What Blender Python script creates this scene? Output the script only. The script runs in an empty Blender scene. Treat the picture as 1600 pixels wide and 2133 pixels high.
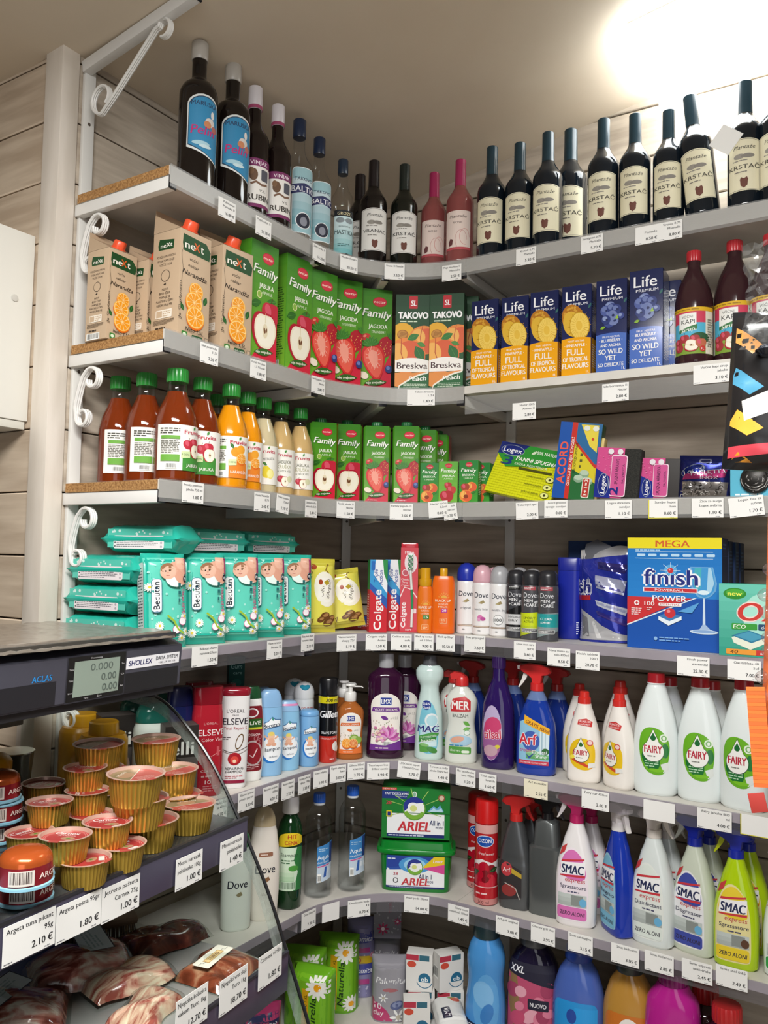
import bpy, bmesh, math, random
import numpy as np
from mathutils import Vector, Matrix
from mathutils.geometry import tessellate_polygon
random.seed(7)
SC = bpy.context.scene
COL = SC.collection
EYE = 1.5                      # height of the camera above the shop floor
# ------------------------------------------------------------------ camera
FOC, YAW, PIT, ROL = 1750.0, .569, .0569, .0203
CAM = np.array([1.5683, -2.2215, EYE])
Fw = np.array([-math.sin(YAW)*math.cos(PIT), math.cos(YAW)*math.cos(PIT), math.sin(PIT)])
_r = np.array([math.cos(YAW), math.sin(YAW), 0.]); _u = np.cross(_r, Fw)
Rt = math.cos(ROL)*_r + math.sin(ROL)*_u
Up = -math.sin(ROL)*_r + math.cos(ROL)*_u
cd = bpy.data.cameras.new('camera'); co = bpy.data.objects.new('camera', cd); COL.objects.link(co)
cd.sensor_fit = 'VERTICAL'; cd.sensor_height = 24.0; cd.lens = 24.0*FOC/2133.0
cd.clip_start = .02
co.matrix_world = Matrix(((Rt[0], Up[0], -Fw[0], CAM[0]), (Rt[1], Up[1], -Fw[1], CAM[1]), (Rt[2], Up[2], -Fw[2], CAM[2]), (0, 0, 0, 1)))
SC.camera = co
# ------------------------------------------------------------------ light
SC.view_settings.view_transform = 'Standard'; SC.view_settings.look = 'None'
SC.view_settings.gamma = 1.0; SC.view_settings.use_curve_mapping = False
SC.view_settings.exposure = 0.0
SC.cycles.transparent_max_bounces = 24
wd = bpy.data.worlds.new('world'); SC.world = wd; wd.use_nodes = True
bg = wd.node_tree.nodes['Background']; bg.inputs[0].default_value = (1.0, .95, .88, 1); bg.inputs[1].default_value = .05

def area(name, loc, aim, sx, sy, power, col):
    l = bpy.data.lights.new(name, 'AREA'); l.shape = 'RECTANGLE'; l.size = sx; l.size_y = sy; l.energy = power; l.color = col
    o = bpy.data.objects.new(name, l); COL.objects.link(o); o.location = loc
    o.rotation_euler = (Vector(aim)-Vector(loc)).to_track_quat('-Z', 'Y').to_euler()
    return o
# daylight from the shop door behind the customer, the second ceiling lamp of the shop, and the lamp in view
area('door_daylight', (2.9, -4.4, 1.3), (.5, -.4, 1.15), 1.6, 2.2, 20, (.97, .98, 1.0))
area('shop_ceiling_lamp', (1.35, -2.15, 2.57), (1.2, -1.9, 0), 1.2, .4, 80, (1.0, .99, .96))
LAMP_W = 15.0                  # emission of the ceiling lamp that the photo shows

# ------------------------------------------------------------------ pixel <-> room
def proj(q):
    d = np.asarray(q, float)-CAM; z = d @ Fw
    return 800+FOC*(d @ Rt)/z, 1066.5-FOC*(d @ Up)/z, z
def ray(x, y): return Fw+(x-800)/FOC*Rt-(y-1066.5)/FOC*Up
def at_z(x, y, z): d = ray(x, y); return CAM+(z-CAM[2])/d[2]*d
def at_x(x, y, X): d = ray(x, y); return CAM+(X-CAM[0])/d[0]*d
def at_y(x, y, Y): d = ray(x, y); return CAM+(Y-CAM[1])/d[1]*d
def at_d(x, y, D): return CAM+D*ray(x, y)
# the shelving: two wings joined by a concave corner; DEP deep, LEN long on the plank wall
DEP, RAD, LEN, REND = .30, .2776, 1.0676, 1.85
HT = {1: 2.2886, 2: 1.9524, 3: 1.6506, 4: 1.3098, 5: .983, 6: .65, 7: .30}
_A = LEN-(DEP+RAD); _B = _A+RAD*math.pi/2
def front(s, i=0.):
    """point (x, y) and outward angle at arc length s along the shelf front, i metres behind the edge"""
    if s < _A: return DEP-i, -LEN+s, 0.
    if s < _B:
        t = (s-_A)/RAD
        return DEP+RAD-(RAD+i)*math.cos(t), -(DEP+RAD)+(RAD+i)*math.sin(t), -t
    return DEP+RAD+s-_B, -DEP+i, -math.pi/2
def s_at(px, i, z):
    lo, hi = -.8, 3.
    for _ in range(40):
        m = (lo+hi)/2; q = front(m, i)
        if proj((q[0], q[1], z))[0] < px: lo = m
        else: hi = m
    return lo
# ------------------------------------------------------------------ materials
def lin(h):
    if not isinstance(h, str): return tuple(h)[:3]
    h = h.lstrip('#'); o = []
    for k in (0, 2, 4):
        c = int(h[k:k+2], 16)/255; o.append(c/12.92 if c <= .04045 else ((c+.055)/1.055)**2.4)
    return tuple(o)
_M = {}
def newmat(name):
    m = bpy.data.materials.new(name); m.use_nodes = True; nt = m.node_tree
    return m, nt, nt.nodes['Principled BSDF']
def printed(name, rough=.4, metal=0., coat=0.):
    """a surface whose printed colours are stored per face"""
    k = ('p', name)
    if k in _M: return _M[k]
    m, nt, b = newmat(name)
    a = nt.nodes.new('ShaderNodeVertexColor'); a.layer_name = 'Col'
    nt.links.new(a.outputs[0], b.inputs['Base Color'])
    b.inputs['Roughness'].default_value = rough; b.inputs['Metallic'].default_value = metal
    b.inputs['Coat Weight'].default_value = coat
    if name == 'printed_card': b.inputs['Specular IOR Level'].default_value = .3
    _M[k] = m; return m
CARTON = printed('printed_card', .5); PAPER = printed('printed_paper', .65); PLASTIC = printed('moulded_plastic', .28)
GLOSSY = printed('glossy_plastic', .12); MATTE = printed('matte_plastic', .6); METAL = printed('brushed_metal', .38, .45)
FILM = printed('printed_film', .2); DARKGLASS = printed('dark_bottle_glass', .07); FOIL = printed('foil', .22, .75)
def plain(name, col, rough=.5, metal=0.):
    k = ('s', name)
    if k in _M: return _M[k]
    m, nt, b = newmat(name); b.inputs['Base Color'].default_value = (*lin(col), 1)
    b.inputs['Roughness'].default_value = rough; b.inputs['Metallic'].default_value = metal
    _M[k] = m; return m
def clear(name, tint='ffffff', rough=.04, ior=1.45, haze=0.):
    """thin transparent sheet: what lies behind shows through, the surface reflects"""
    k = ('c', name)
    if k in _M: return _M[k]
    m = bpy.data.materials.new(name); m.use_nodes = True; nt = m.node_tree; nt.nodes.clear()
    o = nt.nodes.new('ShaderNodeOutputMaterial'); mx = nt.nodes.new('ShaderNodeMixShader'); lw = nt.nodes.new('ShaderNodeLayerWeight'); pw = nt.nodes.new('ShaderNodeMath'); f = nt.nodes.new('ShaderNodeMath')
    t = nt.nodes.new('ShaderNodeBsdfTransparent'); g = nt.nodes.new('ShaderNodeBsdfGlossy')
    f0 = ((ior-1)/(ior+1))**2; lw.inputs[0].default_value = .5; pw.operation = 'POWER'; pw.inputs[1].default_value = 4.; f.operation = 'MULTIPLY_ADD'; f.inputs[1].default_value = .8*min(1, f0/.03); f.inputs[2].default_value = f0
    nt.links.new(lw.outputs['Facing'], pw.inputs[0]); nt.links.new(pw.outputs[0], f.inputs[0]); t.inputs[0].default_value = (*lin(tint), 1); g.inputs['Roughness'].default_value = rough
    nt.links.new(f.outputs[0], mx.inputs[0]); nt.links.new(t.outputs[0], mx.inputs[1]); nt.links.new(g.outputs[0], mx.inputs[2])
    out = mx
    if haze:
        d = nt.nodes.new('ShaderNodeBsdfDiffuse'); d.inputs[0].default_value = (.75, .75, .74, 1); m2 = nt.nodes.new('ShaderNodeMixShader')
        n = nt.nodes.new('ShaderNodeTexNoise'); n.inputs['Scale'].default_value = 30
        mr = nt.nodes.new('ShaderNodeMapRange'); mr.inputs[3].default_value = haze*.6; mr.inputs[4].default_value = haze*1.4
        nt.links.new(n.outputs[0], mr.inputs[0]); nt.links.new(mr.outputs[0], m2.inputs[0])
        nt.links.new(mx.outputs[0], m2.inputs[1]); nt.links.new(d.outputs[0], m2.inputs[2]); out = m2
    nt.links.new(out.outputs[0], o.inputs[0]); _M[k] = m; return m
def liquid(name, col, trans=.6, rough=.06):
    k = ('l', name)
    if k in _M: return _M[k]
    m, nt, b = newmat(name); b.inputs['Base Color'].default_value = (*lin(col), 1); b.inputs['Roughness'].default_value = rough
    b.inputs['Transmission Weight'].default_value = trans; b.inputs['IOR'].default_value = 1.2
    _M[k] = m; return m
def noisy(name, c1, c2, scale=(1, 1, 1), rough=.6, nscale=8, bump=0., detail=6):
    k = ('n', name)
    if k in _M: return _M[k]
    m, nt, b = newmat(name); tc = nt.nodes.new('ShaderNodeTexCoord'); mp = nt.nodes.new('ShaderNodeMapping'); mp.inputs['Scale'].default_value = scale
    n = nt.nodes.new('ShaderNodeTexNoise'); n.inputs['Scale'].default_value = nscale; n.inputs['Detail'].default_value = detail
    r = nt.nodes.new('ShaderNodeValToRGB'); r.color_ramp.elements[0].position = .35; r.color_ramp.elements[1].position = .68
    r.color_ramp.elements[0].color = (*lin(c1), 1); r.color_ramp.elements[1].color = (*lin(c2), 1)
    nt.links.new(tc.outputs['Object'], mp.inputs[0]); nt.links.new(mp.outputs[0], n.inputs[0]); nt.links.new(n.outputs[0], r.inputs[0])
    nt.links.new(r.outputs[0], b.inputs['Base Color']); b.inputs['Roughness'].default_value = rough
    if bump:
        bp = nt.nodes.new('ShaderNodeBump'); bp.inputs['Strength'].default_value = bump; bp.inputs['Distance'].default_value = .004
        nt.links.new(n.outputs[0], bp.inputs['Height']); nt.links.new(bp.outputs[0], b.inputs['Normal'])
    _M[k] = m; return m
# ------------------------------------------------------------------ mesh building: chunks of (verts mm, faces, colour or colours, smooth)
def tf(ch, loc=(0, 0, 0), rot=(0, 0, 0), sc=1.):
    from mathutils import Euler
    M = Matrix.Translation(loc) @ Euler([math.radians(a) for a in rot]).to_matrix().to_4x4() @ (Matrix.Diagonal((*((sc,)*3 if not isinstance(sc, tuple) else sc), 1)))
    return [([tuple(M @ Vector(v)) for v in V], F, c, s) for V, F, c, s in ch]
def link(o, parent=None):
    COL.objects.link(o)
    if parent is not None: o.parent = parent
    return o
def mk(name, chunks, mat, parent=None, unit=.001, angle=40):
    V, F, C, S = [], [], [], []
    for v, f, c, s in chunks:
        b = len(V); V += [(x*unit, y*unit, z*unit) for x, y, z in v]
        many = isinstance(c, list)
        for k, q in enumerate(f):
            F.append([b+i for i in q]); C.append(lin(c[k] if many else c)); S.append(bool(s))
    me = bpy.data.meshes.new(name); me.from_pydata(V, [], F)
    at = me.color_attributes.new('Col', 'FLOAT_COLOR', 'CORNER')
    arr = np.ones((len(me.loops), 4), np.float32); cs = np.array(C, np.float32).reshape(-1, 3)
    arr[:, :3] = np.repeat(cs, [len(q) for q in F], axis=0); at.data.foreach_set('color', arr.ravel())
    me.polygons.foreach_set('use_smooth', S); me.materials.append(mat); me.update()
    if any(S) and angle: me.set_sharp_from_angle(angle=math.radians(angle))
    return link(bpy.data.objects.new(name, me), parent)
def box(x0, x1, y0, y1, z0, z1, c, bev=0., seg=2):
    bm = bmesh.new(); bmesh.ops.create_cube(bm, size=1)
    for v in bm.verts: v.co = Vector((x0+(v.co.x+.5)*(x1-x0), y0+(v.co.y+.5)*(y1-y0), z0+(v.co.z+.5)*(z1-z0)))
    if bev: bmesh.ops.bevel(bm, geom=bm.edges[:], offset=bev, segments=seg, affect='EDGES', profile=.6)
    return bm_chunk(bm, c, bev > 0)
def bm_chunk(bm, c, smooth=False):
    bm.verts.index_update(); r = [([tuple(v.co) for v in bm.verts], [[v.index for v in f.verts] for f in bm.faces], c, smooth)]; bm.free(); return r
def refine(secs, k=3):
    """smooth a profile of (z, rx, ry, exponent, x offset) rows by Catmull-Rom"""
    P = np.array([(s[0], s[1], s[2] if len(s) > 2 and s[2] else s[1], s[3] if len(s) > 3 else 2, s[4] if len(s) > 4 else 0) for s in secs], float)
    if k < 2: return P
    out = []
    for i in range(len(P)-1):
        a, b, c, d = P[max(i-1, 0)], P[i], P[i+1], P[min(i+2, len(P)-1)]
        for j in range(k):
            t = j/k; q = .5*((2*b)+(c-a)*t+(2*a-5*b+4*c-d)*t*t+(3*b-a-3*c+d)*t**3)
            q[0] = b[0]+(c[0]-b[0])*t
            lo, hi = np.minimum(b, c), np.maximum(b, c); out.append(np.clip(q, lo, hi))
    out.append(P[-1]); return np.array(out)
def loft(secs, c, n=28, k=3, flute=None, caps=(1, 1)):
    P = refine(secs, k); V, F = [], []
    for z, rx, ry, e, ox in P:
        for j in range(n):
            a = 2*math.pi*j/n; s, q = math.sin(a), math.cos(a)
            m = 1+(flute[1]*math.cos(flute[0]*a) if flute else 0)
            V.append((ox+m*rx*math.copysign(abs(s)**(2/e), s), -m*ry*math.copysign(abs(q)**(2/e), q), z))
    for i in range(len(P)-1):
        for j in range(n): F.append([i*n+j, i*n+(j+1) % n, (i+1)*n+(j+1) % n, (i+1)*n+j])
    if caps[0]: F.append(list(range(n))[::-1])
    if caps[1]: F.append([(len(P)-1)*n+j for j in range(n)])
    return [(V, F, c, True)]
def extr(pts, th, c, rnd=.12, axis='y'):
    """a rounded slab with outline pts in the x-z plane, th thick in y"""
    P = np.array(pts, float); ce = P.mean(0); V, F = [], []; n = len(P)
    for y, s in ((-.5, 1-rnd*.5), (-.36, 1), (.36, 1), (.5, 1-rnd*.5)):
        for x, z in ce+(P-ce)*s: V.append((x, y*th, z))
    ar = sum(P[i][0]*P[(i+1) % n][1]-P[(i+1) % n][0]*P[i][1] for i in range(n))
    for i in range(3):
        for j in range(n):
            q = [i*n+j, i*n+(j+1) % n, (i+1)*n+(j+1) % n, (i+1)*n+j]; F.append(q if ar > 0 else q[::-1])
    tri = tessellate_polygon([[Vector((x, z, 0)) for x, z in P]])
    for t in tri: F.append(list(t)); F.append([3*n+i for i in t][::-1])
    return [(V, F, c, True)]
def tube(pts, r, c, n=8):
    """round rod through 3-D points"""
    V, F = [], []; P = [Vector(p) for p in pts]; prev = None
    for i, p in enumerate(P):
        d = (P[min(i+1, len(P)-1)]-P[max(i-1, 0)]).normalized()
        a = (prev-d*prev.dot(d)) if prev is not None else d.orthogonal()
        a.normalize(); prev = a; b = d.cross(a)
        for j in range(n): t = 2*math.pi*j/n; V.append(tuple(p+r*(a*math.cos(t)+b*math.sin(t))))
    for i in range(len(P)-1):
        for j in range(n): F.append([i*n+j, i*n+(j+1) % n, (i+1)*n+(j+1) % n, (i+1)*n+j])
    F.append(list(range(n))[::-1]); F.append([(len(P)-1)*n+j for j in range(n)])
    return [(V, F, c, True)]
# ------------------------------------------------------------------ printed artwork
_TX = {}
def glyphs(t, res):
    k = (t, res)
    if k not in _TX:
        c = bpy.data.curves.new('t', 'FONT'); c.body = t; c.resolution_u = res
        o = bpy.data.objects.new('t', c); m = bpy.data.meshes.new_from_object(o)
        v = np.array([q.co[:2] for q in m.vertices]).reshape(-1, 2); f = [list(p.vertices) for p in m.polygons]
        bpy.data.objects.remove(o); bpy.data.meshes.remove(m); bpy.data.curves.remove(c)
        if len(v): v[:, 0] -= v[:, 0].min()
        _TX[k] = (v/.73, f)
    return _TX[k]
class Art:
    """flat print in millimetres: u from the centre line, v up from the base; each mark lies over the one before"""
    def __init__(s): s.q = []
    def P(s, pts, c):
        tri = tessellate_polygon([[Vector((x, y, 0)) for x, y in pts]]); s.q.append((np.array(pts, float), [list(t) for t in tri], c)); return s
    def S(s, pts, c, k=2):
        p = [tuple(q) for q in pts]
        for _ in range(k): p = [q for i in range(len(p)) for q in ((.75*p[i][0]+.25*p[(i+1) % len(p)][0], .75*p[i][1]+.25*p[(i+1) % len(p)][1]), (.25*p[i][0]+.75*p[(i+1) % len(p)][0], .25*p[i][1]+.75*p[(i+1) % len(p)][1]))]
        return s.P(p, c)
    def R(s, x0, y0, x1, y1, c): s.q.append((np.array([(x0, y0), (x1, y0), (x1, y1), (x0, y1)], float), [[0, 1, 2, 3]], c)); return s
    def RR(s, x0, y0, x1, y1, r, c, n=5):
        p = []
        for cx, cy, a0 in ((x1-r, y1-r, 0), (x0+r, y1-r, 90), (x0+r, y0+r, 180), (x1-r, y0+r, 270)):
            for k in range(n+1): a = math.radians(a0+90*k/n); p.append((cx+r*math.cos(a), cy+r*math.sin(a)))
        return s.P(p, c)
    def V(s, x0, y0, x1, y1, c0, c1, n=10):
        a, b = np.array(lin(c0)), np.array(lin(c1))
        for k in range(n): s.R(x0, y0+(y1-y0)*k/n, x1, y0+(y1-y0)*(k+1)/n, tuple(a+(b-a)*(k+.5)/n)); s.q[-1] += (1,) if k else ()
        return s
    def E(s, cx, cy, rx, ry, c, rot=0, a0=0, a1=360, n=20):
        r = math.radians(rot); p = []
        m = n if a1-a0 >= 360 else n+1
        for k in range(m):
            a = math.radians(a0+(a1-a0)*k/n); x, y = rx*math.cos(a), ry*math.sin(a)
            p.append((cx+x*math.cos(r)-y*math.sin(r), cy+x*math.sin(r)+y*math.cos(r)))
        s.q.append((np.array(p), [list(range(m))], c)); return s
    def T(s, t, x, y, h, c, w=None, al='c', rot=0, sh=0., b=0.):
        v, f = glyphs(t, 6 if h > 14 else 3 if h > 7 else 2)
        if not len(v): return s
        v = v*h
        if w: v = v*np.array([w/max(v[:, 0].max(), 1e-6), 1])
        W = v[:, 0].max(); v = v-np.array([{'c': W/2, 'l': 0, 'r': W}[al], 0])
        if sh: v = np.c_[v[:, 0]+v[:, 1]*sh, v[:, 1]]
        r = math.radians(rot); v = np.c_[v[:, 0]*math.cos(r)-v[:, 1]*math.sin(r), v[:, 0]*math.sin(r)+v[:, 1]*math.cos(r)]
        v = v+np.array([x, y]); d = b*h*(.034 if b < 1.5 else .04)
        if not b: s.q.append((v, f, c)); return s
        sh_ = ((-d, 0), (d, 0)) if b < 1.5 else ((-d, 0), (d, 0), (0, d), (0, -d))
        for o in sh_: s.q.append((v+np.array(o), f, c))
        return s
    def L(s, pts, w, c):
        P = np.array(pts, float); V, F = [], []
        for i in range(len(P)):
            d = P[min(i+1, len(P)-1)]-P[max(i-1, 0)]; d = d/(np.hypot(*d)+1e-9); n = np.array([-d[1], d[0]])*w/2; V += [P[i]+n, P[i]-n]
        for i in range(len(P)-1): F.append([2*i, 2*i+1, 2*i+3, 2*i+2])
        s.q.append((np.array(V), F, c)); return s
    def small(s, x0, y0, x1, y1, n, c):
        """lines of print too fine to read"""
        h = (y1-y0)/n; V, F = [], []
        for k in range(n):
            x = x0
            e = x1-(x1-x0)*(.35 if k == 0 else random.random()*.12)
            while x < e:
                w = min(random.uniform(2, 6)*h*.35+.4, e-x); i = len(V); y = y0+k*h
                V += [(x, y+h*.25), (x+w, y+h*.25), (x+w, y+h*.7), (x, y+h*.7)]; F.append([i, i+1, i+2, i+3]); x += w+h*.3
        if V: s.q.append((np.array(V), F, c))
        return s
    def bars(s, x0, y0, x1, y1, c='202020', bgc='f4f4f0'):
        s.R(x0, y0, x1, y1, bgc); V, F = [], []; x = x0+(x1-x0)*.06
        while x < x1-(x1-x0)*.08:
            w = (x1-x0)*random.choice((.015, .02, .035)); i = len(V)
            V += [(x, y0+(y1-y0)*.15), (x+w, y0+(y1-y0)*.15), (x+w, y1-(y1-y0)*.08), (x, y1-(y1-y0)*.08)]; F.append([i, i+1, i+2, i+3]); x += w+(x1-x0)*random.choice((.015, .03))
        s.q.append((np.array(V), F, c)); return s
    def at(s, o, dx=0, dy=0, sc=1., rot=0):
        r = math.radians(rot)
        for q in o.q:
            v = q[0]*sc; v = np.c_[v[:, 0]*math.cos(r)-v[:, 1]*math.sin(r), v[:, 0]*math.sin(r)+v[:, 1]*math.cos(r)]+np.array([dx, dy])
            s.q.append((v, *q[1:]))
        return s
    def clip(s, x0, x1, y0=None, y1=None):
        out = []
        for q in s.q:
            bm = bmesh.new(); vs = [bm.verts.new((x, y, 0)) for x, y in q[0]]
            for f in q[1]:
                try: bm.faces.new([vs[i] for i in f])
                except ValueError: pass
            for p, n in ((x0, (-1, 0, 0)), (x1, (1, 0, 0)), (y0, (0, -1, 0)), (y1, (0, 1, 0))):
                if p is None: continue
                co_ = (p, 0, 0) if n[0] else (0, p, 0)
                bmesh.ops.bisect_plane(bm, geom=bm.verts[:]+bm.edges[:]+bm.faces[:], plane_co=co_, plane_no=n, clear_outer=True)
            bm.verts.index_update()
            if bm.faces: out.append((np.array([v.co[:2] for v in bm.verts]), [[v.index for v in f.verts] for f in bm.faces], *q[2:]))
            bm.free()
        s.q = out; return s
    def build(s, M, cut=None, base=.25, step=.055):
        out = []; lay = base
        for q in s.q:
            v, f, c = q[:3]
            if len(q) < 4: lay += step
            if cut:
                (x0, y0), (x1, y1) = v.min(0), v.max(0)
                if x1-x0 > cut[0]*1.2 or (cut[1] and y1-y0 > cut[1]*1.2):
                    bm = bmesh.new(); vs = [bm.verts.new((a, b, 0)) for a, b in v]
                    for t in f:
                        try: bm.faces.new([vs[i] for i in t])
                        except ValueError: pass
                    for lo, hi, d, ax in ((x0, x1, cut[0], 0), (y0, y1, cut[1], 1)):
                        if not d: continue
                        g = math.ceil(lo/d)*d
                        while g < hi:
                            if g > lo+1e-4: bmesh.ops.bisect_plane(bm, geom=bm.verts[:]+bm.edges[:]+bm.faces[:], plane_co=(g, 0, 0) if ax == 0 else (0, g, 0), plane_no=(1, 0, 0) if ax == 0 else (0, 1, 0))
                            g += d
                    bm.verts.index_update(); v = np.array([w.co[:2] for w in bm.verts]); f = [[w.index for w in t.verts] for t in bm.faces]; bm.free()
            V = [M(a, b, lay) for a, b in v]; F = []
            for t in f:
                ar = sum(v[t[i]][0]*v[t[(i+1) % len(t)]][1]-v[t[(i+1) % len(t)]][0]*v[t[i]][1] for i in range(len(t)))
                F.append(t if ar > 0 else t[::-1])
            out.append((V, F, c, False))
        return out
def on_front(d): return lambda u, v, o: (u, -d/2-o, v)
def on_left(w): return lambda u, v, o: (-w/2-o, -u, v)
def on_right(w): return lambda u, v, o: (w/2+o, u, v)
def on_top(h): return lambda u, v, o: (u, v, h+o)
def on_loft(secs, k=3):
    P = refine(secs, k); zs = P[:, 0]; cache = {}
    th = np.linspace(0, math.pi, 61)
    def M(u, v, o):
        key = round(v*4)
        if key not in cache:
            rx, ry, e, ox = (np.interp(v, zs, P[:, i]) for i in (1, 2, 3, 4))
            x = rx*np.abs(np.sin(th))**(2/e); y = -ry*np.sign(np.cos(th))*np.abs(np.cos(th))**(2/e)
            L = np.r_[0, np.cumsum(np.hypot(np.diff(x), np.diff(y)))]; cache[key] = (x, y, L, rx, ry, e, ox)
        x, y, L, rx, ry, e, ox = cache[key]; a = abs(u)
        X, Y = np.interp(a, L, x), np.interp(a, L, y)
        nx = (abs(X/rx)+1e-6)**(e-1)/rx; ny = math.copysign((abs(Y/ry)+1e-6)**(e-1)/ry, Y); q = math.hypot(nx, ny)
        return (ox+math.copysign(1, u)*(X+o*nx/q), Y+o*ny/q, v)
    return M
# ------------------------------------------------------------------ things
TYPES, PROTO = {}, {}
def thing(name, loc=(0, 0, 0), rz=0., label=None, cat=None, group=None):
    o = bpy.data.objects.new(name, None); o.empty_display_size = .05; COL.objects.link(o); o.location = loc; o.rotation_euler = (0, 0, rz)
    return tag(o, label, cat, group)
def tag(o, label, cat, group=None, kind=None):
    if label: o['label'] = label
    if cat: o['category'] = cat
    if group: o['group'] = group
    if kind: o['kind'] = kind
    return o
def struct(o): o['kind'] = 'structure'; return o
def dup(root):
    r = root.copy(); COL.objects.link(r)
    for ch in root.children:
        c = ch.copy(); COL.objects.link(c); c.parent = r
        for g in ch.children:
            d = g.copy(); COL.objects.link(d); d.parent = c
    return r
def typ(name, cat, group=None):
    def w(fn): TYPES[fn.__name__] = (fn, name, cat, group); return fn
    return w
def make(key):
    fn, name, cat, group = TYPES[key]
    if key in PROTO: r = dup(PROTO[key])
    else:
        r = thing(name); fn(r); PROTO[key] = r
    r['category'] = cat
    return r
def put(key, label, k, px, inset=.05, t=.5, z=0., sc=1., group=None, turn=0., lean=0., roll=0., w=1.):
    """stand a product on shelf k in the photo's column px, inset behind the shelf front; t turns it from the shelf normal to the customer"""
    h = HT[k]+.0005+z; s = s_at(px, inset, h+.1); x, y, n = front(s, inset)
    va = math.atan2(CAM[1]-y, CAM[0]-x); a = n+(va-n)*t+math.radians(turn)
    r = make(key); r.location = (x, y, h); r.rotation_euler = (math.radians(lean), math.radians(roll), a+math.pi/2); r.scale = (sc*w, sc*w, sc)
    tag(r, label, None, group or TYPES[key][3]); return r
def put_at(key, label, loc, face, sc=1., group=None, rx=0., ry=0.):
    r = make(key); r.location = loc; r.rotation_euler = (math.radians(rx), math.radians(ry), math.radians(face)+math.pi/2); r.scale = (sc,)*3
    tag(r, label, None, group or TYPES[key][3]); return r
ORD = ['first', 'second', 'third', 'fourth', 'fifth', 'sixth', 'seventh', 'eighth', 'ninth', 'tenth']
# ================================================================== the room
WOOD = noisy('whitewashed_pine', 'a89a8a', 'c9bcab', (1, 1, 10), .65, 4, .06)
WOOD2 = noisy('whitewashed_pine_wall', 'b8a48e', 'd4c2ac', (1, 1, 10), .6, 4, .06)
POST = noisy('painted_post', 'cfc4b6', 'e6ddd2', (3, 3, .6), .5, 5)
CEIL = noisy('ceiling_paint', 'dccdb8', 'e2d4c0', (1, 1, 1), .8, 3)
WHITE = plain('white_enamel', 'e6e3de', .4)
def planks(along, a0, a1, off, z0, z1, flip=1):
    """boarded wall with open V joints; along = 'x' or 'y'"""
    js = [EYE+.957-.1375*k for k in range(-4, 22)]; js = sorted([z for z in js if z0 < z < z1]+[z0, z1]); ch = []
    for lo, hi in zip(js, js[1:]):
        if hi-lo < .01: continue
        w = random.uniform(-.0006, .0006)
        if along == 'x': ch += box(a0, a1, off+w, off+.02, lo+.0018, hi-.0018, 'cccccc', .0025, 1)
        else: ch += box(off-.02, off+w, a0, a1, lo+.0018, hi-.0018, 'cccccc', .0025, 1)
    return ch
def slab_xz(pts, y0, y1, c):
    n = len(pts); V = [(x, y0, z) for x, z in pts]+[(x, y1, z) for x, z in pts]; F = [[i, (i+1) % n, n+(i+1) % n, n+i] for i in range(n)]
    for t in tessellate_polygon([[Vector((x, z, 0)) for x, z in pts]]): F.append(list(t)); F.append([n+i for i in t])
    return [(V, F, c, False)]
struct(mk('wall_left', planks('y', -1.066, 0, 0, 0, 2.618), WOOD, unit=1))
struct(mk('wall_back', planks('x', 0, 3.2, 0, 0, 3.18), WOOD, unit=1))
struct(mk('wall_front_left', planks('x', -2.2, -.05, -1.108, 0, 2.606), WOOD2, unit=1))
struct(mk('trim_corner_post', box(-.055, .004, -1.114, -1.0695, 0, 2.612, 'dddddd', .002), POST, unit=1))
CSL = .16                      # the ceiling is level over the plank wall and rises along the back wall
def ceil_z(x): return 2.6+(CSL*x if x > .25 else CSL*max(0, x+.25)**2)
_cx = [-2.3]+[-.25+.05*j for j in range(11)]+[3.4]
_cs = slab_xz([(x, ceil_z(x)) for x in _cx]+[(x, ceil_z(x)+.04) for x in _cx[::-1]], -5.2, .05, 'dddddd')
struct(mk('ceiling', [(v, f, c, True) for v, f, c, s in _cs], CEIL, unit=1))
def at_ceiling(px, py): d = ray(px, py); t = (2.6+CSL*CAM[0]-CAM[2])/(d[2]-CSL*d[0]); return CAM+t*d
struct(mk('floor', box(-2.3, 3.4, -5.2, .05, -.04, 0, '999999'), noisy('floor_tiles', '8d8478', 'a89f92', nscale=3), unit=1))
for nm, bx in (('wall_joint_shade_left', (-.0225, -.0205, -1.066, 0, 0, 2.6)), ('wall_joint_shade_back', (0, 3.2, .0205, .0225, 0, 3.1)), ('wall_joint_shade_front', (-2.2, -.05, -1.0875, -1.0855, 0, 2.6))):  # dark boards behind the planks, their colour standing in for shade in the open joints
    struct(mk(nm, box(*bx, '4a3c30'), plain('joint_shade_board', '5a4a3c', .9), unit=1))
# ceiling lamp
EM = bpy.data.materials.new('lamp_diffuser'); EM.use_nodes = True; _nt = EM.node_tree; _nt.nodes.clear()
_o = _nt.nodes.new('ShaderNodeOutputMaterial'); _e = _nt.nodes.new('ShaderNodeEmission'); _e.inputs[0].default_value = (.96, 1, 1, 1); _e.inputs[1].default_value = LAMP_W
_nt.links.new(_e.outputs[0], _o.inputs[0])
lamp = thing('ceiling_light', tuple(at_ceiling(1500, 45)), 0, 'bright white ceiling light above the wine shelf', 'lamp')
lamp.rotation_euler = (0, -math.atan(CSL), 0)
mk('mounting_plate', box(-180, 180, -150, 150, -13, -1.0, 'f0f0f0', 3), PLASTIC, lamp)
mk('diffuser', box(-190, 190, -160, 160, -62, -12, 'ffffff', 12, 3), EM, lamp)
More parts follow.
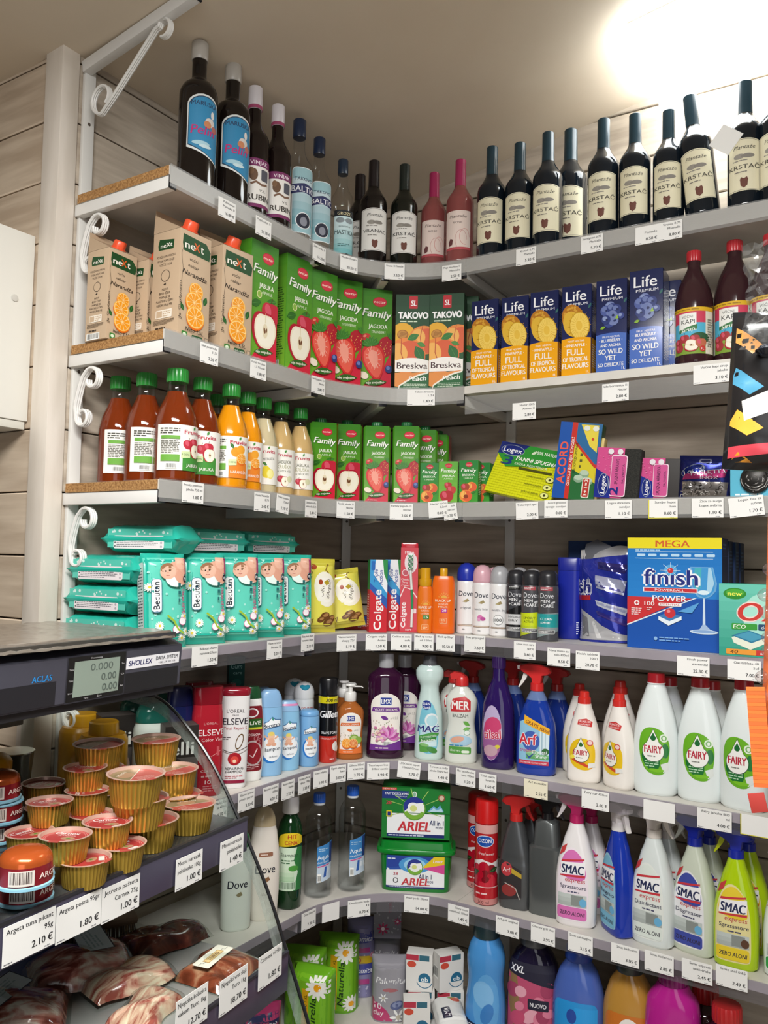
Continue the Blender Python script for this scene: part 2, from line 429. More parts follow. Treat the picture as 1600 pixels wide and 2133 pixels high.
# white cabinet on the plank wall
cb = thing('wall_cabinet', (-.30, -1.1095, 1.767), 0, 'white wall cupboard at the picture edge beside the corner post', 'cabinet')
mk('body', box(-230, 230, -300, -1, 18, 430, 'e9e7df', 2)+box(-226, 226, -296, -5, 0, 17, 'd9d6cc', 1), printed('cabinet_paint', .5), cb)
mk('screw_cap', loft([(0, 8), (2, 7.5), (2.6, 4)], 'cfccc4', 16, 1), PLASTIC, cb).matrix_local = Matrix.Translation((.2305, -.045, .28)) @ Matrix.Rotation(math.pi/2, 4, 'Y')
mk('door', box(-228, 228, -318, -302, 20, 428, 'e9e7df', 2), printed('cabinet_paint', .5), cb)
# ================================================================== shelving
CHIP = noisy('raw_chipboard', '8a5f33', 'c0935c', (1, 1, 1), .85, 220, .3)
LAM = noisy('shelf_laminate', 'c9c5bd', 'dedad2', (1, 1, 1), .45, 9)
RAIL = clear('clear_price_rail', 'f4f4f4', .28, 1.25, .13)
RAILD = clear('clear_price_rail_clean', 'eceaf0', .25, 1.25, .05)
TH = .02
def strip_mesh(pts_s, zt, zb, i, c, th=.0012):
    V, F = [], []; n = len(pts_s)
    for s in pts_s:
        for ii, z in ((i, zt), (i, zb), (i-th, zb), (i-th, zt)):
            x, y, _a = front(s, ii); V.append((x, y, z))
    for k in range(n-1):
        for a in range(4): F.append([k*4+a, k*4+(a+1) % 4, (k+1)*4+(a+1) % 4, (k+1)*4+a])
    F.append([0, 3, 2, 1]); F.append([4*(n-1)+a for a in range(4)])
    return [(V, F, c, False)]
def wedge(pts, z0, z1, c):
    n = len(pts); V = [(x, y, z0) for x, y in pts]+[(x, y, z1) for x, y in pts]
    F = [list(range(n))[::-1], [n+i for i in range(n)]]+[[i, (i+1) % n, n+(i+1) % n, n+i] for i in range(n)]
    return [(V, F, c, False)]
S1, S2, S3 = _A, _B, _B+REND-(DEP+RAD)
WHERE = {1: 'topmost wine shelf', 2: 'carton shelf under the wines', 3: 'bottle and sponge shelf', 4: 'baby wipe and deodorant shelf', 5: 'shampoo and dish soap shelf', 6: 'spray bottle shelf', 7: 'bottom shelf'}
for k, h in HT.items():
    segs = [('plank wall wing', [(0.0135, -LEN), (DEP, -LEN), (DEP, -LEN+S1-.001), (0.0135, -LEN+S1-.001)], [0, S1*.5, S1-.001]),
            ('curved corner', [(0.0135, -LEN+S1)]+[front(S1+(S2-S1)*j/24)[:2] for j in range(25)]+[(DEP+RAD, -.0135), (.055, -.0135), (.0135, -.055)], [S1+(S2-S1)*j/24 for j in range(25)]),
            ('back wall wing', [(DEP+RAD+.001, -.0135), (DEP+RAD+.001, -DEP), (REND, -DEP), (REND, -.0135)], [S2+.001, (S2+S3)/2, S3])]
    for nm, pts, ss in segs:
        if nm[0] == 'p' and k == 7: pass
        r = thing('shelf_board', (0, 0, 0), 0, 'white %s board of the %s' % (nm, WHERE[k]), 'shelf')
        mk('board', wedge(pts, h-TH, h, 'dddddd'), LAM, r, 1)
        if nm[0] == 'p' and k < 5: mk('raw_end', box(.0135, DEP-.002, -LEN-.0012, -LEN-.0002, h-TH, h-.0003, 'a07040'), CHIP, r, 1)['label'] = 'bare brown chipboard end'
        if k < 7:
            dz = {1: 0, 2: -.032 if nm[0] == 'b' else 0}.get(k, 0)
            ii = -.0018 if dz == 0 else -.012
            s0 = [max(s, S2+.01) for s in ss] if dz else ss
            ra = mk('price_rail', strip_mesh(s0, h+.002+dz, h-.044+dz, ii, 'ffffff'), RAIL if k < 4 else RAILD, r, 1)
            if k in (1, 2) and nm[0] != 'b' or k == 3: mk('backing_strip', strip_mesh(ss, h-.002, h-.036, -.0006, 'c9c6bf', .0005), printed('rail_backing', .5), r, 1)
            elif k == 1: mk('backing_strip', strip_mesh(ss, h-.002, h-.036, -.0006, 'c9c6bf', .0005), printed('rail_backing', .5), r, 1)
# wall uprights and brackets
def scroll(c0, w, pts, r=.0022):
    ch = []
    for d in (-w, 0, w): ch += tube([(x, c0+d, z) for x, z in pts], r, 'e8e6e2', 6)
    return ch
def spiral(cx, cz, r0, r1, a0, a1, n=26): return [(cx+(r0+(r1-r0)*j/n)*math.cos(a0+(a1-a0)*j/n), cz+(r0+(r1-r0)*j/n)*math.sin(a0+(a1-a0)*j/n)) for j in range(n+1)]
PNT = printed('white_painted_steel', .42)
for lab, x, y, rz in (('white slotted steel upright beside the corner post', .001, -1.045, 0), ('white steel upright standing in the wall corner', .012, -.012, -45), ('white steel upright on the back wall above the deodorants', .58, -.001, -90)):
    u = thing('shelf_upright', (x, y, .02), math.radians(rz), lab, 'upright', 'shelf uprights')
    ch = box(0, 10, -14, 14, 0, 2575, 'e4e2dd', 1.5)
    for q in range(9): ch += tf(loft([(0, 4), (.4, 4)], '5a5048', 12, 1), (10, 0, 200+q*280), (0, 90, 0))
    mk('post', ch, PNT, u)
for k in (1, 2, 3, 4):
    h = HT[k]-TH
    b = thing('shelf_bracket', (0, -LEN, h), 0, 'white scrolled bracket under the end of the %s' % WHERE[k], 'bracket', 'scrolled shelf brackets')
    am = mk('arm', box(.002, DEP-.003, .001, .020, -.026, -.0005, 'e8e6e2', .002), PNT, b, 1)
    mk('end_cap', box(DEP-.003, DEP-.0005, .0005, .0205, -.0265, -.0006, '15151a', .001), PLASTIC, am, 1)
    sp = spiral(.075, -.058, .026, .013, 2.2, 2.2-5.4)
    sp2 = spiral(.050, -.138, .020, .013, 3.4, 3.4+5.2)
    mid = [(.024+.028*(t/8)**1.6, -.128+.09*t/8) for t in range(9)]
    mk('scroll', scroll(.011, .0052, sp2[::-1]+mid[1:-1]+sp, .0036), PNT, b, 1)
b = thing('shelf_bracket', (0, -LEN+.012, 2.605), 0, 'long white bracket against the ceiling with one stretched scroll', 'bracket', 'scrolled shelf brackets')
am = mk('arm', box(.002, .345, -.010, .012, -.034, -.007, 'dedcd8', .002), PNT, b, 1)
mk('end_cap', box(.345, .350, -.0105, .0125, -.0345, -.0065, '15151a', .001), PLASTIC, am, 1)
b.rotation_euler = (0, -math.atan(CSL), 0)
sp = spiral(.25, -.052, .022, .016, 1.9, 1.9-4.0)
sp2 = spiral(.050, -.115, .036, .020, 4.6, 4.6-5.6)
mk('scroll', scroll(.001, .0042, sp2[::-1]+[(.06+.028*t, -.145+.0175*t) for t in range(1, 7)]+[(.238, -.040)]+sp, .0034), PNT, b, 1)
for k in HT:
    if k == 7: continue
    h = HT[k]-TH-.003
    for lab, s, ln, wall in (('at the plank wall joint', S1+.01, .29, 0), ('in the curved corner', (S1+S2)/2, .42, 0), ('at the back wall joint', S2-.01, .29, 0)):
        x, y, a = front(s, .0)
        b = thing('support_arm', (x, y, h), a+math.pi, 'white support arm %s, %s' % (lab, WHERE[k]), 'bracket', 'shelf support arms')
        am = mk('arm', box(.006, ln, -.010, .010, -.026, 0, 'd8d6d0', .002), PNT, b, 1)
        mk('end_cap', box(.0, .006, -.0105, .0105, -.0265, .0, '15151a', .001), PLASTIC, am, 1)
# ================================================================== printed pictures used on the packages
def leaf(L=20, w=8, c='2f6d22', rot=0):
    a = Art(); p = [(L*t, w*.5*math.sin(math.pi*t)) for t in [k/8 for k in range(9)]]+[(L*t, -w*.5*math.sin(math.pi*t)) for t in [k/8 for k in range(7, 0, -1)]]
    r = math.radians(rot); a.P([(x*math.cos(r)-y*math.sin(r), x*math.sin(r)+y*math.cos(r)) for x, y in p], c)
    a.L([(0, 0), (L*.9*math.cos(r), L*.9*math.sin(r))], .6, '5d9c48'); return a
def lobes(w, h, n=36, dip=.16):
    """outline of an apple: two shoulders, a narrower foot"""
    p = []
    for k in range(n):
        t = 2*math.pi*k/n; x = math.sin(t); y = math.cos(t)
        r = 1-dip*max(0, y)**8-dip*.6*max(0, -y)**10
        p.append((w*.5*x*(1+.10*y)*(1 if abs(x) > .05 else 1), h*.5*y*r))
    return p
def apple_half(s=1.):
    a = Art(); a.P(lobes(66, 80), 'b3142f'); a.P([(x+3, y-1) for x, y in lobes(58, 73)], 'f3ead2'); a.P([(x+3, y-1) for x, y in lobes(50, 64)], 'f8f2e0')
    a.E(3, -1, 7, 14, 'e9dcbc'); a.E(1, 0, 2.2, 6, '6b3a1a', 10); a.E(6, 0, 2, 5, '6b3a1a', -10); a.L([(3, 33), (3, 14)], 1.2, 'd8c796'); return a
def apple_whole(c='c2293d'):
    a = Art(); a.P(lobes(56, 52), c); a.E(-9, 6, 9, 14, 'd8566a', 20); a.L([(0, 22), (4, 34)], 2, '5c3b1c'); return a
def strawberry(c='d42a2a', cut=True):
    a = Art(); p = []
    for k in range(28):
        t = 2*math.pi*k/28; y = math.cos(t); p.append((27*math.sin(t)*(.72+.28*y)*1.1, 36*y-4))
    a.P(p, c)
    if cut:
        a.P([(x*.82, y*.85-1) for x, y in p], 'e8604e'); a.P([(x*.4, y*.5+3) for x, y in p], 'f3a08c')
        for k in range(14): t = k*2.4; a.L([(9*math.sin(t), 4+14*math.cos(t)), (15*math.sin(t), 4+23*math.cos(t))], .9, 'f6c0b0')
    else:
        for k in range(30): a.E(random.uniform(-17, 17), random.uniform(-22, 22), .9, 1.3, 'f0c060', n=6)
    for k in range(7): a.at(leaf(20, 7, '3c7d2a', 20+k*23), 0, 27)
    return a
def orange_slice(r=20, c='ef9a1c'):
    a = Art(); a.E(0, -3, r, r*.98, 'e06a10'); a.E(0, 0, r, r*.92, 'f6b84a'); a.E(0, 0, r*.9, r*.83, 'f9dca0'); 
    for k in range(10):
        t = math.radians(36*k); t2 = math.radians(36*k+31)
        a.P([(r*.07*math.cos((t+t2)/2), r*.07*math.sin((t+t2)/2)), (r*.84*math.cos(t), r*.77*math.sin(t)), (r*.86*math.cos((t+t2)/2), r*.79*math.sin((t+t2)/2)), (r*.84*math.cos(t2), r*.77*math.sin(t2))], c)
    return a
def peach():
    a = Art(); a.E(0, 0, 33, 31, 'ea8a3c'); a.E(7, -2, 25, 27, 'dd5f35'); a.E(-12, 6, 15, 18, 'f4b45a'); a.L([(-3, 30), (-8, 6), (-4, -20)], 1.4, 'b8462a'); return a
def pineapple():
    a = Art(); a.E(-6, 8, 25, 34, 'b9792a', 20)
    for k in range(16): a.E(-14+random.uniform(-12, 16), 24+random.uniform(-14, 14), 3.2, 3, 'd8a23e', 45, n=6)
    a.E(-8, -4, 20, 30, 'e0b440', 15); a.E(9, -10, 23, 32, 'caa02e', 8); a.E(9, -10, 21, 30, 'f3d268', 8); a.E(8, -9, 7, 11, 'e8be4c', 8)
    for k in range(26): t = 6.283*k/26; a.L([(9+10*math.cos(t), -10+14*math.sin(t)), (9+19*math.cos(t), -10+27*math.sin(t))], .8, 'e2b947')
    for k in range(14): t = 6.283*k/14; a.L([(9+20*math.cos(t), -10+29*math.sin(t)), (9+26*math.cos(t), -10+35*math.sin(t))], .9, 'c9982c')
    return a
def blueberries(n=13, w=46, h=66):
    a = Art()
    for k in range(n):
        x, y = random.uniform(-w/2, w/2)*.75, random.uniform(-h/2, h/2)*.8; r = random.uniform(9, 14)
        a.E(x, y, r, r, random.choice(('3c4a8c', '52619f', '7482b4', '33407c'))); a.E(x-r*.25, y+r*.3, r*.55, r*.5, random.choice(('8d9cc6', '6c7bb0'))); a.E(x+r*.2, y, r*.28, r*.26, '28325e')
    a.at(leaf(16, 8, '9cc23c', 30), 14, -10); a.at(leaf(14, 7, '8fb83a', 200), -10, -28); return a
def daisy(r=10, c='f6f6ee', m='f2a91e', n=13):
    a = Art()
    for k in range(n): t = 360*k/n; a.E(r*.6*math.cos(math.radians(t)), r*.6*math.sin(math.radians(t)), r*.45, r*.15, c, t, n=8)
    a.E(0, 0, r*.3, r*.3, m, n=12); return a
def baby():
    a = Art(); a.E(14, 8, 20, 15, 'e0aa92', -10); a.E(22, 22, 13, 15, 'e8b7a0'); a.E(18, -8, 10, 18, 'dda38b', 35); a.E(-6, 2, 17, 15, 'e6b59d', 12); a.E(-9, 10, 14, 9, '9b6f52', 16)
    a.E(-4, 3, 14, 11, 'e9bba4', 10); a.E(-12, 3, 1.8, 1.5, '3a2c28'); a.E(-3, 4, 1.8, 1.5, '3a2c28'); a.E(-7, 0, 2, 1.4, 'd89a88'); a.L([(-11, -5), (-7, -6), (-3, -5)], 1.1, 'b8605a'); return a
def rose(s=1., c='b3132b'):
    a = Art()
    for k in range(8): t = k*.8; a.E(15*math.cos(t), 12*math.sin(t), 11, 9, random.choice((c, '8f0f22', 'c92a3c')), k*40)
    for k in range(5): t = k*1.3; a.E(6*math.cos(t), 5*math.sin(t), 6, 5, random.choice(('d13a4c', '7c0c1c', c)), k*50)
    return a
def droplet(h=60, w=44):
    p = [(0, h*.62)]
    for k in range(25): t = math.radians(55-290*k/24); p.append((w/2*math.cos(t), w/2*math.sin(t)*.95-4))
    return p
def swirl_pod():
    a = Art(); a.E(0, 0, 26, 25, '5d9b34'); a.E(0, 1, 23, 22, 'f2f5f2'); 
    a.P([(26*math.cos(t)*.95, 4+22*math.sin(t)) for t in np.linspace(.5, 3.6, 16)]+[(12*math.cos(t)-3, 5+9*math.sin(t)) for t in np.linspace(3.6, .9, 12)], '25358f')
    a.E(-2, 1, 8, 7, 'd3dc86'); a.P([(26*math.cos(t)*.97, 23*math.sin(t)) for t in np.linspace(3.5, 5.9, 14)]+[(17*math.cos(t), 14*math.sin(t)) for t in np.linspace(5.9, 3.5, 14)], '7cb23c'); return a
def banner(a, cx, cy, w, h, c, sl=.12):
    a.P([(cx-w/2, cy-h/2), (cx+w/2, cy-h/2+h*sl), (cx+w/2, cy+h/2+h*sl*.6), (cx-w/2, cy+h/2)], c); return a
def dotfield(a, x0, y0, x1, y1, n, c, r=2.):
    for k in range(n): q = random.uniform(.6, 1.3)*r; a.E(random.uniform(x0, x1), random.uniform(y0, y1), q, q, c, n=10)
    return a
# ================================================================== builders: one function per kind of product (millimetres, front towards -Y)
HH = {}
def carton(r, W, D, H, c, front_=None, left=None, right=None, top=None, name='carton', mat=None, bev=1.5, yoff=0):
    ch = box(-W/2, W/2, -D/2, D/2, 0, H, c, bev)
    for a, M in ((front_, on_front(D)), (left, on_left(W)), (right, on_right(W)), (top, on_top(H))):
        if a: ch += a.build(M, None, .15, .05)
    return mk(name, ch, mat or CARTON, r)
def cap(r, z, rad, h, c, x=0, y=0, mat=None, name='cap', ribs=True):
    return mk(name, tf(loft([(0, rad*.97), (h*.12, rad), (h*.85, rad), (h, rad*.93)], c, 48 if ribs else 28, 1, (24, .025) if ribs else None), (x, y, z)), mat or PLASTIC, r)
# ---- cartons
HH['nextc'] = 296
@typ('orange_nectar_carton', 'carton', 'orange nectar cartons')
def nextc(r):
    W, D, H = 90, 84, 236; kr = 'c7ad90'; a = Art()
    a.P([(-34, 190), (40, 186), (43, 206), (30, 222), (-36, 226), (-38, 205)], '1f4a26'); a.T('ne', -31, 197, 17, 'f4efe4', 29, 'l', b=1); a.T('X', 3, 197, 19, 'd9622a', 17, b=1); a.T('t', 18, 197, 19, 'f4efe4', 8, b=1)
    a.T('voćni', -6, 172, 7, '2b2118', 24, rot=-4, sh=.2); a.T('nektar', -6, 158, 7, '2b2118', 30, rot=-4, sh=.2); a.T('Narandža', -2, 138, 11, '241a12', 70, rot=-5, sh=.25, b=.3)
    a.at(leaf(22, 12, '1f5a24', 70), 27, 84); a.at(leaf(18, 9, '1f5a24', 120), -30, 60)
    a.at(orange_slice(21), 4, 110, .95, -20); a.at(orange_slice(24), -2, 84, 1, -25); a.at(orange_slice(26), 2, 52)
    a.T('Neto 1,5L', 0, 18, 8.5, '241a12', 52, rot=-3, sh=.15, b=.4); a.RR(-36, 2, -20, 16, 2, '3a7d34'); a.E(-28, 9, 5, 4.5, 'd9e8cc'); a.RR(-8, 3, 24, 13, 4, '24502a'); a.T('sok i pire', 8, 6, 4, 'e9efdc', 26); a.RR(29, 2, 41, 14, 2, '8a7a66'); a.RR(31, 4, 39, 12, 1, kr)
    a.T('Ja ♡ planetu', -40, 40, 7, '241a12', 80, 'l', 90, .2, .2); a.L([(-41, 122), (-38, 150), (-43, 180), (-37, 200)], .8, '3a2c20')
    s = Art(); s.P([(-24, 196), (22, 194), (24, 214), (-22, 220), (-26, 206)], '1f4a26'); s.T('neXt', 0, 200, 10, 'f4efe4', 36, b=1)
    for k, (t, w) in enumerate((('PODRŽAVAMO PRIRODU', 58), ('KOJA NAM DAJE', 52), ('VOĆE I SOK', 40))): s.T(t, 0, 178-k*9, 5, '3b2e22', w)
    s.E(0, 138, 14, 13, '3b2e22'); s.E(0, 138, 12.5, 11.5, kr); s.P([(-6, 119), (2, 123), (2, 117)], '2b2118')
    for k, (t, w) in enumerate((('NOVI', 18), ('BIO ČEP', 34), ('MANJE JE', 34), ('PLASTIKE U ČEPU', 52), ('RECIKLIRAJ ME', 48))): s.T(t, 0, 106-k*8.5, 5, '3b2e22', w)
    s.RR(-26, 46, 24, 64, 2, 'efe6d8'); s.RR(-24, 48, -6, 62, 1, kr); s.small(-4, 48, 22, 62, 3, kr); s.small(-34, 32, 34, 43, 4, '6b5a48'); s.small(-26, 20, 20, 29, 1, '3b2e22'); s.bars(-34, 1, 18, 18)
    ch = box(-W/2, W/2, -D/2, D/2, 0, H, kr, 1.5)
    # sloping fold roof rising to a fin at the back
    V = [(-W/2, -D/2, H), (W/2, -D/2, H), (W/2, D/2-6, H+40), (-W/2, D/2-6, H+40), (-W/2, D/2, H), (W/2, D/2, H), (-W/2, D/2-4, H+52), (W/2, D/2-4, H+52), (W/2, D/2-6, H+52), (-W/2, D/2-6, H+52)]
    ch += [(V, [[0, 1, 2, 3], [0, 3, 4], [1, 5, 2], [4, 6, 7, 5], [3, 2, 8, 9], [9, 8, 7, 6], [3, 9, 6, 4], [2, 5, 7, 8]], 'b9a085', False)]
    mk('carton', ch+a.build(on_front(D), None, .15)+s.build(on_left(W), None, .15)+s.build(on_right(W), None, .15), CARTON, r)
    mk('screw_cap', tf(loft([(0, 19), (5, 19), (6, 16), (22, 15.5), (25, 13)], 'ef5a36', 24, 1, (6, .05)), (4, -14, H+11), (27, 0, 0)), PLASTIC, r)
def family_front(W, H, kind, tall=True):
    a = Art(); u = W/88; v = H/272; q = min(u, v)
    a.V(-W/2+1, 1, W/2-1, H-1, '6fae2c', '3f8526', 14)
    a.P([(-W/2+2, 1), (W/2-1, 1), (W/2-1, 110*v), (20*u, 60*v), (-20*u, 26*v)], 'd2263f')
    a.E(10*u, H-34*v, 19*u, 13*v, 'b5192c'); a.E(10*u, H-34*v, 17.5*u, 11.6*v, 'd8384a'); a.T('nectar', 10*u, H-37*v, 7*q, 'ffe9d8', 30*u, sh=.1, b=.8)
    a.T('Family', 2*u, H-76*v, 21*q, '2d6a1c', 74*u, sh=.18, b=1.6, rot=-4); a.T('Family', 1*u, H-75*v, 21*q, 'fbfaf2', 74*u, sh=.18, b=.9, rot=-4)
    w = {'apple': ('JABUKA', 'APPLE', 46), 'straw': ('JAGODA', 'STRAWBERRY', 50)}[kind]
    a.T(w[0], 6*u, H-104*v, 11*q, 'f6f8ea', w[2]*u, b=.7); a.T(w[1], 8*u, H-117*v, 7*q, 'dfeecb', w[2]*.75*u, b=.3)
    if kind == 'apple':
        a.E(-16*u, 152*v, 8*u, 9*v, 'dfe3a8'); a.E(-16*u, 152*v, 6*u, 7*v, '8fb84a'); a.at(leaf(34, 18, '2f6a22', 200), -10*u, 136*v, q); a.at(leaf(34, 16, '3a7a2a', 15), 6*u, 138*v, q)
        a.at(apple_whole(), 22*u, 116*v, q*1.05); a.at(apple_half(), 1*u, 74*v, q*1.18)
    else:
        a.at(strawberry('b3202f', False), 26*u, 118*v, q*1.0, -35); a.E(-26*u, 142*v, 13*u, 10*v, 'c4372e', 25); a.E(-29*u, 145*v, 5*u, 3*v, 'e88470', 25)
        a.at(strawberry(), -4*u, 84*v, q*1.35, 12); a.E(36*u, 62*v, 10*u, 10*v, '2d3c78'); a.E(34*u, 65*v, 5*u, 5*v, '6c7cb8'); a.E(-30*u, 42*v, 13*u, 9*v, 'f1e4cf', -20)
    a.at(leaf(62, 17, '2f6420', 7), -30*u, 21*v, u); a.T('nije svejedno', 1*u, 22*v, 6.5*q, 'fbf7e8', 48*u, rot=5, b=.5); a.small(-30*u, 4*v, 20*u, 10*v, 1, 'f0b8c0')
    return a.clip(-W/2+.5, W/2-.5, .5, H-.5)
def family_side(D, H):
    s = Art(); s.V(-D/2+1, 1, D/2-1, H-1, '78b331', '4c9427', 10); s.small(-D*.4, H*.12, D*.4, H*.72, 30, '2d5a1c'); s.bars(-D*.3, H*.02, D*.2, H*.10); return s
for key, W, D, H, kind in (('fam15a', 88, 62, 272, 'apple'), ('fam15s', 88, 62, 272, 'straw')):
    HH[key] = H
    def fn(r, W=W, D=D, H=H, kind=kind):
        s = family_side(D, H); q = Art(); q.V(-D/2+1, 1, D/2-1, H-1, 'd2263f', 'c43020', 6); q.small(-D*.4, H*.2, D*.4, H*.7, 24, 'f3b0a8')
        carton(r, W, D, H, '4c9427', family_front(W, H, kind), s, q)
    fn.__name__ = key; typ('nectar_carton', 'carton', {'apple': 'large apple nectar cartons', 'straw': 'large strawberry nectar cartons'}[kind])(fn)
for key, W, D, H, kind in (('fam1a', 72, 66, 200, 'apple'), ('fam1s', 72, 66, 200, 'straw')):
    HH[key] = H+14
    def fn(r, W=W, D=D, H=H, kind=kind):
        # prisma shape: chamfered corners meeting a flat top, slanting up to the back
        s = family_side(D, H); q = Art(); q.V(-D/2+1, 1, D/2-1, H-1, 'd2263f', 'c43020', 6)
        ch = tf(box(-W/2, W/2, -D/2, D/2, 0, H, '4c9427', 6, 1))
        a = family_front(W-8, H, kind)
        b = Art(); b.P([(-W/2+7, H-2), (W/2-7, H-2), (W/2-15, H-34), (-W/2+15, H-34)], '5a9f30')
        mk('carton', ch+a.build(on_front(D), None, .15)+s.build(on_left(W), None, .1)+q.build(on_right(W), None, .1), GLOSSY, r)
        cap(r, H, 14, 14, '1d6a38', 0, 8)
    fn.__name__ = key; typ('nectar_carton', 'carton', {'apple': 'one litre apple nectar cartons', 'straw': 'one litre strawberry nectar cartons'}[kind])(fn)
for key, kind in (('smallp', 0), ('smalla', 1)):
    HH[key] = 108
    def fn(r, kind=kind):
        W, D, H = 50, 38, 108; a = Art(); a.V(-24, 1, 24, H-1, '3f9a2c' if not kind else '76b83a', '1f7a34' if not kind else '5aa534', 6)
        a.E(1, 97, 9, 6, 'c9283a'); a.T('nectar', 1, 95, 3, 'ffe9d8', 13); a.T('Family', 0, 79, 9.5, 'fbfaf2', 38, sh=.15, b=.8, rot=-3)
        a.T('BRESKVA' if not kind else 'JABUKA', 0, 68, 5.5, 'f6f8ea', 32, b=.6); a.T('I JABUKA' if not kind else 'APPLE', 0, 61, 4, 'dfeecb', 24, b=.3)
        if kind: a.at(apple_whole('b92b2f'), 0, 46, .34); a.at(apple_whole('c43a34'), 8, 34, .45); a.at(apple_whole('b4232c'), -3, 18, .62)
        else: a.at(peach(), 8, 40, .42); a.at(apple_whole('a5452f'), -8, 40, .4); a.at(peach(), -6, 18, .5); a.E(-6, 16, 6, 5, '8a3a1a'); a.at(leaf(20, 8, '2f7a2a', 20), 6, 24, .8)
        a.clip(-24.5, 24.5, .5, H-.5); s = Art(); s.small(-14, 20, 14, 80, 14, 'e4f0d0'); carton(r, W, D, H, '2f8a2c' if not kind else '66ad36', a, s, s, bev=2)
    fn.__name__ = key; typ('small_nectar_carton', 'carton', 'small nectar cartons')(fn)
HH['takovo'] = 257
@typ('peach_nectar_carton', 'carton', 'peach nectar cartons')
def takovo(r):
    W, D, H = 92, 62, 257; a = Art(); a.V(-45, 1, 45, H-1, '1c5a2c', '123d20', 8)
    a.RR(-10, 218, 12, 252, 2, 'c0202c'); a.T('SL', 1, 226, 15, 'ffffff', 14, sh=.15, b=1); a.T('TAKOVO', 1, 192, 17, 'fdfdfd', 78, b=1.6); a.small(-34, 180, 36, 188, 1, 'd6e4c8')
    a.E(-26, 148, 32, 32, 'eab02c'); a.at(peach(), 30, 134, 1.25); a.E(-26, 148, 15, 13, 'a86a24'); a.E(-27, 149, 12, 10, 'c58a3c')
    for k in range(8): a.L([(-36+k*2.5, 140+k), (-30+k*2, 156-k*.5)], .8, '8a5018')
    a.at(peach(), -16, 92, 1.55, 10); a.at(leaf(34, 18, '2f7a34', 25), -14, 134); a.at(leaf(46, 26, '256a30', -62), 8, 118); a.at(leaf(24, 12, '4a8a3a', -20), 12, 126)
    a.P([(-45, 82)]+[(x, 86-x*x*.004) for x in range(-44, 45, 8)]+[(45, 82), (45, 48), (-45, 48)], 'f8f5ef'); a.T('Breskva', 0, 57, 17, '40181c', 80, b=.5)
    a.P([(-45, 10), (-45, 46), (0, 46), (45, 50), (45, 3), (-20, 3)], 'e59044'); a.P([(-36, 1)]+[(-40+x, 8+40*math.sin(x/84*1.5)) for x in range(6, 86, 8)]+[(45, 52), (45, 1)], 'f5efe2'); a.P([(-34, 1)]+[(-38+x, 5+39*math.sin(x/84*1.5)) for x in range(6, 84, 8)]+[(45, 48), (45, 1)], '15602e')
    a.T('Peach', 14, 25, 13, 'fbfbf4', 46, sh=.25, b=.8, rot=4); a.small(-22, 6, 40, 18, 3, 'cfe0c8'); a.clip(-45.5, 45.5, .5, H-.5)
    s = Art(); s.V(-30, 1, 30, H-1, '1a5028', '0f351c', 6); s.small(-24, 20, 24, 200, 30, '4a7a50'); carton(r, W, D, H, '14421f', a, s, s)
for key, kind in (('lifep', 0), ('lifeb', 1)):
    HH[key] = 236
    def fn(r, kind=kind):
        W, D, H = 75, 70, 230; lo = 'f0a81e' if not kind else '4c6fc0'; a = Art(); nb = '232f66'
        a.R(-37, 1, 37, H-1, nb); a.V(-37, 100, 37, H-1, '232b58', '1c2550', 5)
        a.T('Life', -2, 190, 27, 'f7f7fa', 52, b=.3); a.T('PREMIUM', 2, 178, 7, 'eceef6', 50, b=.2)
        a.at(leaf(14, 7, '2d5a6a', 60), 30, 168)
        if kind: a.at(blueberries(), -4, 140, .98); a.E(24, 136, 8, 8, '3c4a8c'); a.E(22, 138, 4, 4, '8d9cc6')
        else: a.at(pineapple(), -2, 136, 1.12)
        a.P([(-37, 1), (37, 1), (37, 92)]+[(x, 92+(1-(x/37)**2)*4) for x in range(36, -37, -8)]+[(-37, 92)], lo)
        tx = 'f8f6f0'
        a.T('FRUIT NECTAR', 0, 84, 5, tx, 42)
        if not kind: rows = (('· PINEAPPLE ·', 72, 8, 56), ('FULL', 51, 17, 44), ('OF TROPICAL', 35, 11.5, 64), ('FLAVOURS', 18, 13, 66))
        else: rows = (('· BLUEBERRY ·', 74, 7.5, 56), ('AND ARONIA', 62, 7.5, 50), ('SO WILD', 44, 13, 58), ('YET', 28, 13, 28), ('SO DELICATE', 13, 9.5, 62))
        for t, y, h, w in rows: a.T(t, -1, y, h, tx, w, b=.7)
        a.T('1L', 30, 4, 7, tx, 8, b=.3); s = Art(); s.R(-34, 1, 34, 94, lo); s.R(-34, 94, 34, H-1, nb); s.small(-26, 110, 26, 190, 14, '6a76a8'); s.small(-26, 20, 26, 80, 10, tx)
        carton(r, W, D, H, nb, a.clip(-37, 37, .5, H-.5), s, s, bev=4, mat=GLOSSY); mk('top_fold', box(-W/2+6, W/2-6, 12, 14, H-1, H+6, nb), CARTON, r)
    fn.__name__ = key; typ('nectar_carton', 'carton', 'dark blue %s nectar cartons' % ('pineapple' if not kind else 'blueberry'))(fn)
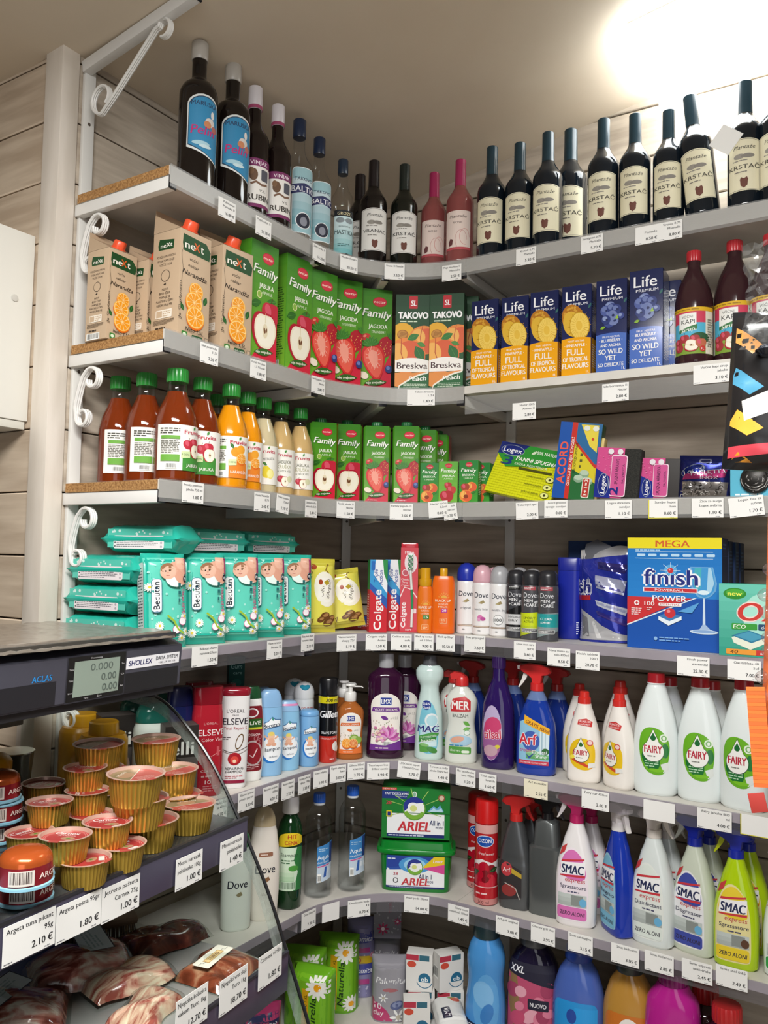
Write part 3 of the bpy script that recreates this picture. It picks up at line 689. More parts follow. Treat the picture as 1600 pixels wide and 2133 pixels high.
# ---- bottles of the top shelf
def bottle(r, secs, c, mat, name='bottle', n=32): return mk(name, loft(secs, c, n), mat, r)
def label(r, a, secs, mat=None, name='label', cut=(4, 12), base=.35, k=3): return mk(name, a.build(on_loft(secs, k), cut, base), mat or PAPER, r)
WB = [(0, 34), (2, 37), (8, 38), (165, 38), (185, 36), (205, 24), (222, 15.5), (240, 14.5), (296, 14.2)]
def winelab(name, c, ink, w=54, y0=34, h=118):
    a = Art(); top = [(x, y0+h+6*(1-(x/(w*.9))**2)-6) for x in np.linspace(w*.9, -w*.9, 13)]
    o = [(-w*.9, y0), (w*.9, y0)]+top; a.P(o, c); i = [(x*.95, y0+h/2+(y-y0-h/2)*.96) for x, y in o]
    a.L(i+[i[0]], .8, ink); a.T('Plantaže', 0, y0+h*.80, 9, ink, 46, sh=.3); a.E(-10, y0+h*.66, 12, 6, '9a948a'); a.E(8, y0+h*.66, 14, 5, '8a847c'); a.small(-24, y0+h*.56, 24, y0+h*.60, 1, '8a847c')
    a.T(name, 0, y0+h*.42, 9.5, ink, 68 if len(name) < 7 else 60, b=.2); a.small(-20, y0+h*.34, 20, y0+h*.38, 1, '7a746c')
    a.P([(-7, y0+h*.10), (0, y0+h*.05), (7, y0+h*.10), (8, y0+h*.2), (-8, y0+h*.2)], '6a3a2c'); a.P([(-9, y0+h*.2), (9, y0+h*.2), (6, y0+h*.26), (0, y0+h*.23), (-6, y0+h*.26)], '6a3a2c'); return a
for key, nm, gl, lc, ink, cc, w in (('vranac', 'VRANAC', '14100f', 'e9e6e0', '2c2826', '1c1416', 46), ('krstacw', 'KRSTAČ', '151812', 'e9e6e0', '2c2826', '1a2420', 46), ('krstac', 'KRSTAČ', '121a22', 'e9e2c4', '3c382c', '1c3844', 42)):
    HH[key] = 298
    def fn(r, nm=nm, gl=gl, lc=lc, ink=ink, cc=cc, w=w):
        bottle(r, WB, gl, DARKGLASS); mk('capsule', loft([(222, 16), (226, 15.6), (240, 15.2), (296, 14.8), (298, 13)], cc, 24, 1), PLASTIC, r)
        label(r, winelab(nm, lc, ink, w), WB)
    fn.__name__ = key; typ('wine_bottle', 'bottle', 'wine bottles on the topmost shelf')(fn)
HH['rose'] = 298
@typ('rose_wine_bottle', 'bottle', 'rose wine bottles on the topmost shelf')
def rose_(r):
    bottle(r, WB, '8c4a48', DARKGLASS); mk('capsule', loft([(222, 16), (226, 15.6), (240, 15.2), (296, 14.8), (298, 13)], 'a8285a', 24, 1), PLASTIC, r)
    a = Art(); a.R(-38, 34, 38, 142, 'ecd9d0'); a.R(-38, 34, 38, 41, 'c05058'); a.T('Plantaže', 0, 122, 9, '5a4440', 48, sh=.3); a.T('ROSE', 0, 106, 6, '6a5450', 26)
    a.L([(20+14*math.cos(t), 70+22*math.sin(t)) for t in np.linspace(0, 5, 20)], 1.4, 'd89a94'); a.L([(10+16*math.cos(t), 62+26*math.sin(t)) for t in np.linspace(0, 4, 20)], 1, 'c88a84'); a.P([(-24, 44), (-14, 48), (-12, 62), (-20, 66), (-26, 56)], '6a3a3c'); label(r, a, WB)
TYPES['rose'] = TYPES.pop('rose_')
PB = [(0, 38), (3, 41), (8, 42), (215, 42), (232, 41), (248, 33), (260, 19), (272, 16), (318, 16), (322, 17)]
HH['pelin'] = 347
@typ('wormwood_liqueur_bottle', 'bottle', 'dark liqueur bottles with blue labels')
def pelin(r):
    bottle(r, PB, '16100e', DARKGLASS); mk('cap', loft([(306, 17.5), (308, 18.6), (345, 18.6), (347, 17)], 'b4aea6', 48, 1, (24, .015)), PLASTIC, r)
    def o(m): return [(-40+m, 92+m*1.5), (40-m, 62+m), (40-m, 188-m)]+[((40-m)*math.cos(t), 188-m+(24-m*.4)*math.sin(t)) for t in np.linspace(.2, 2.94, 10)]+[(-40+m, 188-m)]
    a = Art(); a.P(o(0), 'dfe2e0'); a.P(o(3), '1a3c58'); a.P(o(4.5), '2f86b4'); a.T('MARUSKA', 0, 186, 10, '1c2c50', 62, b=.4); a.E(12, 152, 12, 10, 'd8d2cc'); a.E(18, 170, 4.5, 9, 'e6e0da'); a.E(6, 146, 9, 8, 'c8845c'); a.E(24, 140, 8, 8, 'b86a5c')
    a.T('Pelin', -4, 122, 20, 'c02a72', 54, sh=.15, b=.6); a.E(-8, 102, 20, 5, 'a9cfdc'); a.E(2, 96, 14, 4, 'c9e0e6'); label(r, a, PB)
RB = [(0, 32), (2, 34), (8, 35), (180, 35), (200, 33), (222, 21), (238, 15), (270, 14), (318, 14)]
HH['vinjak'] = 322
@typ('brandy_bottle', 'bottle', 'brandy bottles with white caps')
def vinjak(r):
    bottle(r, RB, '170e0d', DARKGLASS); cpv = mk('cap', loft([(268, 15.5), (270, 16.5), (320, 16), (322, 14)], 'dcd6da', 28, 1), PLASTIC, r)
    mk('cap_band', loft([(268.5, 16.8), (276, 16.8)], 'a8486e', 28, 1), PLASTIC, cpv)
    a = Art(); a.R(-36, 30, 36, 142, '7c2860'); a.R(-36, 38, 36, 124, 'eeeae4'); a.T('VINJAK', 0, 128, 9, 'f2e2ec', 44, b=.8); a.E(-14, 104, 10, 14, '6a4c34'); a.E(-19, 112, 6, 8, '7c5a3c'); a.RR(4, 92, 24, 118, 3, '50505c'); a.L([(-20, 82), (-8, 88), (6, 82), (22, 86)], 5, '7c5a44'); a.T('V.S.', 8, 66, 6, '2c241e', 16); a.T('RUBIN', 0, 46, 14, '3c342c', 58, b=.9); label(r, a, RB)
CL = clear('bottle_clear', 'fbfcfd', .03)
VB = [(0, 31), (3, 33.5), (10, 34), (170, 34), (190, 32), (212, 20), (232, 14), (290, 13.5)]
for key in ('baltic', 'mastika'):
    HH[key] = 306
    def fn(r, key=key):
        mk('bottle', loft(VB, 'ffffff', 28), CL, r); mk('cap', loft([(262, 15), (264, 15.5), (304, 15.5), (306, 14)], '1d2c48' if key == 'baltic' else '243448', 28, 1), PLASTIC, r)
        a = Art()
        if key == 'baltic':
            a.RR(-30, 20, 30, 178, 10, 'e9eef0'); a.RR(-28, 22, 28, 176, 9, '9cc4cc'); a.V(-28, 40, 28, 150, '6aa8b4', 'cfdfe4', 6); a.T('TAKOVO', 0, 146, 8, '243050', 48, b=.5); a.P([(-36, 112), (0, 118), (36, 112), (36, 134), (0, 140), (-36, 134)], '2c3060'); a.T('BALTIC', 0, 119, 14, 'f0f0f4', 62, b=.6); a.E(0, 50, 20, 20, 'f0f2f4'); a.E(0, 50, 18, 18, '1c2034'); a.E(0, 48, 9, 11, '8a8c98')
        else:
            a.R(-33, 14, 33, 142, 'cfe6ea'); a.V(-33, 14, 33, 100, '6ab4b8', 'd4e8ea', 6); a.R(-33, 124, 33, 142, '1c2028'); a.T('GROZD', 0, 128, 9, 'e6d9a8', 44, b=.6); a.E(-14, 112, 13, 8, '8a9498'); a.E(14, 112, 13, 8, '8a9498'); a.T('specijalna', 0, 92, 5, '2c4a4c', 36); a.T('MASTIKA', 0, 70, 13, '18383c', 60, b=.3); a.small(-20, 34, 20, 44, 2, '3a6a6c')
        label(r, a, VB)
    fn.__name__ = key; typ('spirit_bottle', 'bottle', 'clear spirit bottles')(fn)
HH['syrup'] = 290
@typ('apple_syrup_bottle', 'bottle', 'apple syrup bottles')
def syrup(r):
    S = [(0, 40), (4, 44), (12, 45), (150, 45), (170, 43), (205, 34), (235, 20), (250, 15), (264, 15)]
    bottle(r, S, '3a2226', DARKGLASS); cap(r, 262, 17, 26, 'c23038')
    a = Art(); a.R(-60, 24, 60, 138, 'e6e2d0'); a.V(-46, 24, 34, 60, '7a9a30', '9ab84c', 3); a.R(-46, 60, 34, 100, '52b4d4'); a.E(20, 62, 24, 14, '2c5a38'); a.R(-46, 100, 34, 128, 'd0405c'); a.R(-60, 128, 60, 138, 'e2b41e'); a.small(-56, 130, 56, 136, 1, 'a07a10')
    a.R(-30, 82, 12, 124, 'f4f4f0'); a.T('VOĆNI', -9, 112, 7, '4a4a48', 26); a.T('KAPI', -8, 98, 11, '3a3a38', 32); a.P([(-30, 76), (14, 84), (14, 96), (-30, 84)], '3d7c48'); a.T('Sirup', -8, 79, 10, 'f2f8ee', 32, sh=.3, b=.5, rot=8)
    for x, y in ((-32, 54), (-16, 62), (8, 60), (-30, 40)): a.at(apple_whole('a8383a'), x, y, .42)
    a.at(apple_half(), 0, 44, .45, 80); a.at(apple_whole('c06a4a'), 22, 50, .45); a.E(26, 36, 7, 7, 'c8382e'); a.T('1L', 26, 33, 6, 'ffffff', 6); a.small(38, 40, 56, 110, 12, '8a8a7c'); label(r, a.clip(-60, 60), S)
# ---- juice bottles
FB = [(0, 34), (4, 39), (14, 40), (30, 40), (112, 40), (120, 40), (150, 34), (176, 24), (196, 17.5), (214, 17), (226, 16)]
for key, kind in (('fruapple', 0), ('fruorange', 1), ('frulemon', 2), ('frupear', 3)):
    HH[key] = 240
    def fn(r, kind=kind):
        jc = ('7c2c0c', 'f09a10', 'd8c8a0', 'd8b478')[kind]; top = 190 if kind != 2 else 186
        mk('bottle', loft(FB, 'ffffff', 32), CL, r)
        S = [s for s in FB if s[0] < top]+[(top, float(np.interp(top, [q[0] for q in FB], [q[1] for q in FB])))]
        mk('juice', loft([(z+1.2, x-1.3) for z, x in S], jc, 32), liquid('apple_juice', 'a8461a', .55) if kind == 0 else GLOSSY, r)
        cap(r, 212, 20, 28, '2f8f3a')
        a = Art(); a.R(-60, 24, 60, 118, 'f3f1ea')
        if kind == 0: a.P([(-10, 24), (36, 24), (36, 60), (14, 66), (-10, 62)], '3f8f34'); a.at(apple_whole(), 2, 78, .42); a.at(apple_whole(), 16, 82, .42); a.at(apple_half(), 18, 66, .42); a.T('JABUKA', 13, 32, 7, 'f4f4ea', 32, b=.4); banner(a, -4, 56, 18, 14, 'cfe0a8'); a.T('100%', -4, 55, 4, '2c5a24', 14)
        elif kind == 1: a.P([(-10, 24), (36, 24), (36, 58), (-10, 62)], 'e88420'); a.E(6, 82, 12, 11, 'ee9a1e'); a.E(18, 88, 11, 10, 'f0a428'); a.at(orange_slice(13), 20, 68); a.at(leaf(14, 7, '2f6a24', 120), 0, 90); a.T('NARANDŽA', 13, 34, 6.5, 'f8f2e2', 38, b=.3); banner(a, -2, 58, 18, 14, 'd8e4b0'); a.T('100%', -2, 57, 4, '2c5a24', 14)
        elif kind == 2: a.T('LEMONADA', 12, 82, 7.5, '4a4a42', 42, rot=6); a.E(8, 54, 13, 15, 'e8d22c', 10); a.E(20, 50, 11, 12, 'f2e46a'); a.E(20, 50, 9, 10, 'f8f0a0'); a.at(leaf(14, 7, '3a7a2a', 150), 10, 70)
        else: a.T('JABUKA', 12, 82, 9, '5a5c40', 40, b=.3); a.T('KRUŠKA', 12, 70, 9, 'a8a878', 40, b=.1); a.T('& NIŠTA VIŠE', 12, 61, 5, '5a5c40', 38); a.at(apple_whole(), 2, 44, .34); a.at(apple_half(), 14, 38, .36); a.E(28, 44, 8, 8, 'd8d8b0')
        a.T('Fruvita', 13, 100, 9, 'c02848', 42, b=.9); a.at(leaf(9, 5, '3a8a34', 60), 12, 109)
        a.small(-52, 98, -16, 112, 3, '4a4a44')
        if kind < 2: a.R(-50, 88, -16, 95, '6aa83c'); a.small(-50, 58, -16, 86, 8, '7a7a72'); a.R(-50, 42, -16, 56, '6aa83c'); a.bars(-40, 27, -20, 38)
        else: a.R(-60, 24, -14, 118, 'd8d4c4'); a.small(-56, 34, -18, 108, 14, '5a5a50')
        label(r, a, FB)
    fn.__name__ = key; typ('juice_bottle', 'bottle', ('apple juice bottles', 'orange juice bottles', 'lemonade bottles', 'apple and pear juice bottles')[kind])(fn)
# ---- sponges, cloths and scourers
def logex(a, x, y, w, rot=0, sc=1.):
    b = Art(); b.E(0, 0, w*.55, w*.26, '9aa6b4'); b.E(0, 0, w*.52, w*.235, '1c2a78'); b.T('Logex', 0, -w*.10, w*.23, 'f4f4f8', w*.86, sh=.1, b=.8); a.at(b, x, y, sc, rot)
HH['cloths'] = 128
@typ('sponge_cloth_pack', 'pack', None)
def cloths(r):
    W, H, D = 158, 126, 16; a = Art(); a.R(-W/2, 0, W/2, H, 'd6d81a')
    for k in range(26): a.R(-W/2+k*6.1, 0, -W/2+k*6.1+.5, H, 'c2c40e')
    for k in range(21): a.R(-W/2, k*6.1, W/2, k*6.1+.5, 'c6c812')
    a.P([(-W/2, 126), (W/2, 126), (W/2, 92), (40, 82), (-50, 66), (-W/2, 96)], '2f8f34'); a.P([(-W/2, 126), (-10, 126), (-30, 100), (-W/2, 96)], '1f2c74')
    logex(a, -46, 108, 52); a.T('100% NATURAL', 40, 109, 8, 'f2f6ea', 62, b=.3); a.at(leaf(14, 6, 'dfe8d0', 40), 0, 106)
    a.T('3', -52, 72, 22, '1c3a78', 24, b=1.2, sh=.15); a.T('PANNI SPUGNA', 18, 86, 10, 'f4f6ea', 98, sh=.15, b=.8); a.T('EXTRA RESISTENZA', 8, 75, 6, 'e0ecd0', 78, sh=.15); a.RR(-18, 66, 62, 71, 2, '4a4a18')
    for k, t in enumerate(('LAVABILE IN LAVATRICE', 'NON SI SCALDA', 'EXTRA ASSORBENZA')): a.T(t, 28, 52-k*19, 4, '3a3a18', 40); a.E(62, 54-k*19, 10, 7, '4a4a18'); a.E(62, 54-k*19, 9, 6.2, 'e4e68a'); a.E(62, 54-k*19, 3, 3, '3a3a20')
    carton(r, W, D, H, 'd0d21a', a.clip(-W/2, W/2, 0, H), mat=FILM, bev=4, name='pack')
HH['acord'] = 178
@typ('grooved_sponge_pack', 'pack', None)
def acord(r):
    W, H, D = 96, 176, 40; a = Art(); a.R(-48, 0, 48, H, '2c6a3a'); a.R(-48, 0, -20, H, '2456a8'); a.P([(-12, 70), (48, 40), (48, H), (-12, H)], 'd8c832'); a.P([(-12, H), (-12, 130), (40, 76), (48, 74), (48, H)], 'c83a2c'); a.P([(-8, H), (-8, 134), (40, 84), (48, 82), (48, H)], '2f6a9c')
    a.P([(0, 172), (40, 172), (42, 110), (24, 124)], 'e6d24a'); a.R(-20, 0, -10, H, 'c8352c'); a.T('ACORD', -25, 34, 18, 'e8604e', 96, 'l', 90, b=1.3); a.T('OLUKLU BULAŞIK SÜNGERİ', -12, 30, 6, 'f2f2ea', 112, 'l', 90, b=.5); a.T('GROOVED SPONGE', -2, 60, 6, '2c3a24', 70, 'l', 90, b=.3); a.small(6, 70, 12, 110, 3, '5a5a30')
    for x, y in ((20, 60), (30, 44), (8, 48)): a.E(x, y, 11, 9, '8aa88c'); a.E(x, y+3, 10, 6, 'b8ccb4')
    a.RR(18, 6, 36, 52, 4, 'd8e0d0'); a.RR(20, 8, 34, 50, 3, 'b83a32'); a.T('3+1=3', 31, 10, 8, 'f6f2e4', 38, 'l', 90, b=.8); a.E(14, 164, 7, 6, 'e4e8dc'); a.E(34, 164, 7, 6, 'e4e8dc'); a.E(30, 140, 3, 3, 'd04030')
    carton(r, W, D, H, '2a5a34', a, mat=FILM, bev=3, name='wrapper'); mk('sponge', box(W/2-.5, W/2+7, -14, D/2-2, 4, H-30, 'd8c27a', 3), MATTE, r)['label'] = 'bare yellow sponge showing at the side'
for key, two in (('sponge2', 1), ('sponge1', 0)):
    HH[key] = 112 if two else 86
    def fn(r, two=two):
        W, H = (92, 108) if two else (82, 84); D = 34; mk('sponge', box(-W/2, W/2, -D/2, D/2, 0, H, '2a2a28', 4) if two else box(-W/2, W/2, -D/2, 0, 0, H, '2c2826', 3)+box(-W/2, W/2, 0, D/2, 0, H, 'c8b65a', 3), noisy('scouring_sponge', '1c1c1a', '34342f', nscale=400, rough=.9, bump=.4) if two else MATTE, r)
        w2 = W*.62; a = Art(); a.R(-W/2-1, 0, -W/2+w2, H+.5, 'd2528c'); dotfield(a, -W/2+2, H*.5, -W/2+w2-4, H*.9, 40, 'e27aa8', 1.3); a.P([(-W/2-1, 0), (-W/2-1, H*.58), (-W/2+w2*.52, H*.42), (-W/2+w2*.6, 0)], '22308a')
        b = Art(); logex(b, 0, 0, H*.42, 90); a.at(b, -W/2+w2*.3, H*.26)
        a.RR(-W/2+w2*.55, 4, -W/2+w2+8, H*.86, 5, 'f0d8e4'); a.RR(-W/2+w2*.57, 6, -W/2+w2+6, H*.84, 4, 'cf5a94'); a.T('SPUGNE ABRASIVE' if two else 'SPUGNA ABRASIVA', -W/2+w2*.83, 8 if not two else H*.28, 7, '2a2438', H*.5 if two else H*.7, 'l', 90, b=.4); a.T('SALVADITA', -W/2+w2+3, H*.3, 5, '3a2c48', H*.38, 'l', 90)
        if two: a.T('2', -W/2+w2*.86, 7, 19, '24307c', 17, 'l', 90, b=1.4)
        a.E(-W/2+w2*.5, H-8, 6, 6, 'e8e4e8'); a.E(-W/2+w2*.85, H-8, 6, 6, 'e8e4e8'); mk('wrapper', box(-W/2-1, -W/2+w2, -D/2-1.2, D/2+1.2, -.0, H+.8, 'c04a84', 3)+a.build(on_front(D+2.4), None, .15), FILM, r)
    fn.__name__ = key; typ('scouring_sponge_pack', 'pack', None)(fn)
def pillow(W, H, D, c, nx=14, nz=18, crimp=8, wob=1.5, top=1, bot=1, seed=1):
    """soft flow-wrap bag: bulging front and back, flat crimped seams at top and bottom"""
    rnd = random.Random(seed); V, F = [], []
    def prof(i, j):
        u = -1+2*i/nx; z = H*j/nz; v = 1.
        if top: v *= min(1, max(.06, (H-z-crimp*.5)/(crimp*1.7)))
        if bot: v *= min(1, max(.06, (z-crimp*.5)/(crimp*1.7)))
        return u, z, D/2*(1-abs(u)**3.2)**.5*math.sin(min(1, v)*math.pi/2)+.3
    for sgn in (-1, 1):
        for j in range(nz+1):
            for i in range(nx+1):
                u, z, b = prof(i, j); V.append((u*W/2*(1-.02*math.sin(3.1*z/H)), sgn*b+rnd.uniform(-wob, wob)*.5*(1 if 0 < i < nx else 0), z))
    N = (nx+1)*(nz+1)
    for j in range(nz):
        for i in range(nx):
            q = [j*(nx+1)+i, j*(nx+1)+i+1, (j+1)*(nx+1)+i+1, (j+1)*(nx+1)+i]; F.append(q); F.append([N+k for k in q[::-1]])
    for j in range(nz):
        for i in (0, nx):
            a, b = j*(nx+1)+i, (j+1)*(nx+1)+i; q = [a, b, N+b, N+a]; F.append(q if i == 0 else q[::-1])
    def M(u, v, o):
        U = max(-1, min(1, u/(W/2))); vv = max(0, min(1, v/H)); i = (U+1)/2*nx; j = vv*nz; i0, j0 = min(int(i), nx-1), min(int(j), nz-1); fi, fj = i-i0, j-j0
        y = 0
        for di, dj, w in ((0, 0, (1-fi)*(1-fj)), (1, 0, fi*(1-fj)), (0, 1, (1-fi)*fj), (1, 1, fi*fj)): y += w*V[(j0+dj)*(nx+1)+i0+di][1]
        return (u, y-o-.25, v)
    for j in (0, nz):
        for i in range(nx):
            a, b = j*(nx+1)+i, j*(nx+1)+i+1; q = [a, N+a, N+b, b]; F.append(q if j == 0 else q[::-1])
    return [(V, F, c, True)], M
HH['wire'] = 96
@typ('steel_wool_bag', 'pack', None)
def wire(r):
    ch, M = pillow(112, 94, 40, '2a3272', 14, 12, 6, 2.5, seed=4); a = Art(); a.R(-54, 62, 54, 92, '222a72'); a.R(-10, 78, 12, 83, '8a90b8'); a.RR(-12, 76, 14, 85, 4, '9aa0c0'); a.RR(-8, 78, 10, 83, 2, '31386e')
    logex(a, -24, 60, 46, 20); a.P([(-46, 40), (40, 46), (46, 66), (-40, 52)], 'c0407c'); a.T('PAGLIETTA', 8, 52, 10, 'eef0f8', 70, rot=5, b=.9); a.T('INOX', 10, 42, 7, 'f0e0ea', 36, b=.6); a.P([(-44, 3), (44, 3), (48, 36), (-46, 36)], '8a8480')
    for k in range(60): x, y = random.uniform(-42, 40), random.uniform(5, 34); t = random.uniform(0, 3); a.L([(x, y), (x+6*math.cos(t), y+5*math.sin(t)), (x+9*math.cos(t+.8), y+8*math.sin(t+.8))], random.uniform(.8, 1.8), random.choice(('e8e6e4', '3c3836', 'b8b4b0', '54504c')))
    mk('bag', ch+a.clip(-55, 55, 0, 94).build(M, (8, 8), .2), FOIL, r)
HH['zica'] = 128
@typ('steel_scourer_card', 'pack', None)
def zica(r):
    a = Art(); a.R(-50, 0, 50, 126, '58b4d0'); a.R(-50, 84, 50, 126, '2a3a9a'); a.E(6, 92, 30, 18, 'e8eaf4'); a.E(-6, 82, 26, 14, 'f0f2f8'); a.RR(-34, 74, 30, 88, 4, 'd8588c'); a.E(-24, 106, 8, 8, '5a7ac0'); a.small(-40, 4, 40, 12, 1, 'e8f4f8')
    carton(r, 100, 3, 126, '58b4d0', a, name='card', bev=.5); V = random.Random(3); ch = []
    for k in range(46):
        t0 = V.uniform(0, 6.28); q = V.uniform(6, 30); ch += tube([(q*math.cos(t0+s*.5)+2, -8-9*math.sin(s*.7+k), 40+q*.9*math.sin(t0+s*.5)) for s in range(9)], .9, V.choice(('8a8684', '3a3836', 'c8c4c0')), 4)
    mk('scourer', ch+loft([(0, 30), (6, 32), (12, 24)], '2c2a28', 20, 1) if 0 else ch+tf(loft([(0, 31), (8, 31), (15, 22)], '2c2a28', 20, 1), (2, -1.5, 40), (90, 0, 0)), METAL, r)
# ---- wipes
TEAL = '2fb9a4'
HH['wipes'] = 190
@typ('baby_wipes_pack', 'pack', 'teal baby wipes packs standing in a row')
def wipes(r):
    W, H, D = 92, 188, 46; ch, M = pillow(W, H, D, '2ab09c', 12, 22, 9, 1.2, seed=9); a = Art(); a.R(-43, 12, 43, 178, '63cdb8'); dotfield(a, -40, 14, 40, 176, 44, 'a8e4d8', 2.2)
    for x, y in ((-32, 22), (28, 18), (-18, 42), (34, 60), (-36, 118), (38, 30)): a.at(daisy(9, 'eef6ee', 'f0d24a'), x, y)
    a.E(16, 134, 22, 16, 'e6f4ee'); a.at(baby(), 6, 146, 1.0)
    a.RR(-34, 68, -14, 134, 7, '2a6a8a'); a.RR(-33, 69, -15, 133, 6, 'fafafa'); a.T('Becutan', -19, 74, 12, '14202c', 54, 'l', 90, b=.9); a.at(leaf(7, 4, '2a9a9a', 100), -30, 106)
    a.T('BABY WIPES', 34, 66, 6.5, 'c83a7c', 48, 'l', 90, b=.6); a.small(20, 84, 26, 130, 3, '2a6a6a'); a.E(36, 134, 5, 7, '1c2438'); a.T('72', 36, 131, 6, 'ffffff', 7, b=.4); a.P([(36, 176), (42, 176), (42, 142), (36, 142)], 'b0307a')
    a.E(28, 50, 8, 8, 'c84a8a'); a.E(28, 50, 7, 7, 'f6eef2'); a.E(14, 34, 8, 8, 'c84a8a'); a.E(14, 34, 7, 7, 'f6eef2'); a.L([(-4, 62), (10, 50), (18, 34), (30, 26)], 4, '9ab83c')
    s = Art(); s.RR(-16, 26, 16, 168, 4, 'f0e8ea'); s.small(-13, 30, 13, 160, 22, '6a6a70')
    b = box(-W/2+.3, W/2-.3, -D*.30, D*.30, 16, H-16, '39b8a4', 10); sd = []
    for q in s.q: sd.append(q)
    mk('pack', ch+b+a.clip(-43, 43, 12, 178).build(M, (7, 7), .2)+s.build(on_left(W-.6), None, .2), FILM, r)
HH['wipesflat'] = 62
@typ('baby_wipes_pack', 'pack', 'teal baby wipes packs lying in the stack')
def wipesflat(r):
    # lying on its back: long side to the customer
    ch, M = pillow(100, 196, 60, '2ab09c', 12, 20, 9, 1.6, seed=12)
    rot = lambda C: tf(tf(C, (0, 0, -98), (0, 0, 0)), (0, 0, 30), (90, 0, 0))
    body = tf(ch, (0, 0, -98)); body = [([(z, x, y+31.2) for x, y, z in V], [f[:] for f in F], c, s) for V, F, c, s in body]
    body += box(-80, 80, -46, 46, 6, 54, '3ab8a4', 12, 3)
    a = Art(); a.R(-82, 12, 82, 52, '5cc8b4'); dotfield(a, -80, 40, 80, 50, 12, 'd8f0ea', 3); a.RR(-66, 10, 62, 38, 5, 'f0e8ea'); a.small(-58, 13, 48, 35, 6, '6a6a70')
    for k in range(3): a.E(-62, 15+k*8, 1.6, 1.6, '3a3a40'); a.E(55, 15+k*8, 2.6, 2.6, 'b8b0b8')
    t = Art(); dotfield(t, -80, -40, 80, 40, 26, 'd8f0ea', 3.5)
    mk('pack', body+a.build(on_front(93), None, .2), FILM, r)
HH['lindo'] = 168
@typ('baby_wipes_pack', 'pack', 'yellow baby wipes packs')
def lindo(r):
    W, H, D = 104, 166, 44; ch, M = pillow(W, H, D, 'd8cc48', 12, 20, 9, 1.6, seed=21); a = Art(); a.R(-50, 10, 50, 156, 'e2d85a'); a.P([(-50, 10), (-50, 60), (-24, 30), (-10, 10)], 'd8c428')
    a.T('Baby Lindo', -22, 46, 15, '2c2418', 92, 'l', 82, .1, .6); a.E(22, 96, 27, 40, 'f6f2e2', 10); a.RR(4, 66, 38, 122, 12, 'f8f4ea'); a.T('Olio', 16, 78, 9, '4a3c28', 24, 'l', 82, .3); a.T("d'Argan!!", 30, 74, 8, '4a3c28', 42, 'l', 82, .3); a.E(10, 112, 5, 6, 'a8482a'); a.P([(24, 104), (32, 110), (26, 118), (18, 112)], 'b8a02c')
    for x, y, q in ((20, 36, 12), (36, 30, 11), (28, 22, 13), (10, 28, 9)): a.E(x, y, q, q*.7, '6a4422', 20); a.E(x+2, y+2, q*.6, q*.3, 'a87c4c', 20)
    a.E(-6, 146, 7, 6, 'a84828'); a.E(-40, 146, 6, 6, '5a5434'); a.E(-40, 146, 5, 5, 'e0d66a'); a.L([(22, 138), (26, 150), (30, 152)], 2.4, '8a6a30'); a.L([(24, 138), (30, 132)], 2, '8a6a30'); a.L([(-18, 24), (-8, 30), (-12, 18)], 2.4, '7a5c28')
    mk('pack', ch+a.clip(-50, 50, 10, 156).build(M, (7, 7), .2), FILM, r)
# ---- small boxes
HH['colgate'] = 188
@typ('toothpaste_box', 'box', 'upright toothpaste boxes')
def colgate(r):
    W, D, H = 46, 40, 188; a = Art(); a.R(-23, 0, 23, H, 'eef0f4'); a.P([(-23, 0), (23, 0), (23, 60), (-23, 112)], 'cc2834'); a.P([(-23, 112), (-23, 128), (23, 86), (23, 60)], '2f5cb0'); a.P([(-23, 128), (-23, H), (-8, H), (-14, 150), (23, 100), (23, 86)], '3a9ad4')
    a.P([(10, H), (23, H), (23, 128), (14, 150)], '2f8f4a'); a.T('Colgate', 7, 6, 19, 'f8f6f4', 104, 'l', 90, b=1.2); a.T('Triple', -3, 128, 10, '2a4a9c', 34, 'l', 90, .15, .4); a.T('Action', 10, 122, 10, '2a4a9c', 38, 'l', 90, .15, .4); a.RR(-20, 160, -10, 184, 3, '2a6ab8')
    s = Art(); s.R(-20, 0, 20, 110, 'cc2834'); s.R(-20, 110, 20, H, '2f8f4a'); s.small(-14, 12, 14, 100, 14, 'f0c8c8'); carton(r, W, D, H, 'd04048', a.clip(-23, 23), s, s)
HH['colflat'] = 36
@typ('toothpaste_box', 'box', 'toothpaste boxes lying at the back')
def colflat(r):
    a = Art(); a.R(-70, 0, 70, 36, 'c22a34'); a.P([(-70, 20), (70, 8), (70, 36), (-70, 36)], '2c4a94'); a.T('Colgate', -62, 8, 12, 'f4eef0', 60, 'l', b=1); s = Art(); s.R(-20, 0, 20, 36, 'c22a34'); s.P([(-20, 18), (20, 10), (20, 36), (-20, 36)], '2c4a94'); s.T('Co', -4, 9, 12, 'f4eef0', 18, b=1); carton(r, 140, 44, 36, 'b02a34', a, s, s)
HH['brush'] = 235
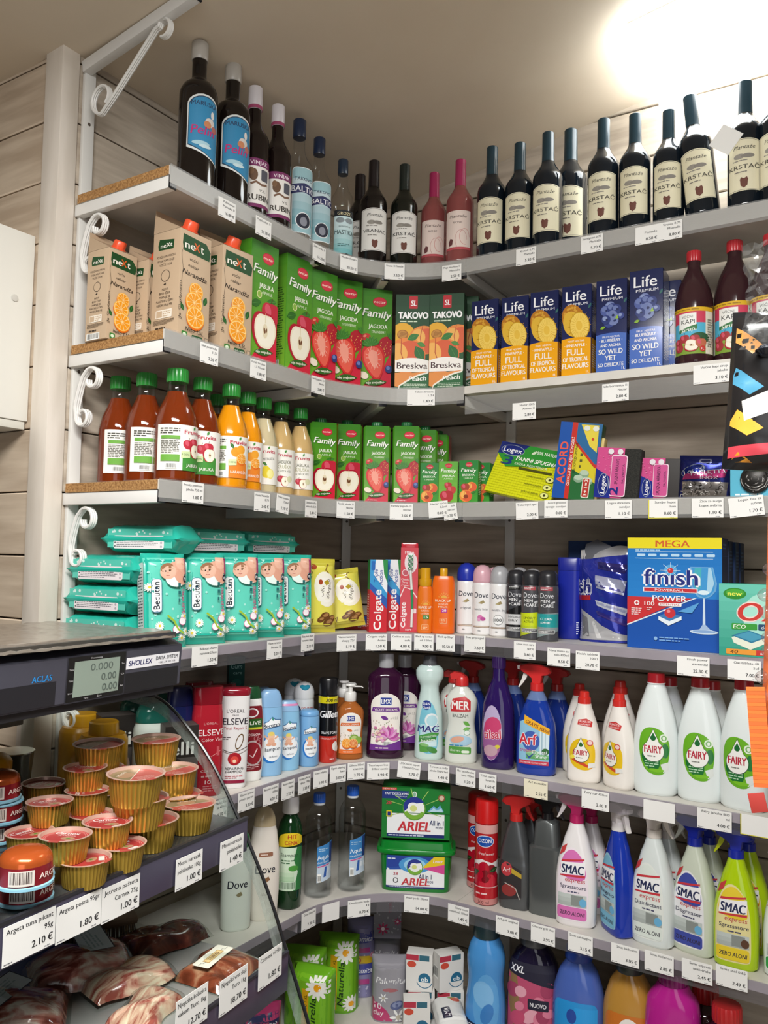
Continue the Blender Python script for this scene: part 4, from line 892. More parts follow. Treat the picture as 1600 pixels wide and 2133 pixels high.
@typ('toothbrush_pack', 'pack', None)
def brush(r):
    W, D, H = 46, 26, 222; a = Art(); a.R(-23, 0, 23, H, 'cc2a3a'); a.L([(-23, 92), (-12, 118), (6, 112), (23, 88)], 2.4, 'f2e8e8'); a.T('Colgate', -9, 12, 12, 'f8f4f4', 66, 'l', 90, b=1); a.T('MEKA', 0, 206, 7, 'f4e8e8', 24, b=.5); a.E(-10, 156, 9, 9, 'e8c8cc'); a.E(-10, 156, 7, 7, 'b84050'); a.T('Classic', -11, 136, 5, 'f4e4e4', 20, b=.4); a.T('Deep', -11, 128, 5, 'f4e4e4', 16, b=.4); a.T('Clean', -11, 120, 5, 'f4e4e4', 18, b=.4); a.T('SOFT', 0, 4, 5, 'f4e4e4', 16, b=.4); a.RR(10, 50, 20, 62, 2, 'e8d0d4')
    a.E(4, 182, 17, 27, 'e8d4d8')
    ch = box(-W/2, W/2, -4, D-4, 0, H, 'c02a38', 3)+box(-W/2, W/2, -2, D-6, H-6, H+13, 'c8303e', 5)
    mk('backing', ch+a.clip(-23, 23).build(on_front(8), None, .15), GLOSSY, r)
    h = tube([(8, -9, 14), (9, -10, 60), (8, -9, 100), (4, -8, 150), (3, -8, 168)], 3.4, 'e6ece8', 10)+tube([(9, -12, 62), (8.5, -12, 90), (7, -11, 112)], 3.2, '2f8f5a', 10)+box(-4, 10, -10, -6, 164, 206, 'e6ece8', 2)
    tb = mk('toothbrush', h, PLASTIC, r); bc = []
    for j in range(9):
        for i in range(4): bc += box(-3+i*3.2, -1+i*3.2, -19, -10, 166+j*4.2, 169+j*4.2, ('2a7a4c', 'e8f0ea', '3a9a5e')[(i+j) % 3])
    mk('bristles', bc, MATTE, tb)
# ---- aerosols and lotions
HH['lotion15'] = 168
@typ('suntan_lotion_bottle', 'bottle', None)
def lotion15(r):
    S = [(0, 19, 14, 2.6), (3, 21, 15, 2.6), (100, 20.5, 15, 2.6), (116, 18, 14, 2.4), (122, 15, 13)]; mk('bottle', loft(S, 'e8761c', 28), PLASTIC, r); mk('sprayer', loft([(120, 15), (124, 17), (138, 17), (140, 13.5), (166, 13), (168, 11)], 'd8a01a', 24, 1), PLASTIC, r)
    sunlab(r, S, 15, 'LOTION', 17)
def sunlab(r, S, n, w, u):
    y = {15: 72, 20: 90}[n]; a = Art(); a.E(2, y, u*.4, u*.4, 'e8a838', a0=0, a1=180); 
    for k in range(7): t = math.radians(15+k*25); a.L([(2+u*.5*math.cos(t), y+u*.5*math.sin(t)), (2+u*.72*math.cos(t), y+u*.72*math.sin(t))], 1.2, 'eeb048')
    a.T('BLACK UP', 0, y-9, 6.5, 'f8ecd8', u*2, b=.8); a.T('SUNTAN', 0, y-17, 4.5, 'f8e4c8', u*1.2); a.T(w, 0, y-24, 4.5, 'f8e4c8', u*1.2); a.RR(-5, y-36, 11, y-26, 1, '3a8a3c' if n == 15 else 'c02a8a'); a.T(str(n), 3, y-34, 6.5, 'ffffff', 10, b=.7); a.RR(-8, y-64, 10, y-50, 2, 'f4c490'); a.RR(-7, y-63, 9, y-51, 1.5, 'e8761c' if n == 15 else 'ee6a14'); a.small(-5, y-62, 7, y-52, 3, 'f4d0a0'); label(r, a, S, PLASTIC, cut=(4, 20), base=.2)
HH['lotion20'] = 166
@typ('suntan_milk_bottle', 'bottle', None)
def lotion20(r):
    S = [(0, 26, 14, 2.8), (3, 29, 16, 2.8), (60, 29, 17, 2.8), (120, 29, 17, 2.8), (138, 27, 16, 2.8), (146, 24, 14, 2.8)]; mk('bottle', loft(S, 'ee6a14', 28), PLASTIC, r); mk('cap', loft([(146, 10), (164, 10), (166, 9)], 'e0a41a', 24, 1), PLASTIC, r); sunlab(r, S, 20, 'MILK', 20)
DS = [(0, 23), (3, 25.5), (8, 25.5), (128, 25.5), (134, 24)]
for key, cc, t1, acc in (('dove1', '2234a8', 'original', None), ('dove2', 'd8a8b4', 'beauty finish', 'c85a9c'), ('dove3', 'a8a8ac', 'invisible dry', '1c1c1c')):
    HH[key] = 180
    def fn(r, cc=cc, t1=t1, acc=acc):
        mk('can', loft(DS, 'eceaea', 28), PLASTIC, r); mk('cap', loft([(134, 23.5), (137, 25), (150, 25), (166, 22), (176, 15), (180, 6)], cc, 28), PLASTIC, r)
        a = Art(); a.T('Dove', 0, 96, 14, '1c2438', 38, sh=.05, b=.2); a.P([(-2, 86), (6, 90), (10, 84), (2, 80)], '9a8a5c'); a.P([(-8, 82), (0, 86), (2, 80)], 'b0a070'); a.T(t1, 0, 64, 6, '5a5c64', 28 if len(t1) < 10 else 36)
        if acc == 'c85a9c': a.E(-2, 46, 7, 6, 'd67ab0'); a.E(5, 42, 7, 5, 'b84a94'); a.E(-5, 40, 5, 4, 'e0a0c4')
        elif acc: a.E(0, 42, 13, 13, '2a2a2c'); a.E(0, 42, 12, 12, 'f2f2f2'); a.T('100', 0, 38, 8, '1c1c1c', 17, b=.8)
        a.RR(-22, 20, 24, 24, 2, '8a7460'); a.RR(-20, 21.2, 22, 22.8, .5, 'd8c8b8'); a.T('48h', -4, 10, 3.6, '6a6a70', 8); label(r, a, DS, PLASTIC, cut=(4, 20), base=.2)
    fn.__name__ = key; typ('deodorant_can', 'aerosol can', 'white deodorant cans')(fn)
for key, acc, t1 in (('men1', 'd8d8d8', 'INVISIBLE DRY'), ('men2', 'c8d81c', 'SPORT ACTIVE'), ('men3', '2a9a9c', 'CLEAN COMFORT')):
    HH[key] = 172
    def fn(r, acc=acc, t1=t1):
        mk('can', loft(DS, '4a4a4e' if acc != 'd8d8d8' else '3e3e44', 28), PLASTIC, r); mk('cap', loft([(134, 23.5), (137, 24.5), (150, 24), (162, 22), (170, 16), (172, 8)], '2a2a2e', 28), PLASTIC, r)
        a = Art(); a.RR(-18, 122, 14, 131, 1, '1a1a1c' if acc == 'd8d8d8' else 'a84a54'); a.small(-16, 124, 12, 130, 2, 'd0d0d0'); a.T('Dove', -1, 104, 13, 'e6e6ea', 34, sh=.05); a.T('MEN', -5, 93, 8, 'f0f0f2', 22, b=.8); a.P([(10, 94), (20, 98), (20, 93), (10, 90)], 'd0d0d4'); a.T('+CARE', 0, 82, 8, 'f0f0f2', 32, b=.8)
        if acc == 'd8d8d8': a.P([(-34, 20), (34, 30), (34, 92), (-34, 62)], '141416'); a.R(-34, 34, 34, 60, 'd4d4d6'); ink = '1a1a1c'
        else: a.P([(-34, 6), (34, 26), (34, 70), (-34, 64)], '8a9a9c' if acc[0] == '2' else 'b8c82a'); a.R(-34, 34, 34, 66, acc); ink = 'f2f2f2' if acc[0] == '2' else '2a2a1a'
        p = t1.split(); a.T(p[0], -2, 51, 5.5, ink, 30, b=.5); a.T(p[1], -4, 42, 5.5, ink, 24, b=.5); a.RR(-24, 18, 20, 28, 2, 'd8d8d8'); a.RR(-23, 19, 19, 27, 1.5, '6a6a6c'); a.small(-20, 20, 16, 26, 2, 'e8e8e8'); label(r, a, DS, PLASTIC, cut=(4, 16), base=.2)
    fn.__name__ = key; typ('deodorant_can', 'aerosol can', 'dark deodorant cans')(fn)
HH['nivea'] = 200
@typ('body_milk_bottle', 'bottle', None)
def nivea(r):
    S = [(0, 25, 17, 3), (3, 27, 19, 3), (150, 29, 19, 3), (168, 29, 19, 3)]; mk('bottle', loft(S, '1c2a9c', 28), PLASTIC, r); mk('cap', loft([(168.5, 28.5, 18.5, 3), (196, 29, 18, 3.4), (200, 28, 16, 3.4)], '1a2690', 28, 1), PLASTIC, r); a = Art(); a.small(20, 12, 27, 44, 6, 'd8dcf0'); label(r, a, S, PLASTIC, base=.2)
HH['pouch'] = 235
@typ('dishwasher_tablet_pouch', 'pouch', None)
def pouch(r):
    W, H, D = 150, 232, 78; n, m = 14, 22; V, F = [], []; rn = random.Random(5)
    def pos(i, j, s):
        u = -1+2*i/n; v = j/m; w = W/2*(1-.06*math.sin(v*3.1)-.10*max(0, v-.8)*4)
        b = D/2*(1-abs(u)**2.6)**.6*(1-max(0, (v-.25))/.75)**.55*(.9 if v < .05 else 1)+1.2
        cr = 4.5*math.sin(u*7+v*11+2*math.sin(v*9))*(.3+v)*(1-abs(u)**4)
        return (u*w+3*math.sin(v*8), s*b+cr, v*H+(8*u*v*v)+4*math.sin(u*5)*max(0, v-.9)*10)
    for s in (-1, 1):
        for j in range(m+1):
            for i in range(n+1): V.append(pos(i, j, s))
    N = (n+1)*(m+1); C = []
    for j in range(m):
        for i in range(n):
            q = [j*(n+1)+i, j*(n+1)+i+1, (j+1)*(n+1)+i+1, (j+1)*(n+1)+i]; F.append(q); u, v = -1+2*(i+.5)/n, (j+.5)/m
            C.append('c8c8cc' if v > .93 else '2a36a4'); F.append([N+k for k in q[::-1]]); C.append('243090')
    for j in range(m):
        for i in (0, n): a, b = j*(n+1)+i, (j+1)*(n+1)+i; q = [a, b, N+b, N+a]; F.append(q if i == 0 else q[::-1]); C.append('243090')
    for j in (0, m):
        for i in range(n): a, b = j*(n+1)+i, j*(n+1)+i+1; q = [a, N+a, N+b, b]; F.append(q if j == 0 else q[::-1]); C.append('c8c8cc' if j else '243090')
    def M(u, v, o):
        i, j = max(0, min(n, (u/(W/2)+1)/2*n)), max(0, min(m, v/H*m)); p = np.zeros(3); i0, j0 = min(int(i), n-1), min(int(j), m-1)
        for di in (0, 1):
            for dj in (0, 1): p += np.array(V[(j0+dj)*(n+1)+i0+di])*((i-i0) if di else 1-(i-i0))*((j-j0) if dj else 1-(j-j0))
        return (p[0], p[1]-o-.5, p[2])
    a = Art(); a.T('finish', -58, 120, 40, 'e8ecf6', 46, b=2.2); a.T('sh', -54, 122, 34, '1c2678', 34, b=1.4); a.R(-74, 104, -36, 116, 'c03038')
    for k, (y0, y1) in enumerate(((176, 200), (128, 166), (84, 104), (62, 78))): a.P([(-20, y0+6), (50, y0-10-k*4), (58, y1-14-k*4), (-24, y1)], ('3a3478', 'b4b8d4', 'd8dcec', '4a3c8c')[k]); a.P([(-20, y0+10), (50, y0-4-k*4), (54, y0+2-k*4), (-21, y0+16)], ('2a2a70', '5c5a9a', 'a8aed0', '35308a')[k])
    a.P([(-70, 6), (58, 6), (58, 18), (30, 24), (-10, 42), (-40, 66), (-70, 84)], 'c4c4c8'); a.P([(-60, 10), (-40, 14), (-48, 60), (-66, 70)], '8e8e94'); a.P([(-20, 10), (-8, 10), (-30, 52), (-36, 50)], 'e8e8ea'); a.E(20, 14, 2, 2, 'f8f8f8'); a.E(34, 12, 2, 2, 'f8f8f8')
    mk('pouch', [(V, F, C, True)]+a.build(M, (8, 8), .3), printed('pouch_film', .12, .35, .5), r)
    mk('torn_flap', tf(extr([(-40, 0), (38, 6), (30, 34), (-6, 52), (-34, 40)], 1.2, '6a6c74', .02), (-20, -8, H-28), (-14, 0, 0)), FOIL, r)
HH['finish'] = 250
@typ('dishwasher_tablet_box', 'box', None)
def finish(r):
    W, D, H = 205, 80, 250; a = Art(); a.R(-102, 0, 102, H, '1478c4'); a.P([(-102, 0), (102, 0), (102, 118), (-102, 116)], '1450a8'); a.V(-102, 116, 102, 226, '2480cc', '1070be', 6); a.R(-102, 226, 102, H, 'e8d81c'); a.T('MEGA', -2, 229, 16, 'd0602a', 74, b=1.1)
    a.R(-84, 218, 84, 219, 'cfe4f4'); a.R(-84, 203, 84, 204, 'cfe4f4'); a.small(-84, 219.5, 0, 225, 1, 'a8d0ec'); 
    for k in range(7): a.RR(-80+k*25, 208, -62+k*25, 214, 2, 'b8d8f0')
    a.P([(-102, 52), (-102, 116), (40, 116), (-20, 92)], 'c83034'); a.P([(-102, 50), (-102, 53), (44, 117), (50, 117)], 'dfe8f0')
    g = 'cfe2f0'; a.P([(36, 186), (84, 186), (92, 150), (90, 134), (80, 122), (66, 116), (52, 120), (42, 132), (34, 150)], '6aa8d8'); a.P([(39, 184), (82, 184), (88, 150), (86, 135), (77, 124), (66, 119), (55, 123), (46, 134), (38, 150)], '3f96d2'); a.P([(46, 184), (60, 184), (58, 140), (50, 132), (42, 150)], '46aebc'); a.P([(74, 184), (80, 184), (86, 150), (80, 132), (70, 124)], 'a8d0e8'); a.E(64, 130, 12, 5, 'd8ecf4')
    a.P([(63, 118), (67, 118), (68, 60), (78, 50), (94, 44), (36, 44), (56, 50), (62, 60)], 'a4bcdc'); a.E(65, 44, 30, 5, 'c8daec'); a.E(65, 45, 24, 3, '88a8d4'); a.R(64, 60, 66, 116, 'dce8f4')
    for b_, c_ in ((2.6, 'f0f2f8'), (1.0, '1e2a7c')): a.T('finish', -6, 145, 36, c_, 112+b_*3, b=b_)
    a.R(-66, 128, 52, 138, 'f0f2f8'); a.R(-64, 129, 50, 137, 'c83038'); a.T('POWERBALL', -8, 130.5, 5, 'f4e8ea', 64, b=.8); a.E(-6, 178, 14, 12, '5aa8dc')
    for k in range(8): t = k*.785; a.L([(-6, 177), (-6+22*math.cos(t), 177+18*math.sin(t))], .8, 'd8ecf8')
    a.E(-6, 177, 6.5, 6, 'c82c34'); a.E(-8, 179, 2, 2, 'f0a0a0'); a.T('POWER', -8, 108, 13, 'f2f4f8', 74, b=.9); a.RR(-32, 97, 18, 104, 2, 'f2f0f0'); a.T('ESSENTIAL', -7, 98.5, 4.4, 'c83038', 42, b=.6)
    a.P([(-2, 82), (26, 66), (46, 76), (46, 66), (26, 50), (-2, 64)][:0]+[(-32, 74), (-10, 84), (18, 76), (18, 68), (-10, 54), (-32, 66)], 'e4eef6'); a.P([(-32, 74), (-10, 84), (18, 76), (-8, 64)], '3f7ab4'); a.E(-7, 82, 12, 11, 'c8303a'); a.E(-10, 86, 4, 3.4, 'e88a8c'); a.P([(10, 86), (56, 108), (40, 84)], '5aa0d8')
    a.E(-80, 102, 6, 6, 'f4e8e8'); a.P([(-80, 107), (-78, 103), (-75, 102), (-78, 101), (-80, 97), (-82, 101), (-85, 102), (-82, 103)], 'c83034'); a.T('100', -52, 97, 10, 'f4e8e8', 22, b=.6); a.small(-58, 86, -46, 94, 2, 'f0d0d0'); a.small(-92, 74, -68, 92, 4, 'f0d0d0'); a.E(-38, 24, 4, 4, '8ab4e0'); a.small(-30, 18, 40, 30, 2, '7aa8dc')
    s = Art(); s.R(-39, 0, 39, H, '14264a'); s.small(-30, 224, 20, 240, 2, '3a5a8c'); s.R(-39, 210, 39, 211, '3a5a8c'); carton(r, W, D, H, '163060', a, s, s)
HH['finback'] = 250
@typ('dishwasher_tablet_box', 'box', 'dark blue boxes behind the mega box')
def finback(r):
    s = Art(); s.R(-22, 0, 22, 250, '122038'); s.R(-22, 0, -20, 250, '2a7a9c'); s.small(-16, 180, 16, 230, 6, '3a5474'); f = Art(); f.R(-98, 0, 98, 250, '16305c'); carton(r, 200, 46, 250, '14264a', f, s, s)
HH['oxi'] = 142
@typ('dishwasher_tablet_box', 'box', None)
def oxi(r):
    W, D, H = 118, 70, 140; a = Art(); a.V(-59, 0, 59, H, '2f9a84', '6cc8b4', 8); a.E(24, 80, 40, 44, 'a8e0d0'); a.E(-30, 121, 21, 11, '2f8a2a'); a.E(-30, 123, 17, 7, '4aa83a'); a.T('new', -30, 117, 9, 'f0ec5a', 26, b=.8); a.T('OXI', 22, 70, 36, 'f0d8d0', 98, sh=.18, b=2); a.T('OXI', 22, 70, 36, 'cc3a34', 96, sh=.18, b=1.3)
    a.RR(-36, 52, 10, 64, 2, '3a9a3c'); a.T('ECO', -22, 54, 8, 'f0f6ea', 22, sh=.15, b=.6); a.RR(12, 52, 59, 64, 2, '2a4a6c'); a.T('double', 32, 55, 6, 'e8f0f0', 30); a.P([(-36, 36), (-4, 50), (28, 38), (22, 26), (-2, 14), (-32, 26)], 'e6ead8'); a.P([(-36, 40), (-4, 51), (28, 40), (0, 27)], '2f7a9c'); a.P([(-30, 40), (-4, 49), (22, 40), (0, 30)], '4a9ab8'); a.RR(-46, 4, 8, 14, 2, 'e89a3a'); a.T('40', -32, 5.5, 7, '4a2a14', 14, sh=.15, b=.6); a.R(8, 4, 50, 14, 'c83a34'); a.T('all in 1', 28, 6, 5, 'f4e0dc', 26, b=.5); carton(r, W, D, H, '3aa88e', a)
# ---- shampoos and soaps
HH['elsred'] = 222
@typ('shampoo_bottle', 'bottle', 'red shampoo bottles')
def elsred(r):
    S = [(0, 28, 18, 3), (4, 31, 20, 3), (60, 33, 20, 3), (160, 32, 19, 3), (186, 30, 18, 3)]; mk('bottle', loft(S, 'a8202e', 28), GLOSSY, r); mk('cap', loft([(186.5, 30, 18, 3), (214, 32, 18, 3.2), (222, 31, 16, 3.2)], '7c1420', 28, 1), GLOSSY, r)
    a = Art(); a.T("L'OREAL", 4, 146, 5, 'd8a0a0', 30); a.T('ELSEVE', 6, 124, 13, 'f0e0e0', 56, b=.3); a.T('Color Vive', 8, 112, 7, 'e8c8c8', 46); a.L([(-24, 90), (0, 78), (26, 92)], 1.4, 'd88a8a'); a.T('1', 20, 82, 20, 'c85a62', 6); a.T('COLOR', 0, 50, 5, 'e8c8c8', 30); a.small(-14, 38, 20, 46, 1, 'd8a0a0'); a.T('10', 0, 26, 8, 'f0d8d8', 12); a.small(-10, 10, 22, 24, 3, 'c87a80'); label(r, a, S, GLOSSY, cut=(4, 20), base=.2)
HH['elswhite'] = 222
@typ('shampoo_bottle', 'bottle', None)
def elswhite(r):
    S = [(0, 25, 17, 3), (4, 28, 18, 3), (60, 30, 19, 3), (150, 32, 20, 3), (205, 33, 20, 3)]; mk('bottle', loft(S, 'e6e4e4', 28), PLASTIC, r); mk('cap', loft([(205.5, 33, 20, 3), (212, 35, 21, 3), (219, 34, 20, 3), (222, 30, 17, 3)], '8c1c2c', 28, 1), GLOSSY, r)
    a = Art(); a.T("L'OREAL", 0, 168, 8, '4a4448', 40, b=.1); a.T('PARIS', 0, 161, 3.5, '4a4448', 14); a.T('ELSEVE', 0, 142, 15, '2c2630', 56, b=.6); a.T('Total Repair 5', 0, 131, 6.5, 'a8283c', 52); a.small(-28, 108, -8, 116, 2, '4a4448'); a.E(10, 104, 8, 18, '6a5030', -18); a.E(10, 104, 6, 15, 'e6e4e4', -18); a.L([(-30, 88), (-10, 80), (10, 84), (30, 92)], 1.4, '5a4a48'); a.L([(-30, 84), (-8, 76), (14, 78), (32, 86)], 1, '7a6a64'); a.E(0, 66, 15, 14, 'a81c28'); a.E(0, 64, 9, 8, 'd84a40'); a.E(0, 61, 4, 4, 'f6d0b0'); a.T('REPAIRING', 0, 42, 5.5, '3a3438', 40, b=.2); a.T('SHAMPOO', -2, 35, 5.5, '3a3438', 36, b=.2); a.small(-20, 22, 20, 30, 2, 'c05060'); a.R(-24, 12, 24, 19, '8c1c3c'); label(r, a, S, PLASTIC, cut=(4, 20), base=.2)
HH['olive'] = 220
@typ('hair_shampoo_bottle', 'bottle', None)
def olive(r):
    S = [(0, 24, 16, 2.6), (4, 27, 18, 2.6), (60, 32, 19, 2.6), (140, 30, 18, 2.6), (192, 24, 15, 2.6)]; mk('bottle', loft(S, 'eeeeec', 28), PLASTIC, r); mk('cap', loft([(192.5, 24, 15, 2.6), (212, 21, 14, 2.6), (220, 17, 11, 2.6)], '1c4a2a', 28, 1), PLASTIC, r)
    a = Art(); a.RR(-26, 24, 26, 176, 8, '7c1a24'); a.E(-2, 160, 16, 11, 'eaeaea'); a.E(-2, 160, 13, 8, '8a2a34'); a.RR(-24, 126, 24, 146, 2, '2a5a24'); a.T('OLIVE', 0, 132, 9, 'eef2e6', 38, b=.7); a.R(-24, 121, 24, 126, 'c8c83a'); a.T('COLOR', 4, 106, 6, 'f0e0e0', 30, b=.4); a.E(2, 66, 24, 30, 'b8a8a8', 10); a.E(2, 66, 20, 26, '8c202a', 10); a.L([(-6, 62), (2, 56), (12, 76)], 2.4, 'e8d0d0')
    for x, y in ((14, 92), (8, 100), (18, 104)): a.E(x, y, 5, 5, 'c88a90'); a.E(x, y, 4, 4, '7c1a24')
    a.small(-20, 28, 20, 40, 3, 'e0c0c0'); label(r, a, S, PLASTIC, cut=(4, 16), base=.2)
HH['becbig'] = 208
@typ('baby_shampoo_bottle', 'bottle', 'blue baby shampoo bottles')
def becbig(r):
    S = [(0, 30, 17, 2.6), (4, 33, 19, 2.6), (110, 34, 20, 2.6), (166, 31, 18, 2.6), (190, 27, 16, 2.6), (208, 20, 12, 2.4)]; mk('bottle', loft([s for s in S[:4]], '8cbce4', 28), PLASTIC, r); mk('cap', loft([(166.5, 31, 18, 2.6), (190, 28, 16, 2.6), (203, 22, 13, 2.4), (208, 16, 10, 2.4)], '8ab4dc', 28), PLASTIC, r); beclab(r, S, 1)
HH['becsmall'] = 172
@typ('baby_shampoo_bottle', 'bottle', 'blue baby shampoo bottles')
def becsmall(r):
    S = [(0, 28, 17, 2.6), (4, 31, 18, 2.6), (90, 32, 19, 2.6), (146, 29, 17, 2.6)]; mk('bottle', loft(S, '8cc0e2', 28), PLASTIC, r); mk('cap', loft([(146.5, 29, 17, 2.6), (160, 26, 15, 2.6), (170, 20, 12, 2.4), (172, 15, 8)], '94bce0', 28), PLASTIC, r); mk('cap_rim', loft([(160, 26.6, 15.5, 2.6), (165, 23.4, 14, 2.5)], 'd88ab8', 28, 1), PLASTIC, r); beclab(r, S, .86)
HH['becpow'] = 152
@typ('baby_powder_bottle', 'bottle', None)
def becpow(r):
    S = [(0, 26), (4, 29), (120, 29), (136, 28)]; mk('bottle', loft(S, '7cb0de', 28), PLASTIC, r); mk('cap', loft([(136.5, 27), (139, 28), (148, 26), (152, 20)], '74aadc', 28), PLASTIC, r); beclab(r, S, .78, 'puder za', 'bebe')
def beclab(r, S, q, t1='šampon', t2='za kosu'):
    a = Art(); a.P([(-24*q, 112*q), (24*q, 120*q), (25*q, 137*q), (10*q, 138*q), (2*q, 144*q), (-8*q, 134*q), (-24*q, 128*q)], '3a6a9c'); a.P([(-22*q, 114*q), (23*q, 122*q), (23*q, 135*q), (9*q, 136*q), (2*q, 142*q), (-8*q, 132*q), (-22*q, 126*q)], 'f6f8fa'); a.T('Becutan', 1*q, 118*q, 11*q, '1c2a40', 40*q, rot=7, b=.7); a.at(leaf(9*q, 5*q, '2a8a8a', 100), 4*q, 134*q)
    a.E(0, 66*q, 27*q, 34*q, '2a78c8'); a.E(4*q, 68*q, 25*q, 32*q, 'f2f5f8'); a.E(0, 98*q, 9*q, 9*q, 'edc2a4'); a.E(0, 103*q, 8*q, 5*q, 'e8d070'); a.E(0, 84*q, 9*q, 9*q, 'e8b498'); a.L([(-8*q, 90*q), (-17*q, 99*q)], 4*q, 'e8b498'); a.L([(8*q, 90*q), (17*q, 97*q)], 4*q, 'e8b498'); a.E(-6*q, 77*q, 6*q, 4*q, 'e0a88c'); a.E(7*q, 77*q, 6*q, 4*q, 'e0a88c'); a.E(24*q, 90*q, 5*q, 5*q, 'b8d0ea'); a.T(t1, 4*q, 62*q, 9*q, '1c2436', 38*q, rot=5, b=.3); a.T(t2, 6*q, 46*q, 5*q, '3a4458', 20*q, rot=5); label(r, a, S, PLASTIC, cut=(4, 16), base=.2)
HH['schiuma'] = 200
@typ('shaving_foam_can', 'aerosol can', 'white shaving foam cans')
def schiuma(r):
    S = [(0, 25), (4, 27), (150, 27), (156, 26)]; mk('can', loft(S, 'dfe3e6', 28), PLASTIC, r); cp = mk('cap', loft([(156, 26), (160, 27), (172, 27), (186, 24), (196, 15), (200, 5)], 'e4e6e8', 28), PLASTIC, r); mk('button', tf(loft([(0, 15, 18), (6, 14, 17), (9, 8, 10)], '2f9ab8', 24), (0, -9, 187), (24, 0, 0)), PLASTIC, cp); a = Art(); a.E(-22, 128, 12, 15, '1c2c5c'); a.E(-22, 128, 6, 8, 'dfe3e6'); a.T('SCHIUMA', 10, 130, 8, 'b83a34', 38, b=.6); a.T('DA BARBA', 10, 119, 8, 'b83a34', 40, b=.6); a.R(-34, 10, 34, 108, '2a4a8c'); label(r, a, S, PLASTIC, base=.2)
HH['gillette'] = 215
@typ('shaving_foam_can', 'aerosol can', None)
def gillette(r):
    S = [(0, 23), (4, 25.5), (168, 25.5), (172, 25)]; C = [('b82a22' if z < 66 else '141416') for z in range(1)]
    mk('can', loft([(0, 23), (4, 25.5), (68, 25.5)], 'c83024', 28, 1)+loft([(68.1, 25.5), (168, 25.5), (172, 25)], '141417', 28, 1), GLOSSY, r); mk('cap', loft([(172.2, 24), (174, 25), (210, 24.5), (215, 22)], '18181b', 28, 1), PLASTIC, r); a = Art(); a.R(-60, 152, 60, 169, 'd8cc1c'); a.T('300 ml', 8, 156, 9, '1c1c14', 34, sh=.15, b=.7); a.T('Gillette', 6, 116, 18, 'f0f0f2', 66, sh=.22, b=1.4); a.T('SHAVE FOAM', 2, 74, 6.5, 'f0f0f2', 46, b=.6); a.T('ORIGINAL SCENT', 0, 60, 4.5, 'f4d0cc', 44); a.E(20, 42, 10, 12, 'f0ece8'); a.E(26, 36, 8, 8, 'e0dcd8'); a.small(4, 8, 22, 13, 1, 'f0c8c4'); label(r, a, S, GLOSSY, base=.2)
def pump(r, z, y=0, c='ecebe8'):
    mk('pump', loft([(z, 14.5), (z+2, 15.5), (z+20, 15.5), (z+24, 13)], c, 24, 1)+loft([(z+23, 6), (z+40, 6)], c, 16, 1)+tf(loft([(0, 12, 9), (2, 14, 10), (6, 12, 8)], c, 20, 1), (0, 0, z+38))+extr([(2, z+40), (30, z+38), (34, z+34), (33, z+33), (28, z+36), (2, z+36)], 9, c), PLASTIC, r)
def lmxlab(r, S, q, main, t1, t2, kind):
    a = Art(); w = 27*q; o = [(-w*.95, 14*q), (w*.95, 14*q), (w*.88, 50*q), (w*.95, 76*q)]+[(w*.95*math.cos(t), 84*q+22*q*math.sin(t)) for t in np.linspace(0, 3.14, 14)]+[(-w*.95, 76*q), (-w*.88, 50*q)]
    a.P(o, 'f4eee6'); a.RR(-10*q, 86*q, 10*q, 100*q, 1, 'e8ecf4'); a.RR(-9*q, 87*q, 9*q, 99*q, 1, '243a94'); a.T('LMX', 0, 89*q, 8*q, 'f6f6f8', 15*q, b=.8); a.P([(-24*q, 76*q), (24*q, 76*q), (22*q, 83*q), (-22*q, 83*q)], main); a.T(t1, 0, 77.5*q, 4*q, 'f6eee8', 38*q, b=.3); a.T('pH 5.5', 14*q, 64*q, 4*q, '9a9a94', 12*q); a.E(-2*q, 66*q, 6*q, 3*q, main, -20)
    for k in range(40): a.E(random.uniform(-24, 10)*q, random.uniform(34, 62)*q, .9*q, .9*q, random.choice(('c8a890', '8aa070', 'b8b0a0')), n=6)
    a.P([(-w*.95, 14*q), (w*.95, 14*q), (w*.92, 30*q), (0, 22*q), (-w*.93, 24*q)], main); a.small(-16*q, 16*q, 16*q, 20*q, 1, 'f0e0d8')
    if kind: 
        for k in range(9): t = math.radians(k*22); a.at(leaf(20*q, 9*q, ('d87ac0', 'b8489c', 'e4a4d4')[k % 3], k*22), 4*q, 34*q)
        for k in range(22): a.E(random.uniform(-22, -2)*q, random.uniform(28, 52)*q, 2.4*q, 2*q, random.choice(('e0a8c8', 'c87a9c', 'e8c8b8')), n=8)
    else: a.E(8*q, 48*q, 10*q, 9*q, '7ca83c'); a.E(8*q, 48*q, 7*q, 6*q, 'b8cc7c'); a.E(18*q, 44*q, 8*q, 8*q, '8ab048'); a.at(orange_slice(11*q), -8*q, 38*q); a.at(orange_slice(10*q, 'e07a3a'), 6*q, 38*q)
    label(r, a, S, PAPER, cut=(4, 12), base=.3)
HH['lmxo'] = 207
@typ('liquid_soap_bottle', 'bottle', 'orange liquid soap pump bottles')
def lmxo(r):
    S = [(0, 32, 22, 2.4), (4, 36, 24, 2.4), (50, 33, 22, 2.4), (110, 36, 24, 2.3), (126, 33, 22, 2.2), (140, 18, 16), (146, 14, 14)]; mk('bottle', loft(S, 'b4622c', 32), liquid('orange_soap', 'c8763a', .35), r); pump(r, 145); lmxlab(r, S, 1.12, 'e0702c', 'EXOTIC DREAMS', '', 0)
HH['lmxv'] = 266
